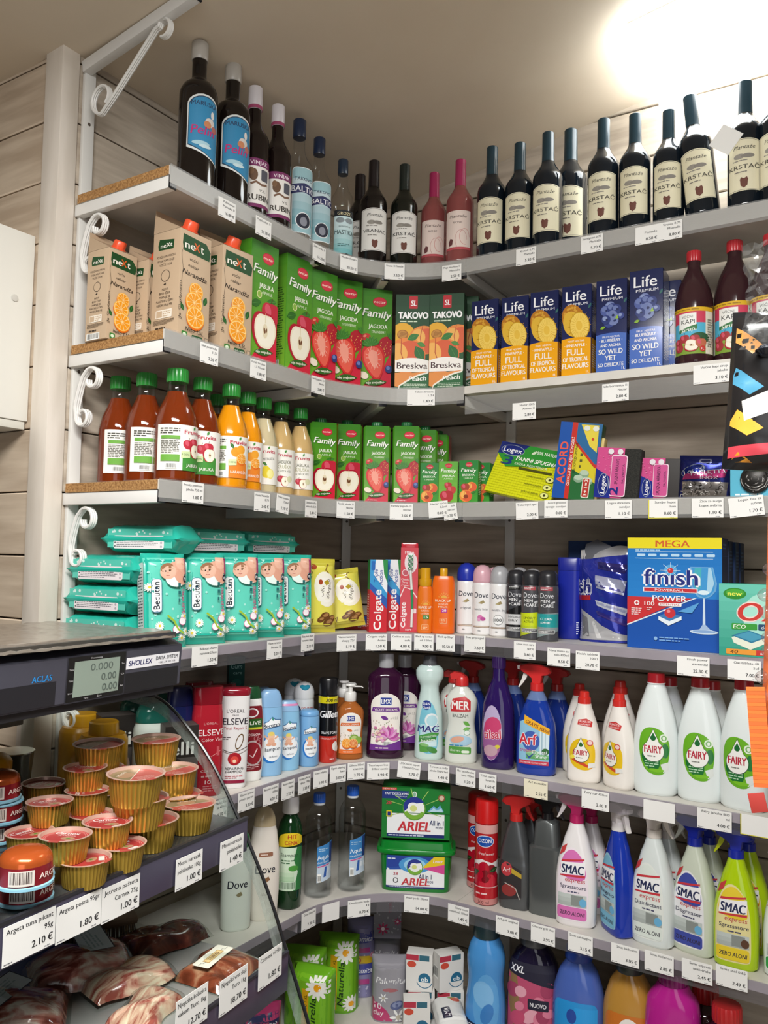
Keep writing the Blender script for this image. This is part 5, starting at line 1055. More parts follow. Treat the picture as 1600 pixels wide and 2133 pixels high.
@typ('liquid_soap_bottle', 'bottle', 'violet liquid soap bottles')
def lmxv(r):
    S = [(0, 44, 30, 2.6), (5, 49, 33, 2.6), (80, 46, 31, 2.6), (190, 48, 32, 2.5), (212, 44, 30, 2.4), (228, 24, 22), (232, 19, 19)]; mk('bottle', loft(S, '34102e', 32), DARKGLASS, r); cap(r, 231, 20, 35, 'a8a8ac', ribs=False); lmxlab(r, S, 1.58, '6c2a8c', 'VIOLET DREAMS', '', 1)
    q = mk('bar_code', Art().bars(-8, 31, 14, 45).build(on_loft(S), (4, 12), 2.4), PAPER, r)
HH['mag'] = 262
@typ('fabric_balsam_bottle', 'bottle', None)
def mag(r):
    S = [(0, 34, 26), (5, 37, 28), (60, 36, 27), (120, 34, 25), (166, 25, 20), (184, 24, 20), (206, 35, 26), (224, 36, 26), (234, 30, 22), (238, 24, 20)]; mk('bottle', loft(S, 'cfe4e0', 32), GLOSSY, r); mk('cap', loft([(237, 18), (240, 19), (258, 17), (262, 14)], '5a5c60', 24, 1), PLASTIC, r)
    a = Art(); o = [(-24, 34), (-12, 16), (14, 16), (26, 34), (27, 90), (16, 132), (2, 150), (-12, 146), (-22, 120), (-27, 84)]; a.S(o, '7cc4d8'); a.V(-22, 34, 22, 90, 'd8eef0', 'a8dae6', 5); a.E(-6, 138, 12, 12, '243a8c'); a.T('D&N', -6, 138, 7, 'f0f4fa', 18, b=.5); a.T('Sani', -6, 129, 7, 'f0f4fa', 16, b=.5); a.E(8, 100, 18, 18, 'e8eef0'); a.E(9, 99, 14, 14, 'b4dcE6'.lower())
    for b_, c_ in ((1.8, 'f4f6f8'), (1.0, '26327c')): a.T('MAG', -2, 70, 18, c_, 56, sh=.12, b=b_)
    a.P([(-26, 52), (26, 62), (28, 68), (8, 70), (-24, 60)], '4a9a44'); a.T('za pranje rublja', 0, 58, 5, 'e8f2e4', 42, rot=8); a.P([(-26, 44), (20, 52), (22, 60), (-24, 52)], '3c8a3a'); a.T('balsam', 0, 46, 9, 'f0f6ea', 34, rot=8, b=.5); a.P([(-22, 20), (0, 20), (-2, 40), (-24, 38)], '5aa04c'); a.E(10, 26, 14, 7, '4a8f44', -20); a.E(-10, 38, 12, 4, '8ac078', -8); label(r, a, S, PLASTIC, cut=(4, 8), base=.25)
HH['mer'] = 205
@typ('dish_soap_bottle', 'bottle', None)
def mer(r):
    S = [(0, 34, 22, 2.4), (5, 37, 24, 2.4), (50, 37, 24, 2.4), (88, 31, 21, 2.3), (120, 35, 23, 2.3), (142, 36, 23, 2.2), (160, 27, 18), (170, 16, 14), (174, 13, 13)]; mk('bottle', loft(S, 'dfe2da', 32), GLOSSY, r); mk('cap', loft([(173, 14), (175, 16), (190, 15.5), (196, 12)], 'd03030', 24, 1)+tf(extr([(-22, 0), (12, 0), (14, 8), (4, 15), (-14, 18), (-24, 12)], 22, 'd03030', .2), (-4, 0, 188)), PLASTIC, r)
    a = Art(); a.P([(-22, 116), (24, 118), (24, 142), (10, 152), (-18, 146), (-24, 130)], 'c8343a'); a.T('MER', 0, 122, 20, 'f8f4f0', 40, b=.9); a.T('BALZAM', 0, 104, 8, '5a5c5c', 36, b=.1); a.at(leaf(18, 9, '6ab04a', 150), 22, 86); a.at(leaf(18, 8, '7abc5a', 190), 24, 80); a.E(16, 70, 7, 6, '6aa880'); a.E(16, 70, 6, 5, 'e8f0e8'); a.E(2, 52, 26, 12, 'a8cce0'); a.E(-6, 54, 16, 7, 'e0a890', 12); a.RR(-26, 22, 26, 38, 4, '5aa048'); a.RR(4, 24, 22, 30, 3, 'e4f0dc'); a.T('aloe vera', -10, 27, 6, 'f0f6ea', 24); a.small(-24, 38, 24, 44, 1, '4a90b8'); label(r, a, S, PLASTIC, cut=(4, 8), base=.25)
HH['tilsal'] = 280
@typ('floor_cleaner_bottle', 'bottle', None)
def tilsal(r):
    S = [(0, 38, 26, 2.4), (5, 42, 30, 2.4), (90, 42, 30, 2.4), (160, 38, 27, 2.3), (205, 24, 20), (224, 16, 16), (250, 15, 15)]; mk('bottle', loft(S, '2c1858', 32), DARKGLASS, r); cap(r, 249, 17, 30, '3c2060')
    a = Art(); a.E(-12, 90, 26, 68, 'b8a8cc'); a.E(-12, 76, 25, 52, '9a5a94'); a.E(-10, 104, 22, 26, 'c83a6c', -20); a.T('tilsal', -10, 76, 22, 'f4e0ea', 44, b=2.0, rot=4); a.T('tilsal', -10, 76, 22, 'c02a4c', 44, b=1, rot=4); a.E(2, 56, 8, 5, 'd8c83a', 30); a.E(-14, 46, 18, 14, 'c09aa8'); label(r, a, S, PAPER, cut=(4, 12), base=.3)
def sprayhead(r, z, c, c2, sw=1., flip=-1, name='spray_head'):
    """trigger sprayer: collar, hooded body reaching forward, lever below the nozzle"""
    f = flip; P = lambda pts: [(f*x*sw, z+y*sw) for x, y in pts]
    ch = loft([(z, 14*sw), (z+1, 15.5*sw), (z+17*sw, 15*sw), (z+19*sw, 12.5*sw)], c, 28, 1, (24, .02))
    ch += extr(P([(-11, 16), (10, 16), (11, 28), (20, 36), (36, 44), (40, 50), (39, 57), (22, 62), (-8, 60), (-30, 52), (-34, 43), (-27, 38), (-14, 36)]), 25*sw, c, .22)
    hd = mk(name, ch, PLASTIC, r)
    mk('trigger', extr(P([(20, 40), (26, 43), (31, 40), (36, 24), (44, 6), (41, 5), (32, 16), (24, 28)]), 11*sw, c2, .15)+extr(P([(38, 47), (45, 48), (46, 56), (38, 57)]), 15*sw, c2, .1), PLASTIC, hd)
HH['arf'] = 276
def arf_body(r, c='1c3c9c'):
    S = [(0, 44, 26, 3), (5, 49, 29, 3), (70, 50, 29, 3), (128, 46, 27, 2.8), (168, 32, 22, 2.4), (196, 20, 17), (204, 15, 15)]
    mk('bottle', loft([s for s in S if s[0] <= 168]+[(182, 26, 19.5, 2.2)], c, 32), DARKGLASS, r); mk('neck', loft([(182.2, 26, 19.5, 2.2), (196, 20, 17), (206, 14.5, 14.5)], '6a80b0', 28), GLOSSY, r); return S
@typ('glass_cleaner_spray', 'spray bottle', None)
def arf(r):
    S = arf_body(r); sprayhead(r, 204, 'd22c2c', 'e6e2de', 1.08)
    a = Art(); a.P([(-40, 26), (36, 26), (38, 112), (-26, 134), (-38, 128)], '8cc0dc'); a.P([(-40, 26), (36, 26), (36, 36), (-40, 36)], 'c8344c'); a.V(-20, 40, 36, 60, '4a9a4c', '9ad0a0', 3); a.R(14, 52, 36, 112, 'd4e6ee'); a.R(18, 52, 21, 112, '9ab8c8'); a.R(27, 52, 29, 112, 'a8c4d0'); a.E(28, 60, 9, 8, '2f6a34'); a.P([(-26, 126), (38, 100), (38, 116), (-26, 146)], 'eeb01c'); a.T('GRATIS 100ml', 6, 116, 9, '7a2c14', 62, rot=-22, b=.7); a.E(-8, 84, 22, 24, '3a5cb0'); a.T('Arf', -16, 74, 28, 'f4f0f4', 44, b=2.2); a.T('Arf', -16, 74, 28, 'cc2438', 44, b=1); a.T('tropico', -18, 57, 9, 'c84a8c', 38, sh=.2, b=.4); a.T('Crystal', 12, 54, 9, 'f4f8fa', 36, sh=.25, b=.3); a.T('Shine', 16, 43, 9, 'f4f8fa', 28, sh=.25, b=.3); a.P([(-20, 52), (-12, 40), (4, 58), (-12, 46)], '2a4a9c'); a.T('ZA STAKLENE I GLATKE POVRŠINE', -2, 29, 4, 'f8e4e8', 66, b=.3); label(r, a, S, PAPER, cut=(4, 14), base=.3)
HH['arfback'] = 276
@typ('glass_cleaner_spray', 'spray bottle', 'dark blue cleaner bottles in the second row')
def arfback(r): arf_body(r, '182c74'); sprayhead(r, 204, 'a82424', 'c8c4c0', 1.08)
FS = [(0, 36, 24, 2.5), (6, 41, 28, 2.5), (40, 42, 28, 2.4), (100, 41, 28, 2.4), (140, 33, 25, 2.3), (175, 22, 20), (192, 17, 17)]
HH['fairyl'] = 222
@typ('lemon_dish_soap_bottle', 'bottle', 'white dish soap bottles with yellow labels')
def fairyl(r):
    mk('bottle', loft(FS, 'efe9e2', 36), GLOSSY, r); mk('cap', loft([(191, 15), (192, 16.5), (206, 16), (208, 13), (220, 12), (222, 10)], 'd03028', 28, 1), PLASTIC, r)
    a = Art(); o = [(-30, 44), (0, 30), (28, 36), (34, 60), (32, 96), (8, 112), (-20, 104), (-34, 80)]; a.S(o, 'e8c020'); a.S([(-27, 54), (22, 36), (27, 42), (-28, 62)], 'd04a28'); a.P([(x*1.0-2, y+74) for x, y in droplet(62, 42)], '2a3a2c'); a.P([(x*.94-2, y*.94+74) for x, y in droplet(62, 42)], 'f4f2ea'); a.P([(x*.2-2, y*.2+94) for x, y in droplet(62, 50)], '2f6a34'); a.T('FAIRY', -2, 68, 13, 'b82c3c', 36, b=.9); a.small(-14, 60, 12, 64, 1, '7a7a70'); a.E(20, 100, 8, 7, 'c83a38'); a.E(20, 100, 6, 5, 'f0d0c8'); a.E(-24, 62, 7, 5, 'f0e04a', 20); a.P([(16, 38), (34, 42), (32, 52), (16, 50)], 'e6e6e2'); label(r, a, FS, PLASTIC, cut=(4, 8), base=.25)
    b = Art(); b.P([(-12, 142), (24, 138), (26, 150), (10, 158), (-10, 154)], 'c83a38'); b.T('SPUMĂ DE', 6, 148, 5, 'f8ecea', 30, b=.5); b.T('LUNGĂ DURATĂ', 6, 142, 3.6, 'f8ecea', 28, b=.3); label(r, b, FS, PLASTIC, 'neck_label', (4, 8), .25)
FG = [(0, 42, 30, 2.6), (6, 48, 33, 2.6), (60, 49, 34, 2.6), (130, 48, 33, 2.5), (170, 42, 30, 2.4), (206, 32, 26, 2.2), (236, 22, 21), (246, 18, 18)]
HH['fairyg'] = 268
@typ('apple_dish_soap_bottle', 'bottle', 'white dish soap bottles with green labels')
def fairyg(r):
    mk('bottle', loft(FG, 'e4ebea', 36), GLOSSY, r); mk('cap', loft([(246, 18.5), (247, 19.5), (266, 19), (268, 17)], 'b8242c', 28, 1), PLASTIC, r); mk('collar', loft([(244, 20), (247, 20)], 'f2f2f0', 28, 1), PLASTIC, r)
    a = Art(); o = [(-34, 92), (-22, 56), (2, 44), (26, 50), (33, 90), (34, 120), (16, 146), (-14, 152), (-32, 134)]; a.S(o, '6ab028'); a.S([(-31, 92), (-19, 62), (2, 52), (14, 66), (10, 92), (-10, 100)], '1f7034'); a.E(24, 100, 8, 16, '2a7a3c'); a.P([(20, 52), (32, 60), (30, 76), (14, 70)], 'dfe4e0'); a.S([(-16, 60), (0, 51), (22, 54), (22, 60)], '7cc02c'); a.small(-20, 62, 12, 78, 3, 'b8dcb8')
    a.P([(x*1.05-2, y*1.08+102) for x, y in droplet(68, 46)], '2c4a30'); a.P([(x-2, y*1.03+102) for x, y in droplet(68, 46)], 'f4f4ee'); a.P([(x*.24-2, y*.26+128) for x, y in droplet(68, 50)], '1f6a34'); a.T('FAIRY', -2, 94, 17, 'b82c40', 38, b=1); a.small(-14, 84, 12, 90, 1, '8a8a84'); a.E(21, 128, 9, 9, 'e4f0dc'); a.E(21, 128, 6, 6, '7ab06a'); a.E(21, 128, 3, 4, 'e4f0dc'); label(r, a, FG, PLASTIC, cut=(4, 8), base=.25)
# ---- lower shelves
HH['dovebig'] = 262
@typ('shower_gel_bottle', 'bottle', 'cream shower gel bottles')
def dovebig(r):
    S = [(0, 30, 20, 2.5), (5, 34, 22, 2.5), (80, 38, 24, 2.4), (150, 37, 23, 2.4), (205, 30, 20, 2.3), (218, 27, 19, 2.3)]; mk('bottle', loft(S, 'ece4da', 32), GLOSSY, r); mk('cap', loft([(218.3, 27, 19, 2.3), (240, 24, 17, 2.2), (256, 16, 12), (262, 8, 6)], 'cbb894', 28), GLOSSY, r)
    a = Art(); a.RR(-16, 150, 18, 160, 3, '9a6a54'); a.small(-12, 152, 14, 158, 1, 'e8d0c4'); a.T('Dove', 0, 112, 19, '1c2030', 48, sh=.05, b=.2); a.P([(-4, 98), (8, 104), (12, 96), (2, 90)], '8a6040'); a.P([(-8, 94), (2, 98), (4, 92)], 'a07a58'); a.small(-10, 60, 12, 64, 1, 'b8a898'); label(r, a, S, GLOSSY, cut=(4, 20), base=.2)
HH['sham'] = 268
@typ('herbal_shampoo_bottle', 'bottle', None)
def sham(r):
    S = [(0, 28), (4, 31), (180, 31), (205, 26), (222, 17), (232, 16)]; mk('bottle', loft(S, '0f3418', 32), DARKGLASS, r); mk('cap', loft([(228, 20), (230, 21), (266, 20.5), (268, 19)], 'e8e6e4', 28, 1), PLASTIC, r)
    a = Art(); a.RR(-34, 46, 34, 150, 4, 'd4e8d0'); a.V(-30, 50, 10, 100, '8ac08c', 'd8ead0', 5); a.P([(8, 46), (34, 46), (34, 150), (16, 150), (8, 120), (20, 90)], '2a7a3c'); a.T('Shampoo', -4, 128, 9, '1c3a24', 46, 'c', sh=.1); a.small(-24, 110, 10, 122, 2, '3a6a44'); a.E(8, 100, 13, 7, '4a9a3c'); a.bars(-24, 48, 14, 68, '2a5a34', 'cfe4cc'); a.P([(-34, 150), (34, 158)]+[(34*math.cos(t), 168+18*math.sin(t)) for t in np.linspace(.1, 3.04, 10)], 'e8c81c'); a.T('HIT', 4, 171, 11, 'b8341c', 24, b=.9); a.T('CENA!', 2, 157, 10, 'b8341c', 34, b=.9); label(r, a, S, PAPER, cut=(4, 16), base=.3)
HH['aqua'] = 270
@typ('distilled_water_bottle', 'bottle', 'clear water bottles with blue caps')
def aqua(r):
    S = [(0, 30), (4, 36), (14, 37), (24, 35.5), (34, 37), (60, 36), (64, 35), (68, 36), (150, 37), (154, 35.5), (158, 37), (190, 37), (196, 35.5), (204, 36), (225, 27), (240, 15), (244, 13)]
    mk('bottle', loft(S, 'ffffff', 32, 2), CL, r); mk('water', loft([(z+1.5, x-1.5) for z, x in S if z < 220], 'dfe6ea', 32, 2), clear('still_water', 'fafbfb', .03, 1.33), r); mk('neck_ring', loft([(240, 15), (243, 16), (246, 15)], 'd8dce0', 24, 1), PLASTIC, r); cap(r, 246, 16, 24, '2a62c8')
    a = Art(); a.P([(-8, 42), (40, 52), (40, 150), (-8, 136)], 'c4d4e4'); a.P([(-8, 86), (40, 94), (40, 150), (-8, 136)], '3a84c4'); a.R(28, 92, 40, 146, '1c3a7c'); a.T('Aqua', 10, 104, 12, 'eef4fa', 34, rot=8, b=.4); a.T('destilata', 10, 94, 6, 'e4eef6', 34, rot=8); a.P([(-6, 82), (28, 88), (28, 91), (-6, 85)], 'c84a8c'); a.P([(10, 56), (18, 58), (20, 84), (14, 84)], '2a5aa8'); a.T('1l', 30, 66, 14, 'f2f6fa', 12, b=.4); a.bars(-6, 44, 4, 66); a.small(-4, 124, 24, 134, 2, 'a8cce8'); label(r, a, S, PAPER, cut=(4, 10), base=.4, k=2)
HH['ariel'] = 132
@typ('detergent_pod_tub', 'tub', 'green detergent pod tubs')
def ariel(r):
    W, D, H = 200, 110, 112; q = lambda z, s: (z, W/2*s, D/2*s, 7); mk('tub', loft([q(0, .9), q(4, .93), q(H-14, .985), q(H-12, .99)], '127a2c', 48, 1), GLOSSY, r); mk('lid', loft([q(H-12, 1.06), q(H-10, 1.08), q(H-2, 1.08), q(H, 1.06), q(H+2, 1.0), q(H+18, .97), q(H+20, .93)], '14802e', 48, 1), GLOSSY, r)
    a = Art(); a.RR(-80, 12, 78, 96, 3, '22409c'); a.P([(-80, 12), (78, 12), (78, 62), (-80, 62)], 'f0f2f4'); a.P([(-80, 62), (-20, 70), (-20, 60), (-80, 56)], '2a50a8'); a.E(-2, 72, 44, 22, '4a9ad8'); a.E(-2, 72, 30, 17, '9ad0f0'); a.P([(18, 66), (78, 62), (78, 96), (50, 96)], 'e8c81c'); a.P([(18, 64), (78, 50), (78, 76)], 'd84a94'); a.T('Lenor', 60, 80, 10, 'f4e4f0', 26, sh=.2, b=.5); a.at(swirl_pod(), -2, 66, .85); a.T('All in 1', 26, 36, 13, '1c2a5c', 34, b=.5); a.T('PODS', 38, 26, 6, '1c2a5c', 20, b=.5); a.T('ARIEL', 0, 18, 20, 'c8343c', 76, sh=.15, b=1.1); a.R(-80, 10, 78, 15, '1c2a6c'); a.small(-70, 11, 70, 14, 1, 'c8d0e8'); a.T('28', -54, 44, 8, 'b83a4c', 13, b=.5); a.E(-54, 30, 7, 7, '3a3a3c'); a.E(-54, 30, 5, 5, 'f0f2f4'); a.small(-76, 84, -44, 92, 1, 'd8e0f0')
    sec = [q(0, .9), q(4, .93), q(H-14, .985)]; mk('label', a.build(on_loft(sec, 1), (14, 30), .3), PAPER, r)
HH['ariel2'] = 130
@typ('detergent_pod_box', 'box', None)
def ariel2(r):
    W, D, H = 176, 90, 128; a = Art(); a.R(-88, 0, 88, 128, '1a7a30'); a.R(-74, 10, 74, 64, 'f0f2f4'); a.R(-74, 4, 74, 12, '1c2a6c'); a.small(-70, 5, 70, 11, 1, 'd0d8ec'); a.R(-88, 122, -50, 128, 'c83a34'); a.T('NEW / NOU', -69, 123, 4, 'f4e0dc', 30, b=.4); a.P([(-88, 100), (-24, 100), (-18, 120), (-88, 120)], '22347c'); a.T('FAST DISSOLVING', -50, 110, 6, 'f0f2f8', 60, sh=.15, b=.6); a.T('POD FILM', -36, 104, 3.6, 'd8e0f0', 24, b=.3); a.E(-4, 112, 6, 8, 'e8eee8'); a.E(-4, 112, 4, 6, '8ab89c')
    for t in (30, 62, 100, 140, 160, 200, 340): a.P([(0, 76), (70*math.cos(math.radians(t)), 76+52*math.sin(math.radians(t))), (70*math.cos(math.radians(t+2)), 76+52*math.sin(math.radians(t+2)))], 'a8d06a')
    a.P([(30, 70), (46, 86), (54, 78), (62, 88), (72, 72)], '6aa8d0'); a.P([(34, 70), (46, 80), (54, 74), (66, 80), (70, 70)], 'b8dcec'); a.at(swirl_pod(), -4, 76, 1.15); a.T('ARIEL', -4, 20, 25, 'c8343c', 84, sh=.15, b=1.3); a.T('All in 1', 54, 36, 13, '1c2a5c', 36, b=.5); a.T('PODS', 62, 28, 5, '1c2a5c', 20, b=.4); a.T('28', -70, 86, 9, 'c8404c', 14, b=.6); a.RR(-76, 54, -62, 70, 2, 'd8c81c'); a.R(-73, 57, -65, 67, '22307c'); a.E(66, 106, 9, 9, '8a5a3a'); a.E(66, 106, 6, 6, 'd8c0a8')
    s = Art(); s.R(-44, 0, 44, 128, '17702c'); s.small(-30, 20, 30, 90, 10, '6ab07a'); carton(r, W, D, H, '187a2f', a.clip(-88, 88, 0, 128), s, s); mk('lid_edge', box(-W/2-1.5, W/2+1.5, -D/2-1.5, D/2+1.5, 64, 66, '15682a', .6), CARTON, r)
HH['ozon'] = 245
@typ('air_freshener_can', 'aerosol can', 'red air freshener cans')
def ozon(r):
    S = [(0, 26), (3, 28), (8, 27.5), (186, 27.5), (190, 27)]; mk('can', loft(S, 'b41c24', 28, 1), GLOSSY, r); mk('cap', loft([(190, 27), (191, 28.5), (236, 28), (243, 26), (245, 22)], 'c81c1c', 28, 1), PLASTIC, r)
    a = Art(); a.R(-60, 168, 60, 188, 'd8a4a0'); a.E(2, 150, 23, 14, 'd8dce8'); a.E(2, 150, 21, 12.4, '1c50a8'); a.T('OZON', 2, 147, 9, 'f4f6fa', 32, b=.9); a.T('freshener', 6, 118, 7, 'f0d8d8', 40, sh=.15); a.P([(-46, 76), (46, 70), (46, 106), (20, 100), (-4, 108), (-30, 100), (-46, 112)], 'e4dcdc'); a.at(rose(), 0, 68, 1.5); a.at(leaf(24, 12, '2a3a22', 200), -10, 80); a.at(leaf(24, 12, '2a3a22', 20), 14, 80); a.R(-60, 16, 60, 42, 'b8202a'); a.R(-60, 42, 60, 44, 'e8c0c0'); a.small(-20, 24, 24, 32, 1, 'f0c8c8'); a.R(-60, 2, 60, 16, 'c88480'); a.T('300 ml', 0, 5, 7, '4a2422', 26); label(r, a, S, GLOSSY, cut=(4, 14), base=.25)
HH['grill'] = 266
@typ('oven_cleaner_spray', 'spray bottle', 'grey oven cleaner bottles')
def grill(r):
    S = [(0, 34, 24, 4), (5, 37, 26, 4), (100, 38, 27, 4), (110, 36, 25, 4), (130, 36, 25, 3), (190, 20, 17, 2.4), (200, 15, 15)]; mk('bottle', loft(S, '5c5e60', 32, 2), printed('metallic_plastic', .3, .55), r); sprayhead(r, 199, 'c42a28', 'a82422', 1.0, 1)
    a = Art(); a.P([(-38, 16), (20, 30), (20, 92), (-30, 112), (-38, 100)], '2a2426'); a.E(-16, 92, 14, 16, 'b8343c'); a.T('Arf', -16, 86, 10, 'e8d8d8', 18, b=.6); a.P([(-4, 96), (20, 84), (20, 74), (-4, 84)], 'b89a2c'); a.E(-10, 44, 18, 14, '8a2c2a'); a.L([(-20, 60), (6, 50), (16, 26)], 2, 'b8b0a8'); label(r, a, S, PAPER, cut=(4, 14), base=.3, k=2)
HH['charmy'] = 262
@typ('oven_cleaner_spray', 'spray bottle', None)
def charmy(r):
    S = [(0, 36, 26, 5), (5, 39, 28, 5), (150, 39, 28, 5), (154, 30, 23, 4), (206, 26, 21, 4), (212, 18, 18, 2)]; mk('bottle', loft(S, '686c6c', 32, 1), printed('metallic_plastic', .3, .55), r); sprayhead(r, 211, '1a1a1c', '4a4a4c', .9, 1)
SM = [(0, 38, 24, 3.4), (5, 43, 27, 3.4), (90, 45, 28, 3.2), (140, 40, 26, 2.8), (190, 26, 20, 2.4), (216, 17, 16), (222, 15, 15)]
def smac(key, bc, lab, head, trig, sub, cat, flip=-1, accent=None):
    HH[key] = 286
    def fn(r):
        mk('bottle', loft(SM, bc, 36), clear('frosted_cleaner', 'd8dcd0') if 0 else GLOSSY, r); sprayhead(r, 221, head, trig, 1.02, flip)
        a = Art(); o = [(-40, 20), (-34, 14), (26, 14), (32, 24), (31, 110), (22, 146), (4, 170), (-14, 172), (-30, 150), (-40, 110)]; a.S(o, lab)
        if accent: a.S([(-36, 108), (29, 98), (22, 144), (4, 166), (-12, 167), (-28, 148)], accent)
        a.P([(-30, 138), (22, 146), (22, 150), (-28, 143)], 'c8303c'); a.P([(-32, 112), (24, 116), (24, 143), (-30, 138)], 'f4f2f4'); a.T('SMAC', -4, 116, 19, '1c2450', 48, b=1.3, sh=.08); a.P([(-32, 108), (24, 110), (24, 115), (-32, 111)], 'c8303c'); a.T('express', 2, 98, 10, 'c04a4c', 44, sh=.12, b=.3); a.T(sub, -2, 84, 8.5, '2c2c4c', 58, b=.3, sh=.05)
        a.small(-14, 74, 26, 80, 1, '4a4a6a'); a.V(-36, 46, 28, 72, 'a8b0ac', 'c8d0cc', 3); a.R(-6, 48, 20, 70, '8a908c'); a.E(20, 56, 8, 9, '6ab0d8' if accent != 'e8cc2c' else '5a3a24'); a.RR(-38, 18, 28, 44, 6, accent or 'd8b8c8'); a.T('ZERO ALONI', -4, 26, 9, '2c2436', 54, sh=.1, b=.7); a.P([(-36, 150), (-22, 160), (-16, 178), (-30, 168)], 'c83a3c'); label(r, a, SM, PAPER, cut=(4, 10), base=.3)
    fn.__name__ = key; typ('cleaner_spray', 'spray bottle', cat)(fn)
smac('smacp', 'eeeaea', 'f0e4ec', 'b82460', 'e4e0dc', 'Sgrassatore', None, -1, 'd870b4')
smac('smacb', '1c38a8', '9cc8dc', 'e6e2de', 'dcd8d4', 'Bagno', None, 1, '7ab8d4')
smac('smacw', 'dfe6e4', 'e6eae4', 'dcd4cc', 'e4dcd4', 'Disinfectant', None, 1, 'e0e8e0')
smac('smacd', 'cfd6c4', 'e8e8ea', '1c2ca0', 'c8ccc4', 'Degreaser', None, -1, '3a48a0')
smac('smacy', 'b4d414', 'e8dc9c', '1c2ca0', 'b8c414', 'Sgrassatore', None, -1, 'e8cc2c')
smac('smacg', 'e2e8e6', 'e4ece8', 'dcd8d4', 'e4e0dc', 'Multiuso', None, 1, '2f9a44')
# ---- bottom shelf
HH['naturella'] = 190
@typ('sanitary_pad_pack', 'pack', 'bright green pad packs')
def naturella(r):
    W, H, D = 110, 190, 84; ch, M = pillow(W, H, D, '6cae22', 12, 18, 8, 2, bot=0, seed=31); a = Art(); a.R(-50, 6, 50, 180, '7cbc28'); a.R(-16, 10, 2, 150, 'd8a81c'); a.T('MAXI XL', -2, 96, 9, '3a4a14', 40, 'l', 90, b=.6); a.at(daisy(30), 24, 156); a.at(daisy(22), 40, 24); a.T('Naturella', 18, 20, 16, '1c3a1c', 112, 'l', 88, .2, .4); a.at(leaf(30, 12, '4a8a1c', 60), -44, 120); a.E(-30, 140, 6, 8, '4a7a1c'); a.E(-30, 140, 4, 6, '9ac85a'); a.at(leaf(26, 10, '5a981c', 100), -34, 30)
    mk('pack', ch+a.clip(-50, 50, 6, 180).build(M, (8, 8), .2), FILM, r)
HH['palop'] = 205
@typ('cosmetic_pad_pack', 'pack', None)
def palop(r):
    W, H, D = 78, 205, 62; ch, M = pillow(W, H, D, '8a86a8', 10, 20, 8, 1.4, bot=0, seed=41); a = Art(); a.R(-36, 4, 36, 190, '8c88b4')
    for y in (142, 58): a.P([(-36, y), (36, y+6), (36, y+34), (-36, y+28)], '4a50a0'); a.T('Palomita', 0, y+8, 15, 'eeeef8', 60, sh=.2, b=.5); a.RR(-10, y-22, 24, y-8, 3, 'b84a8c'); dotfield(a, -34, y-50, 34, y-26, 12, 'c8c4e0', 2.4)
    a.R(-20, 92, 36, 112, 'd8b42c'); a.T('10', -8, 95, 12, 'b8343c', 16, b=.6); a.at(daisy(7, 'e8a0b8', 'c8486c'), 30, 114); mk('pack', ch+a.clip(-36, 36, 4, 190).build(M, (8, 8), .2), FILM, r)
HH['flowerbox'] = 118
@typ('tissue_box', 'box', None)
def flowerbox(r):
    a = Art(); a.R(-38, 0, 38, 116, '84808a'); dotfield(a, -36, 2, 36, 114, 30, 'b4b0b8', 2); a.at(daisy(17, 'b8245c', 'f0e0e8', 8), -12, 26); a.at(daisy(10, 'c8386c', 'f0e0e8', 8), 28, 46); a.T('tissue', 10, 70, 9, 'b82c5c', 40, 'l', 90, b=.4); carton(r, 76, 62, 116, '7c7882', a)
HH['palog'] = 158
@typ('cosmetic_pad_pack', 'pack', None)
def palog(r):
    W, H, D = 96, 158, 66; ch, M = pillow(W, H, D, '94929a', 12, 16, 8, 2.2, bot=0, seed=51); a = Art(); a.R(-44, 4, 44, 146, '9c9aa2'); a.T('Palomita', 2, 98, 16, 'ecebee', 76, sh=.2, b=.6); a.E(2, 82, 20, 5, 'b06a70'); a.P([(-44, 4), (10, 4), (-6, 30), (-44, 58)], 'b83a6c'); a.T('10', -30, 34, 15, 'f0e0e8', 18, b=.5); a.T('day', -28, 18, 13, 'f0e0e8', 26, b=.5); a.E(20, 44, 18, 11, '5a6490', 15); a.E(20, 46, 13, 7, '8a94b8', 15); a.at(daisy(12, 'eeeef0', 'b8b0a0', 6), -16, 62); a.at(daisy(22, 'f2f2f2', 'c0b8a8', 6), 24, 14); mk('pack', ch+a.clip(-44, 44, 4, 146).build(M, (8, 8), .2), FILM, r)
HH['ob'] = 92
@typ('tampon_box', 'box', 'small white tampon boxes in a heap')
def ob(r):
    a = Art(); a.R(-34, 0, 34, 92, 'e4e2de'); a.R(-34, 76, -2, 90, 'b83a4c'); a.R(0, 76, 26, 90, '3a6a7c'); a.E(-20, 66, 12, 8, 'd0503c'); a.E(14, 30, 16, 16, '2a6a8c'); a.T('ob', 14, 25, 12, 'eef4f6', 18, b=.8); a.E(14, 30, 22, 22, '2a6a8c', a0=200, a1=340); a.E(14, 30, 20, 20, 'e4e2de', a0=200, a1=340)
    s = Art(); s.R(-20, 0, 20, 92, 'd8d6d2'); s.bars(-12, 30, 12, 60); carton(r, 68, 42, 92, 'e0deda', a, s, s)
HH['lmxw'] = 46
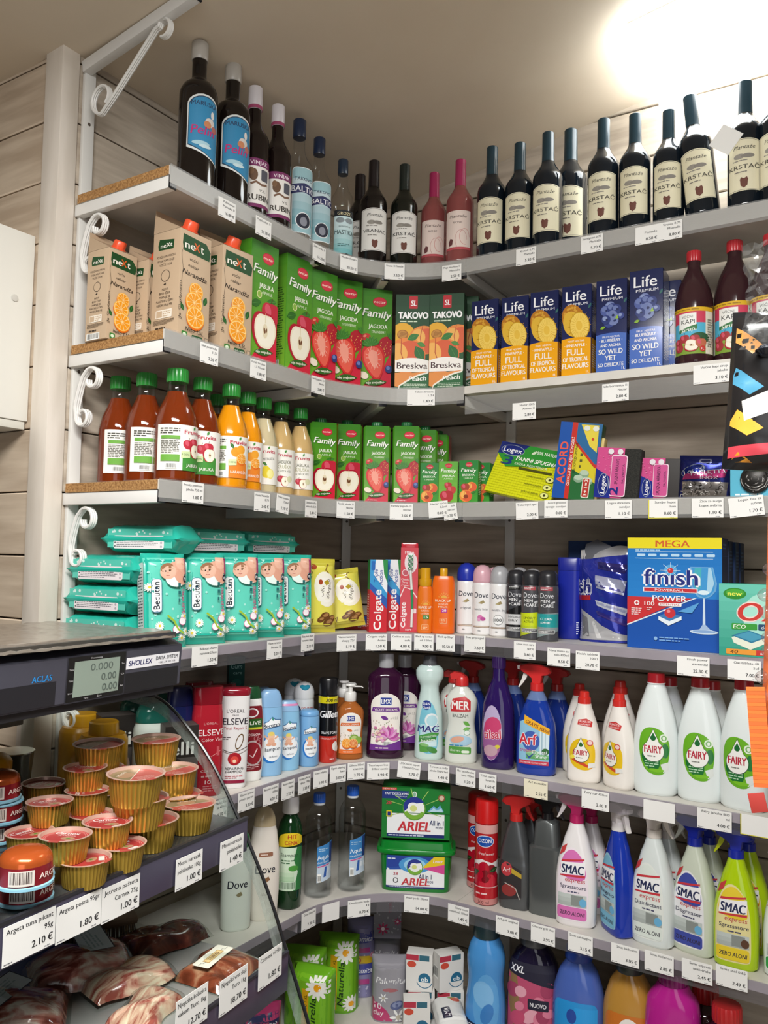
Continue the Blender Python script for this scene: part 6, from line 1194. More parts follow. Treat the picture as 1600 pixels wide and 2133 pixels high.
@typ('pocket_wipes_pack', 'pack', 'small wet wipe packs stacked by the boxes')
def lmxw(r):
    ch, M = pillow(80, 128, 44, 'd8d8d6', 10, 14, 8, 2, seed=61); V, F, c, s = ch[0]; a = Art(); a.R(-34, 12, 34, 116, 'e4e4e2'); a.RR(-24, 16, -2, 60, 2, '1c2440'); a.T('LMX', -6, 20, 13, 'e8e8ec', 36, 'l', 90, b=.9); a.E(18, 100, 12, 14, 'c8543c'); a.E(8, 108, 10, 8, '6a9a3a'); A_ = a.build(M, (8, 8), .2); mk('pack', [([(x, z-64, 23.4-y) for x, y, z in v], f, cc, ss) for v, f, cc, ss in ch+A_], FILM, r)
HH['softblue'] = 250
SB = [(0, 34, 28, 2.6), (5, 39, 31, 2.6), (80, 40, 32, 2.5), (130, 35, 28, 2.4), (170, 38, 30, 2.4), (196, 33, 27, 2.2), (214, 24, 22)]
@typ('fabric_softener_bottle', 'bottle', None)
def softblue(r):
    mk('bottle', loft(SB, '4a90d0', 32), GLOSSY, r); mk('cap', loft([(213, 25), (216, 27), (244, 24), (250, 20)], '24383c', 28, 1), PLASTIC, r); a = Art(); a.E(6, 90, 26, 60, '5ca0d8'); a.P([(-40, 60), (40, 40), (40, 8), (-40, 14)], '1c2a4c'); a.T('Coccolino', -2, 36, 13, 'eef2f8', 64, rot=-10, b=.5); a.E(0, 110, 20, 26, '7cb4e0', 20); a.E(8, 76, 12, 20, '3a7cc0', -20); label(r, a, SB, PLASTIC, cut=(4, 10), base=.25)
HH['xxl'] = 262
XX = [(0, 52, 34, 2.8), (6, 58, 38, 2.8), (120, 58, 38, 2.7), (180, 54, 36, 2.5), (212, 40, 30, 2.2), (226, 26, 26)]
@typ('fabric_softener_bottle', 'bottle', None)
def xxl(r):
    mk('bottle', loft(XX, '201a34', 36), DARKGLASS, r); mk('cap', loft([(225, 27), (228, 30), (256, 28), (262, 24)], '5a5c5c', 28, 1), PLASTIC, r); a = Art(); a.RR(-54, 20, 54, 172, 6, 'b84a6c'); a.P([(-54, 120), (-54, 172), (-30, 172), (-20, 100), (-36, 60)], '8a6a44')
    for k in range(14): a.E(random.uniform(-40, 46), random.uniform(40, 150), random.uniform(10, 20), random.uniform(8, 16), random.choice(('d87a94', 'c0486c', 'e0a0b0', 'a03a5c')), random.uniform(0, 90))
    a.P([(-54, 172), (54, 150), (54, 196), (-54, 196)], '1c1a30'); a.T('XXL', -30, 174, 15, 'eeeef2', 34, sh=.2, b=.9); a.RR(-4, 104, 40, 126, 2, '1c1a30'); a.T('NUOVO', 18, 110, 9, 'f0eef2', 34, b=.6); a.P([(-54, 20), (54, 20), (54, 44), (-54, 56)], 'e0d8dc'); a.T('Coccolino', -4, 30, 16, '2c2440', 86, rot=-4, b=.5); label(r, a, XX, PAPER, cut=(5, 12), base=.3)
LN = [(0, 46, 34, 2.5), (6, 52, 38, 2.5), (110, 52, 38, 2.5), (160, 50, 36, 2.4), (200, 38, 30, 2.2), (222, 24, 24)]
for key, bc, lab, hi, cap_ in (('lenorb', '4a64b0', '2a90d4', '2a4a9c', '2a4aa4'), ('lenoro', 'b8883c', 'c8722a', 'f0ece4', '3a4440')):
    HH[key] = 250
    def fn(r, bc=bc, lab=lab, hi=hi, cap_=cap_):
        mk('bottle', loft(LN, bc, 36), GLOSSY, r); mk('cap', loft([(221, 26), (224, 28), (246, 26), (250, 22)], cap_, 28, 1), PLASTIC, r); a = Art(); a.RR(-44, 12, 46, 150, 14, lab)
        if hi[0] == 'f': a.E(6, 118, 22, 26, hi); a.E(-8, 108, 16, 18, 'e6e0d6'); a.E(26, 84, 12, 12, '6a3a1c')
        else: a.R(0, 12, 46, 140, '2a9ae0'); a.E(-6, 122, 10, 14, hi); a.E(28, 80, 17, 17, 'e4ecf4'); a.E(28, 80, 14, 14, '2a9ae0'); a.RR(18, 66, 38, 84, 3, 'e4ecf4')
        a.T('Lenor', -12, 62, 24, 'f2f2f4', 64, b=.7); a.small(-30, 24, 30, 44, 3, 'e8e0d8'); label(r, a, LN, PLASTIC, cut=(5, 12), base=.25)
    fn.__name__ = key; typ('fabric_softener_bottle', 'bottle', None)(fn)
HH['magenta'] = 240
@typ('detergent_bottle', 'bottle', None)
def magenta(r): mk('bottle', loft([(0, 42, 30, 2.6), (5, 47, 33, 2.6), (60, 46, 32, 2.6), (70, 48, 33, 2.6), (120, 46, 32, 2.6), (126, 48, 33, 2.6), (190, 44, 31, 2.5), (218, 26, 24)], 'b8248c', 32), GLOSSY, r); cap(r, 217, 24, 23, '8c1c6c')
HH['bleach'] = 212
@typ('drain_cleaner_bottle', 'bottle', 'dark bottles with red caps')
def bleach(r): mk('bottle', loft([(0, 40), (5, 44), (140, 44), (166, 36), (184, 20)], '2a1216', 32), DARKGLASS, r); cap(r, 183, 24, 29, 'b8282a'); a = Art(); a.RR(-30, 30, 30, 110, 4, '8a1c28'); a.T('7', 0, 60, 30, 'd8c8c4', 20, b=1); label(r, a, [(0, 40), (5, 44), (140, 44), (166, 36), (184, 20)], PAPER, base=.3)
# ---- seen through the glass of the counter
HH['jar'] = 205
@typ('hair_cream_jar', 'jar', 'white hair cream bottles with dark green lids')
def jar(r): 
    S = [(0, 36, 30, 2.6), (5, 40, 33, 2.6), (150, 39, 32, 2.6), (166, 34, 28, 2.4)]; mk('bottle', loft(S, 'd8dcd6', 28), PLASTIC, r); mk('lid', loft([(166.5, 36, 29, 2.4), (186, 35, 28, 2.4), (201, 28, 22), (205, 18, 14)], '1c5a50', 28, 1), GLOSSY, r); a = Art(); a.P([(-36, 20), (36, 20), (36, 90), (0, 130), (-36, 60)], '2a3230'); a.T('elf', 0, 84, 26, 'd8dcd6', 44, b=.8); label(r, a, S, PLASTIC, base=.25)
HH['dyebox'] = 178
@typ('hair_dye_box', 'box', 'hair dye boxes behind the counter glass')
def dyebox(r): a = Art(); a.R(-36, 0, 36, 178, '5a5250'); a.R(-36, 110, 36, 178, '2a2422'); a.T('elli', 0, 116, 30, 'e6e2de', 52, b=.7); a.E(4, 70, 22, 32, 'b89684'); a.E(-8, 78, 20, 34, '3a2a24', 20); a.E(8, 66, 15, 22, 'c8a692'); a.E(4, 72, 3, 1.6, '2a1c18'); a.E(16, 72, 3, 1.6, '2a1c18'); a.E(10, 54, 6, 2.4, '9a4a44'); a.T('IRI', 8, 8, 14, '1c1816', 30, b=.9); s = Art(); s.R(-26, 0, 26, 178, '4a3430'); carton(r, 72, 54, 178, '4a4240', a, s, s)
HH['yellowb'] = 178
@typ('yellow_shampoo_bottle', 'bottle', 'plain yellow bottles behind the counter glass')
def yellowb(r): mk('bottle', loft([(0, 42, 34, 3), (5, 47, 38, 3), (140, 47, 38, 3), (152, 42, 34, 2.6)], 'd89a1c', 28), PLASTIC, r); mk('cap', loft([(152.5, 30), (175, 29), (178, 26)], 'c8901c', 28, 1), PLASTIC, r)
HH['bluecap'] = 214
@typ('shampoo_bottle', 'bottle', None)
def bluecap(r): mk('bottle', loft([(0, 26, 18, 2.6), (4, 29, 20, 2.6), (150, 30, 20, 2.6), (176, 27, 18, 2.6)], '1c2458', 28), GLOSSY, r); mk('cap', loft([(176.5, 27, 18, 2.6), (208, 25, 17, 2.6), (214, 21, 13, 2.6)], '161c48', 28, 1), PLASTIC, r)
HH['tealbox'] = 262
@typ('toothpaste_box', 'box', None)
def tealbox(r): a = Art(); a.R(-20, 0, 20, 262, '1c5a54'); a.T('Gum', -2, 232, 13, 'a8d8d0', 28, sh=.2, b=.4); a.T('care', 2, 218, 8, 'a8d8d0', 22); a.E(0, 196, 12, 10, '2a7a70'); carton(r, 40, 36, 262, '174a46', a)
HH['greencap'] = 226
@typ('shower_gel_bottle', 'bottle', None)
def greencap(r): mk('bottle', loft([(0, 30, 20, 2.5), (5, 34, 22, 2.5), (150, 35, 22, 2.4), (184, 31, 20, 2.3)], 'dfe4dc', 28), GLOSSY, r); mk('cap', loft([(184.5, 31, 20, 2.3), (205, 28, 18, 2.2), (220, 20, 14), (226, 10, 8)], '1c7a3c', 28), GLOSSY, r); a = Art(); a.T('Dove', 0, 96, 18, '1c2030', 46, sh=.05, b=.2); a.P([(-4, 82), (8, 88), (12, 80), (2, 76)], '8a8060'); label(r, a, [(0, 30, 20, 2.5), (5, 34, 22, 2.5), (150, 35, 22, 2.4), (184, 31, 20, 2.3)], GLOSSY, base=.2)
# ================================================================== stocking the shelves
def fit(key, k, px, inset, top):
    h = HT[k]; s = s_at(px, inset, h+.1); x, y, n = front(s, inset); lo, hi = .02, .8
    for _ in range(40):
        m = (lo+hi)/2
        if proj((x, y, h+m))[1] > top: lo = m
        else: hi = m
    return lo*1000/HH[key]
REC = []
def footprint(key):
    fn = TYPES[key]
    if key not in PROTO: make(key).location = (0, 0, -9); PROTO[key]['spare'] = 1
    r = PROTO[key]; P = np.array([(c.matrix_local @ v.co)[:2] for c in r.children for v in c.data.vertices if (c.matrix_local @ v.co).z < HH[key]*.0006]); lo, hi = P.min(0), P.max(0)
    boxy = any(c.name.split('.')[0] in ('carton', 'box', 'pack', 'wrapper', 'tub', 'card', 'backing', 'pouch', 'bag', 'sponge') for c in r.children)
    ce, h = (lo+hi)/2, (hi-lo)/2
    if boxy: return [(ce[0]+sx*h[0], ce[1]+sy*h[1]) for sx, sy in ((-1, -1), (1, -1), (1, 1), (-1, 1))]
    return [(ce[0]+h[0]*math.cos(t), ce[1]+h[1]*math.sin(t)) for t in np.linspace(0, 2*math.pi, 14)[:-1]]
FP = {}
class Spot:
    def __init__(s, k, it):
        s.key, s.lab, s.px, s.top = it[:4]; s.k = k; s.inset = it[4] if len(it) > 4 else .055; s.t = it[5] if len(it) > 5 else .5; s.kw = it[6] if len(it) > 6 else {}
        if s.key not in FP: FP[s.key] = np.array(footprint(s.key))
        s.lim = .285-.5*np.ptp(FP[s.key][:, 1]); s.low = s.inset-.02; s.set()
    def set(s):
        sc = fit(s.key, s.k, s.px, s.inset, s.top) if s.top else 1.
        s.sc = max(.8, min(1.25, sc)); x, y, n = front(s_at(s.px, s.inset, HT[s.k]+.1), s.inset); va = math.atan2(CAM[1]-y, CAM[0]-x); a = n+(va-n)*s.t+math.radians(s.kw.get('turn', 0))+math.pi/2
        q = FP[s.key]*s.sc*s.kw.get('w', 1.)*(.97 if s.kw.get('lean') or s.kw.get('roll') else 1); c, d = math.cos(a), math.sin(a); s.poly = np.c_[q[:, 0]*c-q[:, 1]*d+x, q[:, 0]*d+q[:, 1]*c+y]; s.c = np.array([x, y]); s.dep = np.hypot(x-CAM[0], y-CAM[1]); s.r = np.hypot(*(s.poly-s.c).T).max()
def clash(A, B):
    """how far two footprints overlap"""
    if np.hypot(*(A.c-B.c)) > A.r+B.r: return 0
    best = 9.
    for P in (A.poly, B.poly):
        e = np.roll(P, -1, 0)-P; nn = np.c_[e[:, 1], -e[:, 0]]; nn = nn/(np.hypot(nn[:, 0], nn[:, 1])[:, None]+1e-9)
        a, b = A.poly @ nn.T, B.poly @ nn.T; g = np.minimum(a.max(0)-b.min(0), b.max(0)-a.min(0)).min()
        if g <= 0: return 0
        best = min(best, g)
    return best
def row(k, items):
    """items: (type, label, photo column of its middle, photo row of its top or None, inset, turn to customer, extras);
    goods that would run into each other are slid back along the line of sight until they stand clear"""
    S = [Spot(k, it) for it in items]
    for rnd in range(60):
        moved = 0
        for i, A in enumerate(S):
            for B in S[i+1:]:
                if A.kw.get('z', 0) > .05 or B.kw.get('z', 0) > .05: continue
                g = clash(A, B)
                if g > .0012:
                    F_, K_ = (A, B) if A.dep < B.dep else (B, A)
                    st = min(.008, g*.6+.001)
                    if K_.inset+st < K_.lim: K_.inset += st; K_.set(); moved = 1
                    elif F_.inset-st*.6 > max(.026, F_.low): F_.inset -= st*.6; F_.set(); moved = 1
        if not moved: break
    for s in S: put(s.key, s.lab, k, s.px, s.inset, s.t, sc=s.sc, **s.kw)
row(1, [
 ('pelin', 'tall dark liqueur bottle with blue label nearest the shelf end', 410, 92, .065),
 ('pelin', 'dark liqueur bottle with blue label beside the white capped brandy', 480, 138, .065),
 ('vinjak', 'white capped brandy bottle touching the blue labelled liqueur', 527, 184, .055),
 ('vinjak', 'white capped brandy bottle beside the clear vodka', 575, 222, .055),
 ('baltic', 'clear vodka bottle beside the brandy, half behind another', 620, 252, .055),
 ('baltic', 'clear vodka bottle with dark round emblem beside the teal label', 662, 290, .04),
 ('mastika', 'clear spirit bottle with teal label and black band', 712, 335, .05),
 ('vranac', 'dark wine bottle standing behind the teal label spirit', 748, 366, .15),
 ('vranac', 'red wine bottle with white label beside the teal labelled spirit', 777, 337, .05),
 ('krstacw', 'dark wine bottle with white label beside the rose wine', 841, 345, .05),
 ('rose', 'rose wine bottle beside the white labelled wine', 903, 362, .07),
 ('rose', 'rose wine bottle with pink capsule beside the cream labels', 958, 335, .045),
 ('krstac', 'first cream label wine bottle after the rose', 1024, 308, .045),
 ('krstac', 'second cream label wine bottle after the rose', 1082, 300, .045),
 ('krstac', 'third cream label wine bottle after the rose', 1141, 278, .045),
 ('krstac', 'cream label wine bottle set back behind the third', 1188, 272, .085),
 ('krstac', 'fifth cream label wine bottle, above a single price tag', 1257, 250, .045),
 ('krstac', 'sixth cream label wine bottle, above the long double tag', 1323, 240, .045),
 ('krstac', 'seventh cream label wine bottle, last before the dipped label', 1393, 232, .045)])
put('krstac', 'tilted wine bottle leaning towards the blank white card', 1, 1466, .05, .5, roll=-6, z=.004)
put('krstac', 'wine bottle right of the blank white card', 1, 1553, .045, .5)
put('krstac', 'wine bottle cut off by the picture edge under the lamp', 1, 1618, .045, .5)
wc = Art().R(-26, -26, 26, 26, 'f2f0ec'); 
_s = s_at(1510, -.005, HT[1]+.2); _x, _y, _n = front(_s, -.005)
cardo = mk('blank_card', box(-26, 26, -.4, .4, -26, 26, 'f2f1ee'), PAPER); cardo.location = (_x, _y+.012, HT[1]+.158); cardo.rotation_euler = (0, math.radians(38), 0)
tag(cardo, 'blank white card hung between two wine bottle necks', 'card')
row(2, [
 ('nextc', 'kraft orange nectar carton at the back beside the upright', 232, 485, 0.2, 0.03),
 ('nextc', 'kraft orange nectar carton in the second row', 312, 512, 0.17, 0.03),
 ('nextc', 'tallest looking kraft orange nectar carton at the shelf front', 377, 440, 0.065, 0.03),
 ('nextc', 'kraft orange nectar carton beside the green apple carton', 467, 475, 0.06, 0.12),
 ('fam15a', 'large apple nectar carton next to the kraft cartons', 528, 513, 0.055, 0.06),
 ('fam15a', 'large apple nectar carton next to the strawberry cartons', 601, 543, 0.055, 0.06),
 ('fam15s', 'large strawberry nectar carton touching the apple carton', 655, 572, 0.055, 0.06),
 ('fam15s', 'large strawberry nectar carton in the middle of three', 709, 590, 0.05, 0.06),
 ('fam15s', 'large strawberry nectar carton next to the peach cartons', 776, 610, 0.05, 0.06),
 ('takovo', 'peach nectar carton beside the strawberry carton', 859, 621, .05, .6),
 ('takovo', 'peach nectar carton beside the dark pineapple cartons', 933, 619, .05, .5),
 ('lifep', 'pineapple nectar carton nearest the peach cartons', 1019, 628, .045, .2),
 ('lifep', 'second pineapple nectar carton after the peach cartons', 1081, 621, .045, .2),
 ('lifep', 'third pineapple nectar carton after the peach cartons', 1142, 610, .045, .2),
 ('lifep', 'pineapple nectar carton touching the blueberry carton', 1209, 598, .045, .2),
 ('lifeb', 'blueberry nectar carton touching the pineapple carton', 1281, 586, .045, .2),
 ('lifeb', 'blueberry nectar carton next to the syrup bottles', 1353, 566, .045, .2),
 ('syrup', 'apple syrup bottle beside the blueberry carton', 1446, 524, .055, .3),
 ('syrup', 'apple syrup bottle behind the large price tag', 1531, 502, .055, .3),
 ('syrup', 'apple syrup bottle cut by the picture edge', 1608, 488, .055, .3),
 ('takovo', 'peach nectar carton in the second row of the corner', 962, 626, .14, .5),
 ('lifeb', 'blueberry nectar carton hidden in the second row', 1392, 590, .12, .2)])
row(3, [
 ('fruapple', 'apple juice bottle standing deepest on the chipboard end', 247, 787, 0.16, 1.0, {'turn': 44, 'w': 1.08}),
 ('fruapple', 'second apple juice bottle from the chipboard end', 302, 780, 0.105, 1.0, {'turn': 44, 'w': 1.08}),
 ('fruapple', 'largest looking apple juice bottle at the shelf front', 366, 771, 0.05, 1.0, {'turn': 34, 'w': 1.12}),
 ('fruapple', 'apple juice bottle labelled JABUKA beside the orange juice', 419, 789, 0.045, 1.0, {'turn': 0, 'w': 1.02}),
 ('fruapple', 'apple juice bottle hidden behind the orange juice', 452, 824, .13, .8),
 ('fruorange', 'orange juice bottle beside the apple juice', 479, 803, 0.045, 1.0, {'turn': 12, 'w': 1.02}),
 ('fruorange', 'orange juice bottle beside the lemonade', 514, 819, 0.052, 1.0, {'turn': 6, 'w': 0.95}),
 ('frulemon', 'pale lemonade bottle with a lemon on its label', 547, 830, 0.058, 1.0, {'turn': 4, 'w': 0.92}),
 ('frupear', 'apple pear juice bottle beside the lemonade', 584, 841, 0.065, 1.0, {'turn': 0, 'w': 0.92}),
 ('frupear', 'apple pear juice bottle beside the green carton', 624, 852, 0.072, 1.0, {'turn': -4, 'w': 0.92}),
 ('fam1a', 'litre apple nectar carton half behind the pear juice', 668, 872, .06, .6),
 ('fam1a', 'litre apple nectar carton standing free beside the strawberry', 722, 876, .045, .75),
 ('fam1s', 'litre strawberry nectar carton beside the apple carton', 784, 880, .05, .9),
 ('fam1s', 'litre strawberry nectar carton beside the small cartons', 846, 880, .045, .8),
 ('fam1s', 'litre strawberry nectar carton in the second row', 884, 888, .11, .3),
 ('fam1s', 'litre strawberry nectar carton in the third row', 910, 898, .165, .1),
 
 ('smallp', 'small peach nectar carton beside the litre cartons', 896, 966, .035, .6),
 ('smalla', 'small apple nectar carton between the two peach ones', 936, 963, .035, .6),
 ('smallp', 'small peach nectar carton beside the yellow cloth pack', 980, 961, .035, .5),
 ('smallp', 'small nectar carton in the second row', 1006, 966, .09, .3),
 ('cloths', 'yellow and green sponge cloth pack leaning back', 1078, 930, .06, .12, {'lean': -20, 'roll': 13, 'z': .012}),
 ('acord', 'blue and yellow grooved sponge pack tilted to one side', 1197, 886, .06, .3, {'roll': 7, 'z': .005}),
 ('sponge2', 'double black scouring sponge in pink and blue wrapper', 1287, 936, .05, .2, {'roll': 5, 'z': .004}),
 ('sponge1', 'single scouring sponge in pink wrapper', 1376, 958, .05, .2, {'roll': 3, 'z': .003}),
 ('sponge1', 'scouring sponge behind the steel wool bag', 1420, 962, .11, .2),
 ('wire', 'silver and blue bag of steel wool', 1468, 948, .05, .2, {'roll': 3}),
 ('zica', 'light blue card with a round steel scourer', 1572, 917, .05, .1)])
# baby wipes: a stack at the shelf end, a row leaning in front
for key, lab, x, y, z, f in (('wipesflat', 'teal wipes pack at the bottom of the end stack', .108, -1.012, 0, -84), ('wipesflat', 'teal wipes pack second from the bottom of the end stack', .112, -1.010, .063, -86), ('wipesflat', 'teal wipes pack third from the bottom of the end stack', .118, -1.008, .126, -85), ('wipesflat', 'teal wipes pack lying on top nearest the scroll bracket', .165, -.955, .192, -78),
                             ('wipesflat', 'teal wipes pack lying behind in the top layer', .155, -.79, .192, -8), ('wipesflat', 'teal wipes pack lying at the far end of the top layer', .150, -.59, .192, -5), ('wipesflat', 'teal wipes pack in the hidden second row', .085, -.79, 0, -5), ('wipesflat', 'teal wipes pack in the middle of the hidden row', .085, -.79, .063, -3), ('wipesflat', 'teal wipes pack topping the hidden row', .085, -.79, .126, -5), ('wipesflat', 'teal wipes pack low behind the upright row', .085, -.585, 0, -3), ('wipesflat', 'teal wipes pack above another behind the upright row', .085, -.585, .063, -3), ('wipesflat', 'teal wipes pack supporting the far top layer', .085, -.585, .126, -3)):
    put_at(key, lab, (x, y, HT[4]+.0012+z), f)
row(4, [
 
 ('wipes', 'upright teal wipes pack nearest the weighing scale', 345, 1150, .045, .5, {'lean': -8}),
 ('wipes', 'second upright teal wipes pack from the scale', 428, 1150, .045, .6, {'lean': -7}),
 ('wipes', 'upright teal wipes pack in the middle of the row', 497, 1150, .045, .7, {'lean': -7}),
 ('wipes', 'fourth upright teal wipes pack, next to last', 553, 1152, .045, .7, {'lean': -6}),
 ('wipes', 'upright teal wipes pack touching the yellow pack', 610, 1153, .045, .8, {'lean': -7}),
 ('lindo', 'yellow wipes pack squeezed behind the last teal pack', 655, 1162, .06, .5, {'lean': -5}),
 ('lindo', 'yellow wipes pack leaning beside the toothpaste', 716, 1190, .05, 1., {'w': 1.25, 'lean': -8, 'roll': -9, 'z': .007}),
 ('colflat', 'toothpaste box lying behind the upright ones', 772, None, .12, .6),
 ('colgate', 'upright toothpaste box beside the yellow wipes', 786, 1166, 0.045, 0.2),
 ('colgate', 'upright toothpaste box beside the red toothbrush', 819, 1166, 0.045, 0.2),
 ('brush', 'red toothbrush pack with green and white brush', 852, 1131, .045, .6),
 ('lotion15', 'orange suntan lotion bottle with yellow sprayer', 886, 1183, .045, .8),
 ('lotion15', 'second orange sprayer bottle behind the first', 878, 1185, .10, .8),
 ('lotion20', 'wide orange suntan milk bottle with number 20', 924, 1184, .045, .8),
 ('dove1', 'white deodorant can with blue cap', 972, 1173, .045, .7),
 ('dove2', 'white deodorant can with pink cap at the front', 1005, 1177, .042, .7),
 ('dove3', 'white deodorant can with grey cap at the front', 1041, 1179, .04, .7),
 ('dove2', 'white deodorant can behind the pink cap', 1030, 1182, .12, .7),
 ('dove3', 'white deodorant can behind the dark cans', 1082, 1182, .12, .7),
 ('dove3', 'white deodorant can in the second row', 1110, 1185, .14, .7),
 ('men1', 'dark deodorant can with light grey band', 1075, 1187, .04, .7),
 ('men2', 'dark deodorant can with lime green band', 1107, 1188, .045, .7),
 ('men3', 'dark deodorant can with teal band', 1142, 1188, .043, .7),
 ('men3', 'dark deodorant can in the second row', 1128, 1192, .12, .7),
 ('nivea', 'plain dark blue body milk bottle', 1187, 1162, .045, .4),
 ('finback', 'dark blue box between the pouch and the wall', 1268, 1128, .15, .1),
 ('pouch', 'crumpled blue and silver tablet pouch with torn top', 1268, 1140, .06, .2, {'roll': -1}),
 ('finish', 'large bright blue tablet box with yellow MEGA band', 1411, 1122, .05, .12),
 ('finback', 'dark box directly behind the mega box', 1430, 1128, .125, .0),
 ('finback', 'dark box second behind the mega box', 1445, 1130, .178, .0),
 ('finback', 'dark box against the wall behind the mega box', 1457, 1132, .23, .0),
 ('oxi', 'green dishwasher tablet box with red letters', 1571, 1215, .045, .15)])
row(5, [
 ('yellowb', 'plain yellow bottle at the end behind the counter glass', 172, None, 0.24, 0.6), ('yellowb', 'plain yellow bottle in the middle behind the glass', 214, None, 0.14, 0.6), 
 ('dyebox', 'dark hair dye box beside the yellow bottles', 238, None, .19, .6), ('jar', 'hair cream bottle beside the dark dye box', 282, None, .16, .8), ('jar', 'hair cream bottle in the middle of three', 316, None, .09, .8), ('jar', 'hair cream bottle half behind the dye box', 352, None, .15, .8), ('dyebox', 'hair dye box with a face at the front', 372, 1508, .035, .7),
 ('bluecap', 'dark blue shampoo bottle beside the red ones', 372, 1430, .10, .5), ('elsred', 'red shampoo bottle in the second row', 412, 1420, .12, .5), ('elsred', 'red shampoo bottle at the front', 430, 1430, .05, .7), ('elsred', 'red shampoo bottle behind the white one', 462, 1424, .13, .6),
 ('elswhite', 'white shampoo bottle with dark red cap', 488, 1432, .045, .9), ('olive', 'white and maroon shampoo bottle with green cap', 522, 1430, .055, .7), ('tealbox', 'tall teal box at the back under the shelf', 488, None, .22, .8),
 ('becbig', 'large light blue baby shampoo at the front', 561, 1436, .05, .7), ('becbig', 'large light blue baby shampoo behind the first', 545, 1432, .12, .7), ('becsmall', 'small light blue baby shampoo with pink rim', 599, 1459, .05, .8),
 ('schiuma', 'shaving foam can with teal button, front one', 632, 1420, .10, .8), ('schiuma', 'shaving foam can with teal button, rear one', 612, 1413, .16, .8), ('becpow', 'pale blue baby powder bottle', 644, 1478, .04, .8), ('gillette', 'black and red shaving foam can with yellow band', 683, 1412, .045, .8),
 ('lmxo', 'orange soap pump bottle at the front', 729, 1410, .055, .7), ('lmxo', 'orange soap pump bottle in the second row', 716, 1404, .13, .7), ('lmxo', 'orange soap pump bottle deepest in the row', 700, 1402, .20, .7),
 ('lmxv', 'violet soap bottle with silver cap at the front', 803, 1362, .055, .75), ('lmxv', 'violet soap bottle in the second row', 842, 1364, .15, .6), ('mag', 'pale waisted fabric balsam bottle', 894, 1366, .055, .7), ('mer', 'white dish soap bottle with red flip cap', 961, 1400, .055, .7), ('mer', 'white dish soap bottle behind its twin', 946, 1396, .13, .6),
 ('arfback', 'dark blue cleaner bottle behind the white dish soap', 985, 1372, .15, .3), ('tilsal', 'dark violet floor cleaner bottle with oval label', 1038, 1366, .055, .6), ('arfback', 'dark blue cleaner bottle behind the violet cleaner', 1068, 1372, .15, .3), ('arf', 'blue glass cleaner spray with red trigger head', 1118, 1379, .06, .45), ('arfback', 'dark blue cleaner bottle behind the glass cleaner', 1160, 1385, .15, .3),
 ('fairyl', 'lemon dish soap bottle at the front beside the blue spray', 1217, 1440, .06, .35), ('fairyl', 'lemon dish soap bottle hidden in the second row', 1207, 1424, .14, .4), ('fairyl', 'lemon dish soap bottle beside the green labels', 1290, 1445, .055, .1, {'turn': -30}), ('fairyl', 'lemon dish soap bottle farthest back', 1292, 1418, .14, .2),
 ('fairyg', 'green label dish soap bottle nearest the lemon ones', 1367, 1402, .055, .45), ('fairyg', 'green label dish soap bottle in the middle', 1459, 1411, .055, .4), ('fairyg', 'green label dish soap bottle at the picture edge', 1551, 1415, .055, .2, {'turn': -14}), ('fairyg', 'green label dish soap bottle behind the first', 1394, 1410, .15, .3), ('fairyg', 'green label dish soap bottle behind the middle one', 1484, 1418, .15, .3)])
row(6, [
 ('greencap', 'shower gel bottle with green cap behind the counter glass', 492, None, .07, .8), ('dovebig', 'cream shower gel bottle beside the counter glass', 549, 1680, .055, .8), ('sham', 'dark green shampoo bottle with yellow promotion label', 603, 1658, .05, .9), ('aqua', 'clear water bottle beside the green shampoo', 663, 1652, .055, .75), ('aqua', 'clear water bottle beside the detergent tub', 733, 1637, .055, .8),
 ('ariel', 'wide green detergent pod tub carrying a box', 868, 1742, .065, .7), ('ozon', 'red air freshener can at the front', 1013, 1663, .045, .5), ('ozon', 'red air freshener can behind the first', 996, 1650, .13, .5), ('grill', 'grey oven cleaner bottle with red sprayer', 1075, 1650, .055, .4), ('grill', 'grey oven cleaner bottle behind the first', 1106, 1652, .15, .2), ('charmy', 'square grey bottle with black sprayer', 1140, 1660, .05, .2),
 ('smacp', 'white spray bottle with pink head and pink label', 1201, 1652, .055, .4), ('smacp', 'white spray bottle behind the pink one', 1232, 1660, .15, .3), ('smacb', 'dark blue spray bottle with white head', 1288, 1668, .05, .0, {'turn': -42}), ('smacw', 'white spray bottle with white head and a dog label', 1362, 1680, .055, .2, {'turn': -10}), ('smacw', 'white spray bottle behind the dog label one', 1392, 1690, .15, .1), ('smacd', 'pale see through spray bottle with blue head', 1448, 1697, .055, .1, {'turn': -14}), ('smacd', 'pale spray bottle in the second row', 1478, 1700, .15, .1), ('smacy', 'lime green spray bottle with blue head', 1534, 1722, .055, .3), ('smacy', 'lime green spray bottle behind its twin', 1560, 1712, .15, .2), ('smacg', 'pale bottle cut by the picture edge', 1636, 1760, .06, .3)])
put('ariel2', 'green detergent pod box stacked on the tub', 6, 868, .062, .7, z=.1335)
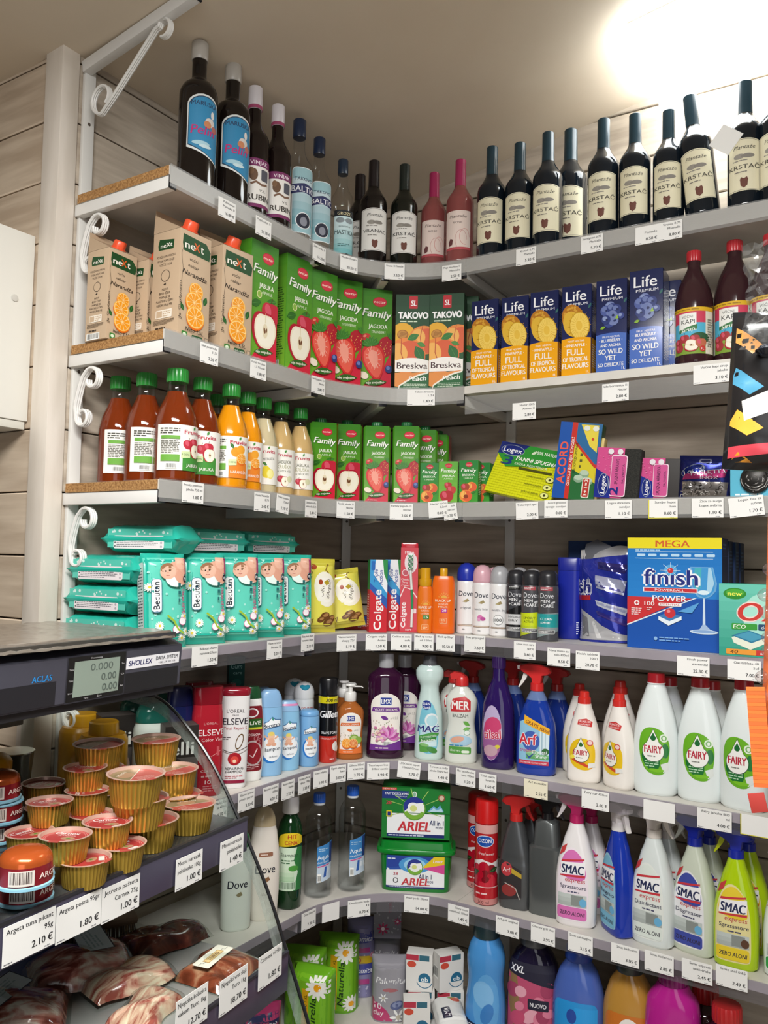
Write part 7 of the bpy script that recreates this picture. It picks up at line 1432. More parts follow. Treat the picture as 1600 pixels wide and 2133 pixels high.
row(7, [
 ('naturella', 'green pad pack nearest the counter glass', 636, None, .10, .8, {'turn': -20}), ('naturella', 'green pad pack with large daisy at the front', 706, None, .10, .8, {'turn': -12}), ('naturella', 'green pad pack low in front of the others', 655, None, .03, .8, {'turn': -30}),
 ('palop', 'tall purple pack beside the green packs', 752, None, .15, .9), ('flowerbox', 'grey box with pink flowers', 808, None, .21, .8, {'z': .16}), ('palog', 'silver cotton pad pack at the front', 812, None, .09, .9), ('palog', 'silver pack under the flower box', 800, None, .205, .8),
 
 
 ('softblue', 'bright blue softener bottle with dark cap', 1012, 1908, 0.05, 0.6), ('xxl', 'large dark softener bottle with pink flower label', 1112, 1930, 0.06, 0.4), ('lenorb', 'blue softener bottle with white letters', 1205, 1966, 0.06, 0.35), ('lenoro', 'orange and gold softener bottle', 1312, 1990, 0.06, 0.3), ('magenta', 'plain magenta detergent bottle', 1402, 2018, 0.06, 0.3), ('bleach', 'dark bottle with large number seven', 1470, 2050, 0.11, 0.2), ('bleach', 'dark bottle with bright red cap', 1515, 2062, 0.05, 0.2)])

for lab, px, ins, z, tn in (('white tampon box standing at the front', 868, .012, 0, 6), ('white tampon box behind the front one', 878, .062, 0, 4), ('white tampon box stacked behind the front one', 876, .062, .0925, -4), ('white tampon box on the floor of the shelf under the crooked one', 938, .085, 0, 10), ('white tampon box lying crooked on the pile', 934, .085, .0925, 32)): put('ob', lab, 7, px, ins, .7, z=z, group='small white tampon boxes in a heap', turn=tn)
for lab, z, tn in (('wet wipes pack at the bottom of its pile', 0, 18), ('wet wipes pack on top of its pile', .0475, 10)): put('lmxw', lab, 7, 938, .0, 1., z=z, turn=tn)
for key in list(PROTO):
    r = PROTO[key]
    if r.get('spare'):
        for c in list(r.children_recursive): bpy.data.objects.remove(c)
        bpy.data.objects.remove(r); del PROTO[key]
# ================================================================== price tags clipped to the rails
def tag_mesh(lines, price, w=57, h=43, c='f2f1ee', blank=False, edge=None, q=1.):
    ch = box(-w/2, w/2, -.3, .3, -h/2, h/2, c); a = Art()
    if edge: a.R(-w/2, -h/2, -w/2+2, h/2, edge); a.R(-w/2, -h/2, w/2, -h/2+1.5, edge)
    if not blank:
        n = len([l for l in lines if l]); y = h/2-8.5*q
        for l in lines:
            if l: a.T(l, w/2-4, y, 5.2*q, '1c1c20', min(w-8, len(l)*3.5*q), 'r', b=.5)
            y -= 9.5*q
        a.T(price, w/2-4, -h/2+8, 7*q, '141418', len(price)*4.2*q, 'r', b=.8); a.small(-w/2+2, -h/2+1.5, -w/2+20, -h/2+4, 1, '6a6a70'); a.small(w/2-16, -h/2+1.5, w/2-3, -h/2+4, 1, '8a8a90')
    return ch+a.build(lambda u, v, o: (u, -.3-o, v), None, .06, .04)
TAGS = [
 (1, 473, 437, 'Pelinkovac|Maruska 1l', '16.80 €', 'under the blue labelled liqueur'), (1, 549, 475, 'Vinjak rubin 1l', '21.30 €', 'under the brandy bottles'), (1, 665, 529, 'Jelen vodka 1l', '16.30 €', 'under the clear vodka'), (1, 727, 550, 'Mastika domaća', '20.20 €', 'under the teal label spirit'),
 (1, 822, 566, 'Vranac 1l Plantaže', '3.50 €', 'under the white wine labels'), (1, 941, 568, 'Mega vino Rose 1l|Plantaže', '2.50 €', 'under the rose wine'), (1, 1096, 534, 'Krstač 0.75|Plantaže', '5.50 €', 'under the first cream wine labels'), (1, 1233, 508, 'Sauvignon 0.75|Plantaže', '5.70 €', 'under the fifth cream wine label'), (1, 1348, 489, '|Plantaže', '8.50 €', 'left half of the double tag under the wine'), (1, 1396, 480, 'Vranac 0.75|Plantaže', '8.00 €', 'right half of the double tag under the wine'),
 (2, 436, 738, 'Next pomorandza|1.5l', '2.30 €', 'under the kraft orange cartons'), (2, 538, 770, 'Family Breskva|1.5 Nectar', '1.80 €', 'under the large apple cartons'), (2, 663, 803, 'Family jagoda 1.5|Nectar', '2.80 €', 'under the large strawberry cartons'), (2, 877, 828, 'Takovo breskva|1.5l', '1.40 €', 'under the peach cartons', 78), (2, 1092, 856, 'Nectar 100%|Ananas 1l', '2.80 €', 'under the pineapple cartons', 66), (2, 1282, 817, 'Life borovnica 1l|Nectar', '2.80 €', 'under the blueberry cartons', 66), (2, 1482, 778, 'Voćne kapi sirup|jabuka', '3.10 €', 'under the syrup bottles', 80),
 (3, 402, 1026, 'Fruvita premium|jabuka 750 ml', '1.80 €', 'under the apple juice bottles', 64), (3, 546, 1046, 'Fruvita Narandza|0,75', '2.40 €', 'under the orange juice'), (3, 589, 1050, 'Fruvita lemonade|750ml', '2.10 €', 'under the lemonade', 50, -6), (3, 648, 1060, 'Jabuka/kruška|ništa više 0.75', '2.40 €', 'under the pear juice', 50), (3, 720, 1062, 'Family jabuka 1l|Nectar', '1.50 €', 'under the litre apple cartons'), (3, 836, 1066, 'Family jagoda 1l|nectar', '2.00 €', 'under the litre strawberry cartons', 64), (3, 913, 1061, 'Nectar voćni|0,2ml', '0.60 €', 'under the small cartons, left one', 56, 5), (3, 938, 1066, 'sok|nectar', '0.70 €', 'under the small cartons, tucked behind', 40, 8),
 (3, 1098, 1064, 'Trulex krpa Logex', '2.00 €', 'under the yellow cloth pack', 62, 2), (3, 1158, 1060, 'Acord grooved|sponge- sundjeri', '0.60 €', 'under the grooved sponge', 62), (3, 1288, 1061, 'Logex abrazivni|sundjer', '1.10 €', 'under the double sponge', 66), (3, 1381, 1060, 'Sundjer logex|1kom', '0.60 €', 'with a yellow edge under the single sponge', 68, 0, 'y'), (3, 1474, 1058, 'Žica za sudje|Logex srebrna', '1.10 €', 'under the steel wool bag', 70), (3, 1555, 1055, 'Logex žica za|suđove', '1.70 €', 'hung askew under the scourer card', 74, 6),
 (4, 427, 1366, 'Bekutan vlazne|maramice 27kom', '1.50 €', 'under the first upright teal packs', 80), (4, 572, 1353, 'Vlazne maramice|Becutan 72', '2.20 €', 'under the last teal packs'), (4, 641, 1338, 'Baby lindo vlazne|maramice 72kom', '2.10 €', 'between the teal and yellow packs', 54), (4, 722, 1339, 'Vlazne maramice|sleepy 72/1', '1.19 €', 'under the yellow wipes', 60), (4, 784, 1338, 'Colgate triple|Action', '1.50 €', 'under the toothpaste', 60), (4, 836, 1338, 'Cetkica za zube|soft', '4.80 €', 'under the toothbrush'), (4, 883, 1338, 'Black up suntan|oil 150ml', '9.00 €', 'under the sprayer bottle', 54), (4, 928, 1339, 'Black up 20spf', '10.50 €', 'under the suntan milk', 54), (4, 989, 1341, 'Dove sprey orginal', '3.60 €', 'under the white deodorants', 62), (4, 1093, 1355, 'Dove men-care|sprej', '3.60 €', 'under the dark deodorants', 60), (4, 1164, 1369, 'Nivea mleko za|telo 400ml', '8.50 €', 'under the dark blue bottle', 60), (4, 1224, 1376, 'Finish tablete|100/1', '20.70 €', 'under the crumpled pouch', 60), (4, 1444, 1388, 'Finish power|essential', '22.30 €', 'under the mega box', 72), (4, 1550, 1396, 'Oxi tablete 40|5u1', '7.00 €', 'under the green tablet box', 70),
 (5, 455, 1688, 'Pasta Eld|za 400ml', '5.70 €', 'behind the counter glass under the red shampoo'), (5, 513, 1668, 'Elseve šamon|protiv peruti', '3.10 €', 'under the maroon shampoo'), (5, 564, 1656, 'Becutan sampon|400ml', '4.20 €', 'under the large baby shampoo'), (5, 600, 1645, 'Becutan sampon i|kupka', '2.55 €', 'under the small baby shampoo', 50), (5, 634, 1634, 'Becutan puder za|djecu 100g', '2.50 €', 'under the baby powder', 50), (5, 668, 1622, 'Krem mlijeko', '2.90 €', 'between the powder and the black can', 50), (5, 704, 1612, 'Figaro shaving|foam', '3.00 €', 'under the black shaving foam', 50), (5, 742, 1606, 'Gillette 300ml|classica', '3.70 €', 'under the orange soap pump', 50), (5, 788, 1606, 'Tecni sapun lmx|500ml exotic', '1.90 €', 'under the violet soap', 62), (5, 852, 1604, 'LMX tecni sapun|1000ml Green', '2.70 €', 'between the violet soap and balsam', 62, -5), (5, 914, 1611, 'Termon za sudje|jabuka D&N Sani', '1.40 €', 'under the balsam bottle', 60), (5, 970, 1620, 'Mer za sudje aloe|vera 490ml', '1.20 €', 'under the white dish soap', 58), (5, 1016, 1630, 'Tilsal staklo|lavanda', '1.60 €', 'under the violet floor cleaner', 50), (5, 1116, 1644, 'Arf za staklo', '2.55 €', 'in cream under the glass cleaner', 64, 0, 'c'), (5, 1240, 1667, 'Fairy nar 450ml', '2.60 €', 'under the lemon dish soap', 68), (5, 1373, 1690, '', '', 'left blank under the green dish soap', 72, 0, 'b'), (5, 1488, 1708, 'Fairy jabuka 800|ml', '4.00 €', 'under the middle green dish soap', 74), (5, 1580, 1722, '', '', 'left blank with a yellow edge', 74, 0, 'by'),
 (6, 643, 1916, 'Dove šampon', '7.30 €', 'under the cream shower gel', 54), (6, 689, 1900, '', '', 'left blank under the water bottles', 54, 0, 'b'), (6, 748, 1892, 'Destilovana voda|1l', '0.70 €', 'under the water bottles', 64), (6, 868, 1884, 'Ariel pods 28pcs', '14.00 €', 'under the detergent tub', 68), (6, 955, 1905, 'Glory ozon|osvježivač 300ml', '1.45 €', 'under the air freshener', 62), (6, 1057, 1931, 'Arf grill original', '3.80 €', 'under the grey bottles', 64), (6, 1131, 1947, 'Charmy grill plus', '2.95 €', 'under the square grey bottle', 64), (6, 1209, 1966, 'Smac candeggina', '3.15 €', 'under the pink spray bottle', 62), (6, 1302, 1990, 'Smac bathroom', '3.05 €', 'under the dark blue spray bottle', 66), (6, 1373, 2006, 'Smac bathroom', '2.85 €', 'under the dog label spray bottle', 66), (6, 1452, 2024, 'Smac express|antivirale', '2.45 €', 'under the see through spray bottle', 66), (6, 1524, 2037, 'Smac stol 0.65', '2.49 €', 'under the lime green spray bottle', 66)]
def s_exact(px, py, i, z0):
    z = z0
    for _ in range(4):
        s = s_at(px, i, z); x, y, n = front(s, i); lo, hi = z0-.12, z0+.08
        for _k in range(30):
            m = (lo+hi)/2
            if proj((x, y, m))[1] > py: lo = m
            else: hi = m
        z = lo
    return s, x, y, z, n
for q, it in enumerate(TAGS):
    k, cx, cy, ln, pr, where = it[:6]; w = it[6] if len(it) > 6 else 57; tilt = it[7] if len(it) > 7 else 0; fl = it[8] if len(it) > 8 else ''
    i = -.0165 if k == 2 and cx > 1040 else -.0085
    s, x, y, z, n = s_exact(cx, cy, i-.0007*(q % 2), HT[k])
    o = mk('price_tag', tag_mesh(ln.split('|'), pr, w*.94, 42, 'efe8cf' if 'c' in fl else 'f2f1ee', 'b' in fl, 'd8d02c' if 'y' in fl else None), PAPER)
    o.location = (x, y, z); o.rotation_euler = (0, math.radians(-tilt), n+math.pi/2)
    tag(o, ('white paper price tag reading %s %s' % (pr, where)) if pr else 'white paper price tag '+where, 'price tag', 'price tags on the '+WHERE[k])
# ================================================================== the glass display counter with its scale
CA = math.radians(5.0); CO = Vector((.6, -1.17, 0)); CLX = Vector((math.cos(CA), math.sin(CA), 0)); CLY = Vector((-math.sin(CA), math.cos(CA), 0))
def cw(x, y, z): return CO+CLX*x+CLY*y+Vector((0, 0, z))
def cl(P): d = Vector(P)-CO; return d.dot(CLX), d.dot(CLY), d.z
GL = clear('counter_glass', 'f1f5f3', .02, 1.22); GLE = clear('crinkled_tape', 'e8ecea', .1, 1.6, .3)
cnt = thing('display_counter', tuple(CO), CA, 'curved glass deli counter with a weighing scale on top', 'display counter')
PR = [(-.55, 1.262), (-.37, 1.262), (-.266, 1.254), (-.184, 1.236), (-.115, 1.186), (-.059, 1.127), (.005, 1.032), (.058, .940), (.099, .849), (.138, .761), (.162, .70)]
def curve_xz(P, k=6):
    P = np.array(P); out = []
    for i in range(len(P)-1):
        a, b, c, d = P[max(i-1, 0)], P[i], P[i+1], P[min(i+2, len(P)-1)]
        for j in range(k): t = j/k; out.append(tuple(.5*((2*b)+(c-a)*t+(2*a-5*b+4*c-d)*t*t+(3*b-a-3*c+d)*t**3)))
    return out+[tuple(P[-1])]
ed = curve_xz(PR); out = ed+[(-.55, .70)]
def slab_y(pts, y0, y1, c='ffffff'):
    n = len(pts); V = [(x, y0, z) for x, z in pts]+[(x, y1, z) for x, z in pts]; F = [[i, (i+1) % n, n+(i+1) % n, n+i] for i in range(n)]
    for t in tessellate_polygon([[Vector((x, z, 0)) for x, z in pts]]): F.append(list(t)); F.append([n+i for i in t])
    return [(V, F, c, False)]
mk('side_glass', slab_y(out, .044, .048), GL, cnt, 1)
mk('edge_seal', tube([(x+.001, .046, z+.001) for x, z in ed[10:]], .0028, '1a1a1c', 6), PLASTIC, cnt, 1)
V, F = [], []; E2 = ed[10:]
for i, (x, z) in enumerate(E2):
    a = np.array(E2[min(i+1, len(E2)-1)])-np.array(E2[max(i-1, 0)]); a = a/np.hypot(*a); nx, nz = -a[1], a[0]
    if nz > 0 or nx > 0: nx, nz = -nx, -nz
    for t in (0, .35, .7, 1): V.append((x+nx*.026*t, .0505+random.uniform(-.001, .002), z+nz*.026*t))
for i in range(len(E2)-1):
    for j in range(3): F.append([4*i+j, 4*i+j+1, 4*i+j+5, 4*i+j+4])
mk('edge_tape', [(V, F, 'ffffff', False)], GLE, cnt, 1)
DK = printed('counter_grey', .45)
mk('top_panel', box(-.55, -.215, -1.25, .043, 1.248, 1.2605, '4a4640', .002), DK, cnt, 1)
mk('back_rail', box(-.52, -.49, -1.25, .0, 1.17, 1.247, '6a6258', .003), DK, cnt, 1)
mk('base', box(-.55, .215, -1.25, .050, 0, .70, '8a8884', .004), DK, cnt, 1)
mk('upper_shelf', box(-.47, .016, -1.25, .030, 1.054, 1.062, '3c3e3e', .001), GLOSSY, cnt, 1)['label'] = 'dark glossy shelf carrying the tins'
mk('lower_deck', box(-.53, .10, -1.25, .040, .832, .842, 'a8aca8', .001), printed('steel_deck', .3, .4), cnt, 1)
mk('tag_rail', box(.0165, .0185, -1.25, .034, 1.012, 1.067, '4a465a', .0006)+box(.014, .020, -1.25, .034, 1.064, 1.068, '2a2a30'), PLASTIC, cnt, 1)
mk('tag_rail', box(.1005, .1025, -1.25, .040, .805, .865, '4a4254', .0006)+box(.098, .104, -1.25, .040, .863, .867, '2a2a30'), PLASTIC, cnt, 1)
# tags on the counter rails
def ctag(x, cx, cy, lines, price, w, where, h=46):
    d = ray(cx, cy); P = Vector(CAM)+Vector(d)*float(((np.array(CO)-CAM) @ np.array(CLX)+x)/(d @ np.array(CLX))); o = mk('price_tag', tag_mesh(lines, price, w, h, q=1.22), PAPER); o.location = P; o.rotation_euler = (0, 0, CA+math.pi/2)
    tag(o, 'white paper price tag reading %s %s' % (price, where), 'price tag', 'price tags in the glass counter')
for i_, (cx, cy, ln, pr, w, wh) in enumerate(((62, 1950, 'Argeta tuna pikant|95g', '2.10 €', 76, 'under the left tins'), (165, 1908, 'Argeta posna 95gr', '1.80 €', 74, 'second on the upper counter rail'), (252, 1871, 'Jetrena pašteta|Carnex 75g', '1.00 €', 70, 'joined to the one reading 1.80 €'), (394, 1812, 'Mesni narezak|pekabesko 100g', '1.00 €', 60, 'standing alone on the upper counter rail'), (483, 1775, 'Mesni narezak|pekabesko', '1.40 €', 60, 'at the glass end of the upper rail'))): ctag(.0205+.0006*(i_ % 2), cx, cy, ln.split('|'), pr, w, wh)
for cx, cy, ln, pr, w, wh in ((400, 2105, 'Njeguška kobasica|vakum Turo 1kg', '12.70 €', 66, 'lowest on the lower counter rail'), (487, 2062, 'Njeguški vrat slajs|Turo 1kg', '18.70 €', 66, 'in the middle of the lower counter rail'), (563, 2013, 'Carnex viršla', '1.80 €', 62, 'at the glass end of the lower rail')): ctag(.105, cx, cy, ln.split('|'), pr, w, wh, 50)
# ---- tinned pate in gold foil cups
def cup_t(key, R, H, big):
    HH[key] = H
    def fn(r):
        mk('foil_cup', loft([(0, R*.80), (H*.08, R*.83), (H*.9, R*.95), (H-1, R*.97)], 'b4943c', 120, 1, (40, .02), (1, 0)), printed('gold_foil', .3, .65), r)
        LZ = H-4.4; ch = loft([(H-1, R), (H-.6, R*1.05), (H, R*1.05), (H, R*.97), (LZ, R*.93)], 'c8a494', 40, 1, None, (0, 0))+loft([(LZ-.6, R*.93), (LZ, R*.93)], 'b8524a', 40, 1); a = Art(); rr = R*.92
        if big: a.E(0, 0, rr, rr, 'b8524a', n=36); a.P([(rr*math.cos(t), rr*math.sin(t)) for t in np.linspace(.9, 3.9, 20)], '8c7a58'); a.E(-rr*.3, rr*.25, rr*.4, rr*.3, 'b08868', 30); a.L([(rr*.62, rr*.78), (-rr*.72, -rr*.69)], 1.2, 'e0d0c0'); a.T('Mesni', -rr*.3, rr*.45, 7, 'e8dcc8', 26, rot=40); a.small(-rr*.2, -rr*.7, rr*.6, -rr*.2, 5, 'd89a90')
        else:
            a.E(0, 0, rr, rr, 'b03a3a', n=36)
            for q in (.92, .84): a.L([(rr*q*math.cos(t), rr*q*math.sin(t)) for t in np.linspace(0, 6.28, 36)], .7, 'd89088')
            a.T('Carnex', -rr*.1, rr*.36, 10, 'f0e4e0', rr*1.1, b=.9); a.T('JETRENA', 0, rr*.12, 4, 'ecd0c8', rr*.8); a.E(rr*.2, -rr*.2, rr*.32, rr*.2, 'b8886c'); a.E(rr*.2, -rr*.18, rr*.1, rr*.08, '5a8a3a'); a.P([(rr*.3, -rr*.75), (rr*.75, -rr*.5), (rr*.62, -rr*.28), (rr*.2, -rr*.55)], 'dcdcd4')
        ch += a.build(on_top(LZ), None, .1, .03); ch += box(-7, 7, -R*1.12, -R*.95, H-.6, H+.1, 'b8524a'); mk('peel_lid', ch, printed('lid_foil', .3, .25), r)
    fn.__name__ = key; typ('pate_cup', 'tin', 'gold foil pate cups in the counter')(fn)
cup_t('cupbig', 40, 43, 1); cup_t('cupsmall', 33, 34, 0)
SHF = 1.0625
def cup(key, lab, px, py, n, tilt=0., f=0):
    big = key == 'cupbig'; rim = SHF+(.0435+.0388*(n-1) if big else .0345+.030*(n-1)); P = at_z(px, py-1, rim); put_at(key, lab, (P[0], P[1], rim-(.0435 if big else .0345)+.0004), -52+f, 1., None, max(-1.5, min(1.2, tilt)), 0)
for a in (('cupbig', 'gold cup on top of the pile beside the yellow jug', 206, 1548, 3, 2, 20), ('cupbig', 'highest gold cup at the glass end of the pile', 326, 1538, 3, 1, -10), ('cupsmall', 'gold cup with dark red lid on a stack of two', 178, 1597, 3, 1), ('cupbig', 'gold cup with wide red striped lid topping three', 283, 1610, 3, 3, 40), ('cupbig', 'gold cup under the highest one', 361, 1600, 2, 2), ('cupsmall', 'gold cup with plum lid in the back row', 91, 1630, 2, 1, 60), ('cupsmall', 'gold cup supporting the dark red lid', 182, 1645, 2, 0, 100),
          ('cupbig', 'gold cup in the middle of the striped stack', 291, 1660, 2, 0, 80), ('cupsmall', 'gold cup tilted between the tins and the stack', 104, 1668, 2, -3, 30), ('cupbig', 'gold cup standing alone near the counter end', 395, 1672, 1, 0, -20), ('cupsmall', 'gold cup with red lid, upper of the front pair', 224, 1709, 2, 0, 10), ('cupbig', 'gold cup at the bottom of the striped stack', 314, 1704, 1, 0, 30), ('cupsmall', 'gold cup with tilted red lid in the foremost pair', 136, 1738, 2, -4, -10), ('cupsmall', 'gold cup under the upper front pair cup', 253, 1756, 1, 0, 20),
          ('cupsmall', 'gold cup at the bottom of the foremost pair', 177, 1787, 1, 0, 70), ('cupbig', 'gold cup at the bottom of the glass end stack', 367, 1652, 1, 0, 90), ('cupsmall', 'gold cup in the dark behind the tins', 62, 1732, 1, 0, 50), ('cupsmall', 'gold cup at the bottom below the dark red lid', 190, 1694, 1, 0), ('cupsmall', 'gold cup at the bottom below the plum lid', 98, 1680, 1, 0), ): cup(*a)
P = at_z(206, 1547, SHF+.0435+.0388*2)
for lab, z in (('gold cup at the bottom of the pile by the yellow jug', 0), ('gold cup in the middle of the pile by the yellow jug', .0388)): put_at('cupbig', lab, (P[0]+.003, P[1]-.002, SHF+.0004+z), 40)
HH['tin'] = 43
def tin_fn(dome):
    def fn(r):
        R = 33; mk('rim', loft([(0, R-1), (.8, R+1), (4, R+1), (5, R-.5)], '8cc0d4', 40, 1), GLOSSY, r); mk('body', loft([(5, R-1), (27, R-1.5)], '9c2a34', 40, 1)+(loft([(27, R-1.5), (34, R-3), (40, R-9), (43, R-20)], 'c05a28', 40, 2) if dome else []), printed('lacquered_tin', .18, .45), r)
        a = Art(); a.bars(-4, 7, 26, 25, '3a2a2a', 'd8d0c8'); a.T('ARGETA', 52, 13, 7, 'f0e0d8', 40, b=.8); mk('wrap', a.build(on_loft([(0, R), (27, R), (30, R)]), (4, 12), .3), FILM, r)
        if not dome: mk('top_ring', loft([(27, R), (29, R+1), (31, R), (31.5, R-2)], '8cc0d4', 40, 1), GLOSSY, r)
    return fn
for key, d in (('tindome', 1), ('tinflat', 0)): HH[key] = 43; f_ = tin_fn(d); f_.__name__ = key; typ('pate_tin', 'tin', 'red and orange pate tins with light blue rims')(f_)
for key, lab, px, py, z in (('tinflat', 'red tin at the bottom of the front stack', 53, 1872, 0), ('tindome', 'orange domed tin topping the front stack', 52, 1838, .0325), ('tinflat', 'red tin at the bottom of the cut off stack', -6, 1748, 0), ('tinflat', 'red tin in the middle of the cut off stack', -2, 1708, .0325), ('tindome', 'orange domed tin topping the cut off stack', -6, 1664, .065), ('tinflat', 'tin just showing its rim at the lower picture edge', -74, 1930, 0)):
    P = at_z(px, py, SHF+z+.001); put_at(key, lab, (P[0], P[1], SHF+z+.0005), -62)
sc_ = thing('silver_cup', tuple(at_z(25, 1655, SHF)), 0, 'silver foil cup behind the domed tin', 'tin')
mk('foil_cup', loft([(0, 27), (3, 28), (74, 34), (76, 36), (77.5, 36)], 'b0aca4', 48, 1, (24, .012)), FOIL, sc_); mk('peel_lid', loft([(77.6, 35.5), (78.2, 35.5)], 'c8ccc4', 40, 1), FOIL, sc_)
for lab, x, y in (('yellow plastic jug at the back of the counter', -.33, -.215), ('second yellow plastic jug nearer the picture edge', -.335, -.32)):
    j = thing('yellow_jug', tuple(cw(x, y, SHF)), CA+.8, lab, 'jug', 'yellow jugs in the counter'); mk('jug', loft([(0, 44, 40, 4), (4, 48, 44, 4), (96, 48, 44, 4), (108, 40, 36, 3), (114, 22, 22)], 'd49a20', 28), liquid('yellow_plastic', 'dca022', .12, .3), j); mk('cap', loft([(114, 23), (128, 23), (130, 21)], 'c88a18', 24, 1), PLASTIC, j)
# ---- vacuum packed meat on the deck
def meatmat(name, c1, c2, c3, sc, rough=.16):
    m, nt, b = newmat(name); tc = nt.nodes.new('ShaderNodeTexCoord'); mp = nt.nodes.new('ShaderNodeMapping'); mp.inputs['Scale'].default_value = sc; n = nt.nodes.new('ShaderNodeTexNoise'); n.inputs['Scale'].default_value = 14; n.inputs['Detail'].default_value = 5; n.inputs['Distortion'].default_value = 1.2
    r = nt.nodes.new('ShaderNodeValToRGB'); e = r.color_ramp.elements; e[0].position = .38; e[1].position = .62; e[0].color = (*lin(c1), 1); e[1].color = (*lin(c3), 1); k = e.new(.5); k.color = (*lin(c2), 1)
    nt.links.new(tc.outputs['Object'], mp.inputs[0]); nt.links.new(mp.outputs[0], n.inputs[0]); nt.links.new(n.outputs[0], r.inputs[0]); nt.links.new(r.outputs[0], b.inputs['Base Color']); b.inputs['Roughness'].default_value = rough; b.inputs['Coat Weight'].default_value = .6; b.inputs['Coat Roughness'].default_value = .08
    bp = nt.nodes.new('ShaderNodeBump'); bp.inputs['Strength'].default_value = .35; bp.inputs['Distance'].default_value = .006; nt.links.new(n.outputs[0], bp.inputs['Height']); nt.links.new(bp.outputs[0], b.inputs['Normal']); return m
BAC = meatmat('smoked_bacon', '7c3a30', 'b87a6c', 'e0d4c4', (1, 4, 1)); DRY = meatmat('dry_sausage', '3c1814', '5c2c22', '8a4c3a', (1, 1, 1)); HAM = meatmat('sliced_ham', '64301f', '8f4a32', 'b88a6a', (2, 1, 1)); SLC = meatmat('bacon_slices', '9a5044', 'd0a890', 'e4d8bc', (1, 5, 1))
FLMC = clear('vacuum_film', 'f0f2f0', .07, 1.25)
def lump(L, W, H, seed, pw=3., n=20, m=14, bend=0.):
    rn = random.Random(seed); ph = [rn.uniform(0, 6) for _ in range(4)]; V, F = [], []
    for s in (1, 0):
        for j in range(m+1):
            for i in range(n+1):
                u, v = -1+2*i/n, -1+2*j/m; h = (max(0, 1-abs(u)**pw)*max(0, 1-abs(v)**pw))**.45
                w = 1+.10*math.sin(3*u+ph[0])+.06*math.sin(7*u+ph[1]); V.append((u*L/2, v*W/2*w+bend*u*u, (H*h*(1+.12*math.sin(5*u+3*v+ph[2])) if s else 0)+.6))
    N = (n+1)*(m+1)
    for j in range(m):
        for i in range(n): q = [j*(n+1)+i, j*(n+1)+i+1, (j+1)*(n+1)+i+1, (j+1)*(n+1)+i]; F.append(q); F.append([N+k for k in q[::-1]])
    return [(V, F, 'ffffff', True)]
def meat(name, lab, px, py, L, W, H, rot, mat, seed, tilt=0., z=0., film=1.08, card=None, bend=0):
    P = at_z(px, py, .8425+z+H*.0005); r = thing(name, (P[0], P[1], .8425+z), math.radians(rot), lab, 'packed meat', 'vacuum packed meats in the counter'); r.rotation_euler[0] = math.radians(tilt)
    mk('meat', lump(L, W, H, seed, bend=bend), mat, r); f = mk('vacuum_film', lump(L*film, W*film, H+2.5, seed+1, 2.2, bend=bend), FLMC, r)
    if card:
        a, cx, cy, cr, tx, ty = card; c_ = mk('label', tf(a.build(lambda u, v, o: (u, v, o), None, .1, .06), (cx, cy, H+3.5), (tx, ty, cr)), PAPER, r)
    return r
cd1 = Art(); cd1.P([(-40, -20), (34, -24), (44, 24), (-30, 30)], '3a3a40'); cd1.P([(-38, -18), (33, -22), (42, 22), (-29, 28)], 'c8d4d4'); cd1.small(-26, -8, 28, 16, 4, '9ab0b0')
cd2 = Art(); cd2.RR(-38, -15, 38, 15, 3, 'dcdccc'); cd2.R(-22, -6, 22, 6, 'a8803c'); cd2.R(-20.5, -4.8, 20.5, 4.8, 'd8c088'); cd2.T('TURO', 0, -3.4, 7, '6a3a1c', 30, rot=0, b=.6); cd2.L([(-36, 4), (-28, 4), (-28, 0), (-22, 0)], .8, '4a4a40'); cd2.L([(36, -4), (28, -4), (28, 0), (22, 0)], .8, '4a4a40')
meat('bacon_slab', 'smoked bacon slab with a pale label under the upper tags', 170, 2000, 150, 92, 34, 62, BAC, 3, 6, .012, 1.08, (cd1, 20, 20, 100, 0, 0))
meat('bacon_slab', 'large bacon slab in the lower corner of the counter', 20, 2105, 150, 100, 36, 50, BAC, 8, 4, .004, 1.08, (cd1, -10, 16, 60, 0, 0))
meat('bacon_slices', 'pale streaky bacon slices between slab and ham', 268, 2030, 130, 74, 24, 78, SLC, 14, 0, .006)
meat('bacon_slices', 'pale streaky bacon slices at the front of the deck', 300, 2100, 120, 70, 24, 110, SLC, 19, 0, .0)
meat('dry_sausage', 'dark dried sausages in glossy film at the back', 350, 1950, 140, 56, 30, 78, DRY, 23, 0, .002, 1.1, None, 8)
meat('dry_sausage', 'dark dried meat beside the bacon label', 300, 1955, 96, 46, 28, 60, DRY, 27, 0, .0, 1.08)
meat('sliced_ham', 'dark ham slices with a cream label near the glass', 455, 2010, 112, 92, 22, 96, HAM, 31, 0, .0, 1.08, (cd2, -6, 6, 6, 0, 0))
o = thing('blue_carton', tuple(cw(-.30, -.10, .8425)), CA+.9, 'plain blue carton under the upper counter shelf', 'box'); mk('carton', box(-70, 70, -25, 25, 0, 150, '3a4c9c', 2), CARTON, o)
o = thing('cleaning_brush', tuple(cw(-.21, -.06, .8425)), CA+1.0, 'brown bristle brush lying at the back of the deck', 'brush'); mk('handle', box(-60, 60, -14, 14, 30, 44, '5a4632', 5), MATTE, o); ch = []
for i in range(20):
    for j in range(3): ch += tube([(-54+i*5.7, -8+j*8, 31), (-57+i*6+random.uniform(-2, 2), -10+j*10, 2)], 1.3, random.choice(('6a5238', '4a3826', '82684a')), 4)
mk('bristles', ch, MATTE, o)
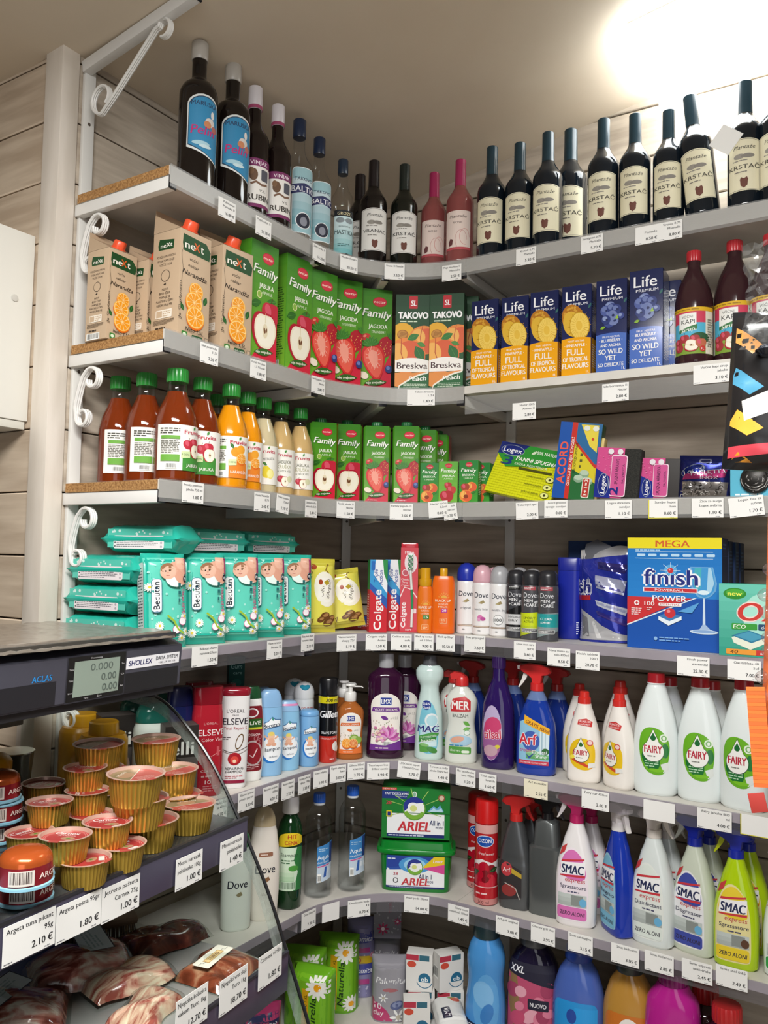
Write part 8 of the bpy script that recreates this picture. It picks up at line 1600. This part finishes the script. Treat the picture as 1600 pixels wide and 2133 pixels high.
o = thing('pad_pack', (.30, -1.0, .305), .9, 'pink and teal pad pack seen through the counter glass', 'pack'); ch, M = pillow(120, 150, 80, 'b03868', 12, 14, 8, 2, bot=0, seed=77); a = Art(); a.R(-52, 6, 52, 140, 'b83a6c'); a.P([(-52, 110), (52, 100), (52, 140), (-52, 140)], '2a2c5c'); a.T('Libresse', 0, 114, 15, 'e8e0ec', 84, sh=.2, b=.5); a.P([(-52, 70), (20, 90), (40, 80), (-30, 56)], '1c8a7c'); a.P([(-10, 30), (52, 50), (52, 34), (0, 16)], '1c8a7c'); mk('pack', ch+a.clip(-52, 52, 6, 140).build(M, (8, 8), .2), FILM, o)
o.location = tuple(at_z(530, 2230, .302)); 
# ---- weighing scale
sx, sy, sz = -.10, -.012, 1.282
scl = thing('weighing_scale', tuple(cw(sx, sy, 1.262)), CA, 'dark grey shop scale with a foil wrapped platform', 'scale')
w_, d_ = .62, .30
hb = [(0, .018), (0, .072), (-.012, .090), (-d_, .090), (-d_, .018)]
def slab_local(pts, y0, y1, c): return slab_y(pts, y0, y1, c)
mk('housing', slab_local([(0, .020), (.004, .088), (-.02, .098), (-d_, .098), (-d_, .020)], -w_, 0, '3a3a44'), printed('scale_housing', .5), scl, 1)
mk('underside', slab_local([(-.006, .008), (-.006, .0205), (-d_+.01, .0205), (-d_+.01, .008)], -w_+.01, -.006, '1c1c20'), MATTE, scl, 1)
for fx, fy in ((-.04, -.03), (-.04, -w_+.03), (-d_+.04, -.03), (-d_+.04, -w_+.03)): mk('foot', tf(loft([(0, 14), (8.5, 12)], '141416', 20, 1), (fx*1000, fy*1000, 0)), MATTE, scl)
fm = lambda u, v, o: (v/1000*0+ .0006+.004*((v-20)/68)+o*.001, (u)/1000, v/1000)
a = Art(); a.R(-600, 22, 0, 87, '43434e'); a.R(-600, 22, -262, 56, '1e1e24'); a.R(-150, 22, -6, 52, '1a1a1e'); a.R(-245, 20, -128, 88, '2c2c34')
fp_ = mk('front_panel', a.build(fm, None, .3, .1), printed('scale_panel', .45), scl, 1)
a = Art(); a.RR(-243, 22, -130, 87, 2, '141416'); a.R(-231, 28, -142, 80, '8d9c90'); 
def seg(a, t, x, y, h, w): a.T(t, x, y, h, '5a6660', w, 'r', b=.2)
seg(a, '0.000', -156, 64, 11, 44); seg(a, '0.00', -148, 48, 11, 30); seg(a, '0.00', -145, 32, 11, 30); a.T('Frontsinning', -190, 82, 2.6, 'c8c8c8', 22); a.T('Tara', -206, 23.6, 2.8, 'd0d0d0', 9); a.T('Zero', -180, 23.6, 2.8, 'd0d0d0', 9)
for y, t in ((68, 'Težina'), (52, 'Cijena'), (34, 'Iznos')): a.T(t, -237, y, 2.4, 'd0d0d0', 8); a.T(t[:2], -136, y, 2.4, 'd0d0d0', 6)
mk('display', a.build(fm, None, .8, .1), printed('scale_display', .2), fp_, 1)['label'] = 'grey green number display'
a = Art(); a.R(-128, 58, -6, 76, 'eeeef2'); a.T('SHOLLEX', -97, 63, 8.5, '1c1c5c', 52, sh=.1, b=.9); a.T('DATA SYSTEM', -36, 67, 6, '2a2a34', 52, b=.2); a.T('+382 69 300 318', -36, 61, 3, '4a4a54', 40)
mk('sticker', a.build(fm, None, 1.0, .1), PAPER, fp_, 1)['label'] = 'white sticker with blue letters'
a = Art(); a.T('ACLAS', -288, 58, 9, '2a8ad0', 34, b=.5, sh=.05); a.E(-372, 62, 11, 13, 'c89a2c'); a.E(-372, 62, 5, 6, '43434e')
for k in range(12): t = math.radians(30*k); a.L([(-372+6*math.cos(t), 62+7*math.sin(t)), (-372+9*math.cos(t), 62+11*math.sin(t))], 1, '43434e')
mk('maker_mark', a.build(fm, None, .9, .1), printed('scale_panel', .45), fp_, 1)
V, F = [], []; n, m = 60, 24; rn = random.Random(2)
for j in range(m+1):
    for i in range(n+1):
        x, y = -.30+.312*j/m, -.62+.605*i/n; e = max(0, (j-m+2))/2; V.append((x+rn.uniform(-.0012, .0012), y+rn.uniform(-.0012, .0012), .113+rn.uniform(-.0009, .0009)-(.011 if j in (0, m) or i in (0, n) else 0)))
for j in range(m):
    for i in range(n): q = [j*(n+1)+i, j*(n+1)+i+1, (j+1)*(n+1)+i+1, (j+1)*(n+1)+i]; F.append(q[::-1])
mk('platform', box(-.296, .008, -.616, -.019, .100, .1105, '6a6864', .002)+[(V, F, 'b4aca2', False)], printed('crinkled_foil', .25, .8), scl, 1)
# ================================================================== goods hanging at the picture edge
def hang(name, lab, cat, px, py, dist, yaw, parts, roll=0):
    P = at_d(px, py, dist); r = thing(name, tuple(P), 0, lab, cat); va = math.atan2(CAM[1]-P[1], CAM[0]-P[0]); r.rotation_euler = (0, math.radians(roll), va+math.pi/2+math.radians(yaw))
    for nm, chs, mat in parts: mk(nm, chs, mat, r)
    return r
ch, M = pillow(150, 196, 46, '1a1a1c', 12, 16, 8, 2.5, seed=91); a = Art(); a.R(-70, 8, 70, 188, '1e1c1c'); 
for k in range(4): a.P([(-72+k*4, 176-k*52), (-40+k*3, 150-k*50), (-52, 140-k*50), (-72, 158-k*52)], ('c88a4a', '4a8aa8', 'd8a03c', 'd8902c')[k])
a.P([(-60, 82), (20, 120), (20, 90), (-56, 58)], 'e8e2da'); a.T('Sticks', 20, 60, 16, 'e8e8ea', 60, b=.8); a.P([(-70, 12), (40, 30), (40, 42), (-70, 26)], 'b8404a')
hang('snack_bag', 'black and orange snack bag hanging at the picture edge', 'bag', 1640, 985, 1.02, 12, [('bag', tf(ch+a.clip(-70, 70, 8, 188).build(M, (8, 8), .25), (0, 0, 0)), FILM)], 4)
rn = random.Random(17); V, F = [], []; n, m = 14, 20
for j in range(m+1):
    for i in range(n+1): u = -1+2*i/n; v = j/m; V.append((u*(38-20*v*0)+10*math.sin(3*v)+rn.uniform(-3, 3), -8*(1-u*u)+rn.uniform(-5, 5), v*128+rn.uniform(-2, 2)))
for j in range(m):
    for i in range(n): F.append([j*(n+1)+i, j*(n+1)+i+1, (j+1)*(n+1)+i+1, (j+1)*(n+1)+i])
hang('clear_bag', 'crinkled clear bag hanging above the snack bag', 'bag', 1610, 725, 1.0, 0, [('film', [(V, F, 'ffffff', False)], clear('crinkled_film', 'eef0f0', .06, 1.5, .05)), ('knot', tf(loft([(0, 8), (6, 14), (12, 8)], '20242c', 14, 2), (-6, 0, -8)), GLOSSY)])
ch, M = pillow(110, 330, 40, 'd0683c', 10, 26, 8, 2, seed=93); a = Art(); a.V(-50, 8, 50, 250, 'd86428', 'e8803c', 6); a.R(-50, 250, 50, 322, 'b8788c'); a.P([(-50, 180), (0, 250), (50, 230), (50, 150), (-20, 150)], 'e8742c'); a.T('BIO', -30, 286, 14, '2c2426', 40, 'l', 80, b=.8); a.T('3', -34, 256, 24, '1c1a1a', 16, b=1); a.L([(-46, 320), (-40, 280), (-48, 160), (-44, 20)], 3, 'd8c8bc')
bub = []
for k in range(9): bub += tf(loft([(-8, 2), (-5, 6), (0, 8.5), (5, 6), (8, 2)], 'd8d0d0', 12, 2), (-52+rn.uniform(-5, 3), -6, 20+k*24+rn.uniform(-6, 6)))
hang('party_bag', 'pink and orange bag hanging at the picture edge', 'bag', 1690, 1580, .98, 8, [('bag', ch+a.clip(-50, 50, 8, 322).build(M, (8, 10), .25), FILM), ('bubbles', bub, clear('bubble_film', 'f2eeee', .05, 1.5, .03))], 2)
rib = []
for k in range(26): rib += box(-10, 10, -1.2, 1.2+.5*(k % 2), k*4.4, k*4.4+4.2, 'e0702c' if k % 2 else 'd0642a')
hang('orange_ribbon', 'ribbed orange ribbon dangling over the green dish soap', 'ribbon', 1590, 1640, .97, 0, [('ribbon', tf(rib, (0, 0, 0), (0, -4, 0)), MATTE), ('red_tail', tf(box(-9, 9, -1, 1, -22, 0, 'a8342c', .5), (-8, 2, -8), (0, -12, 0)), MATTE)])
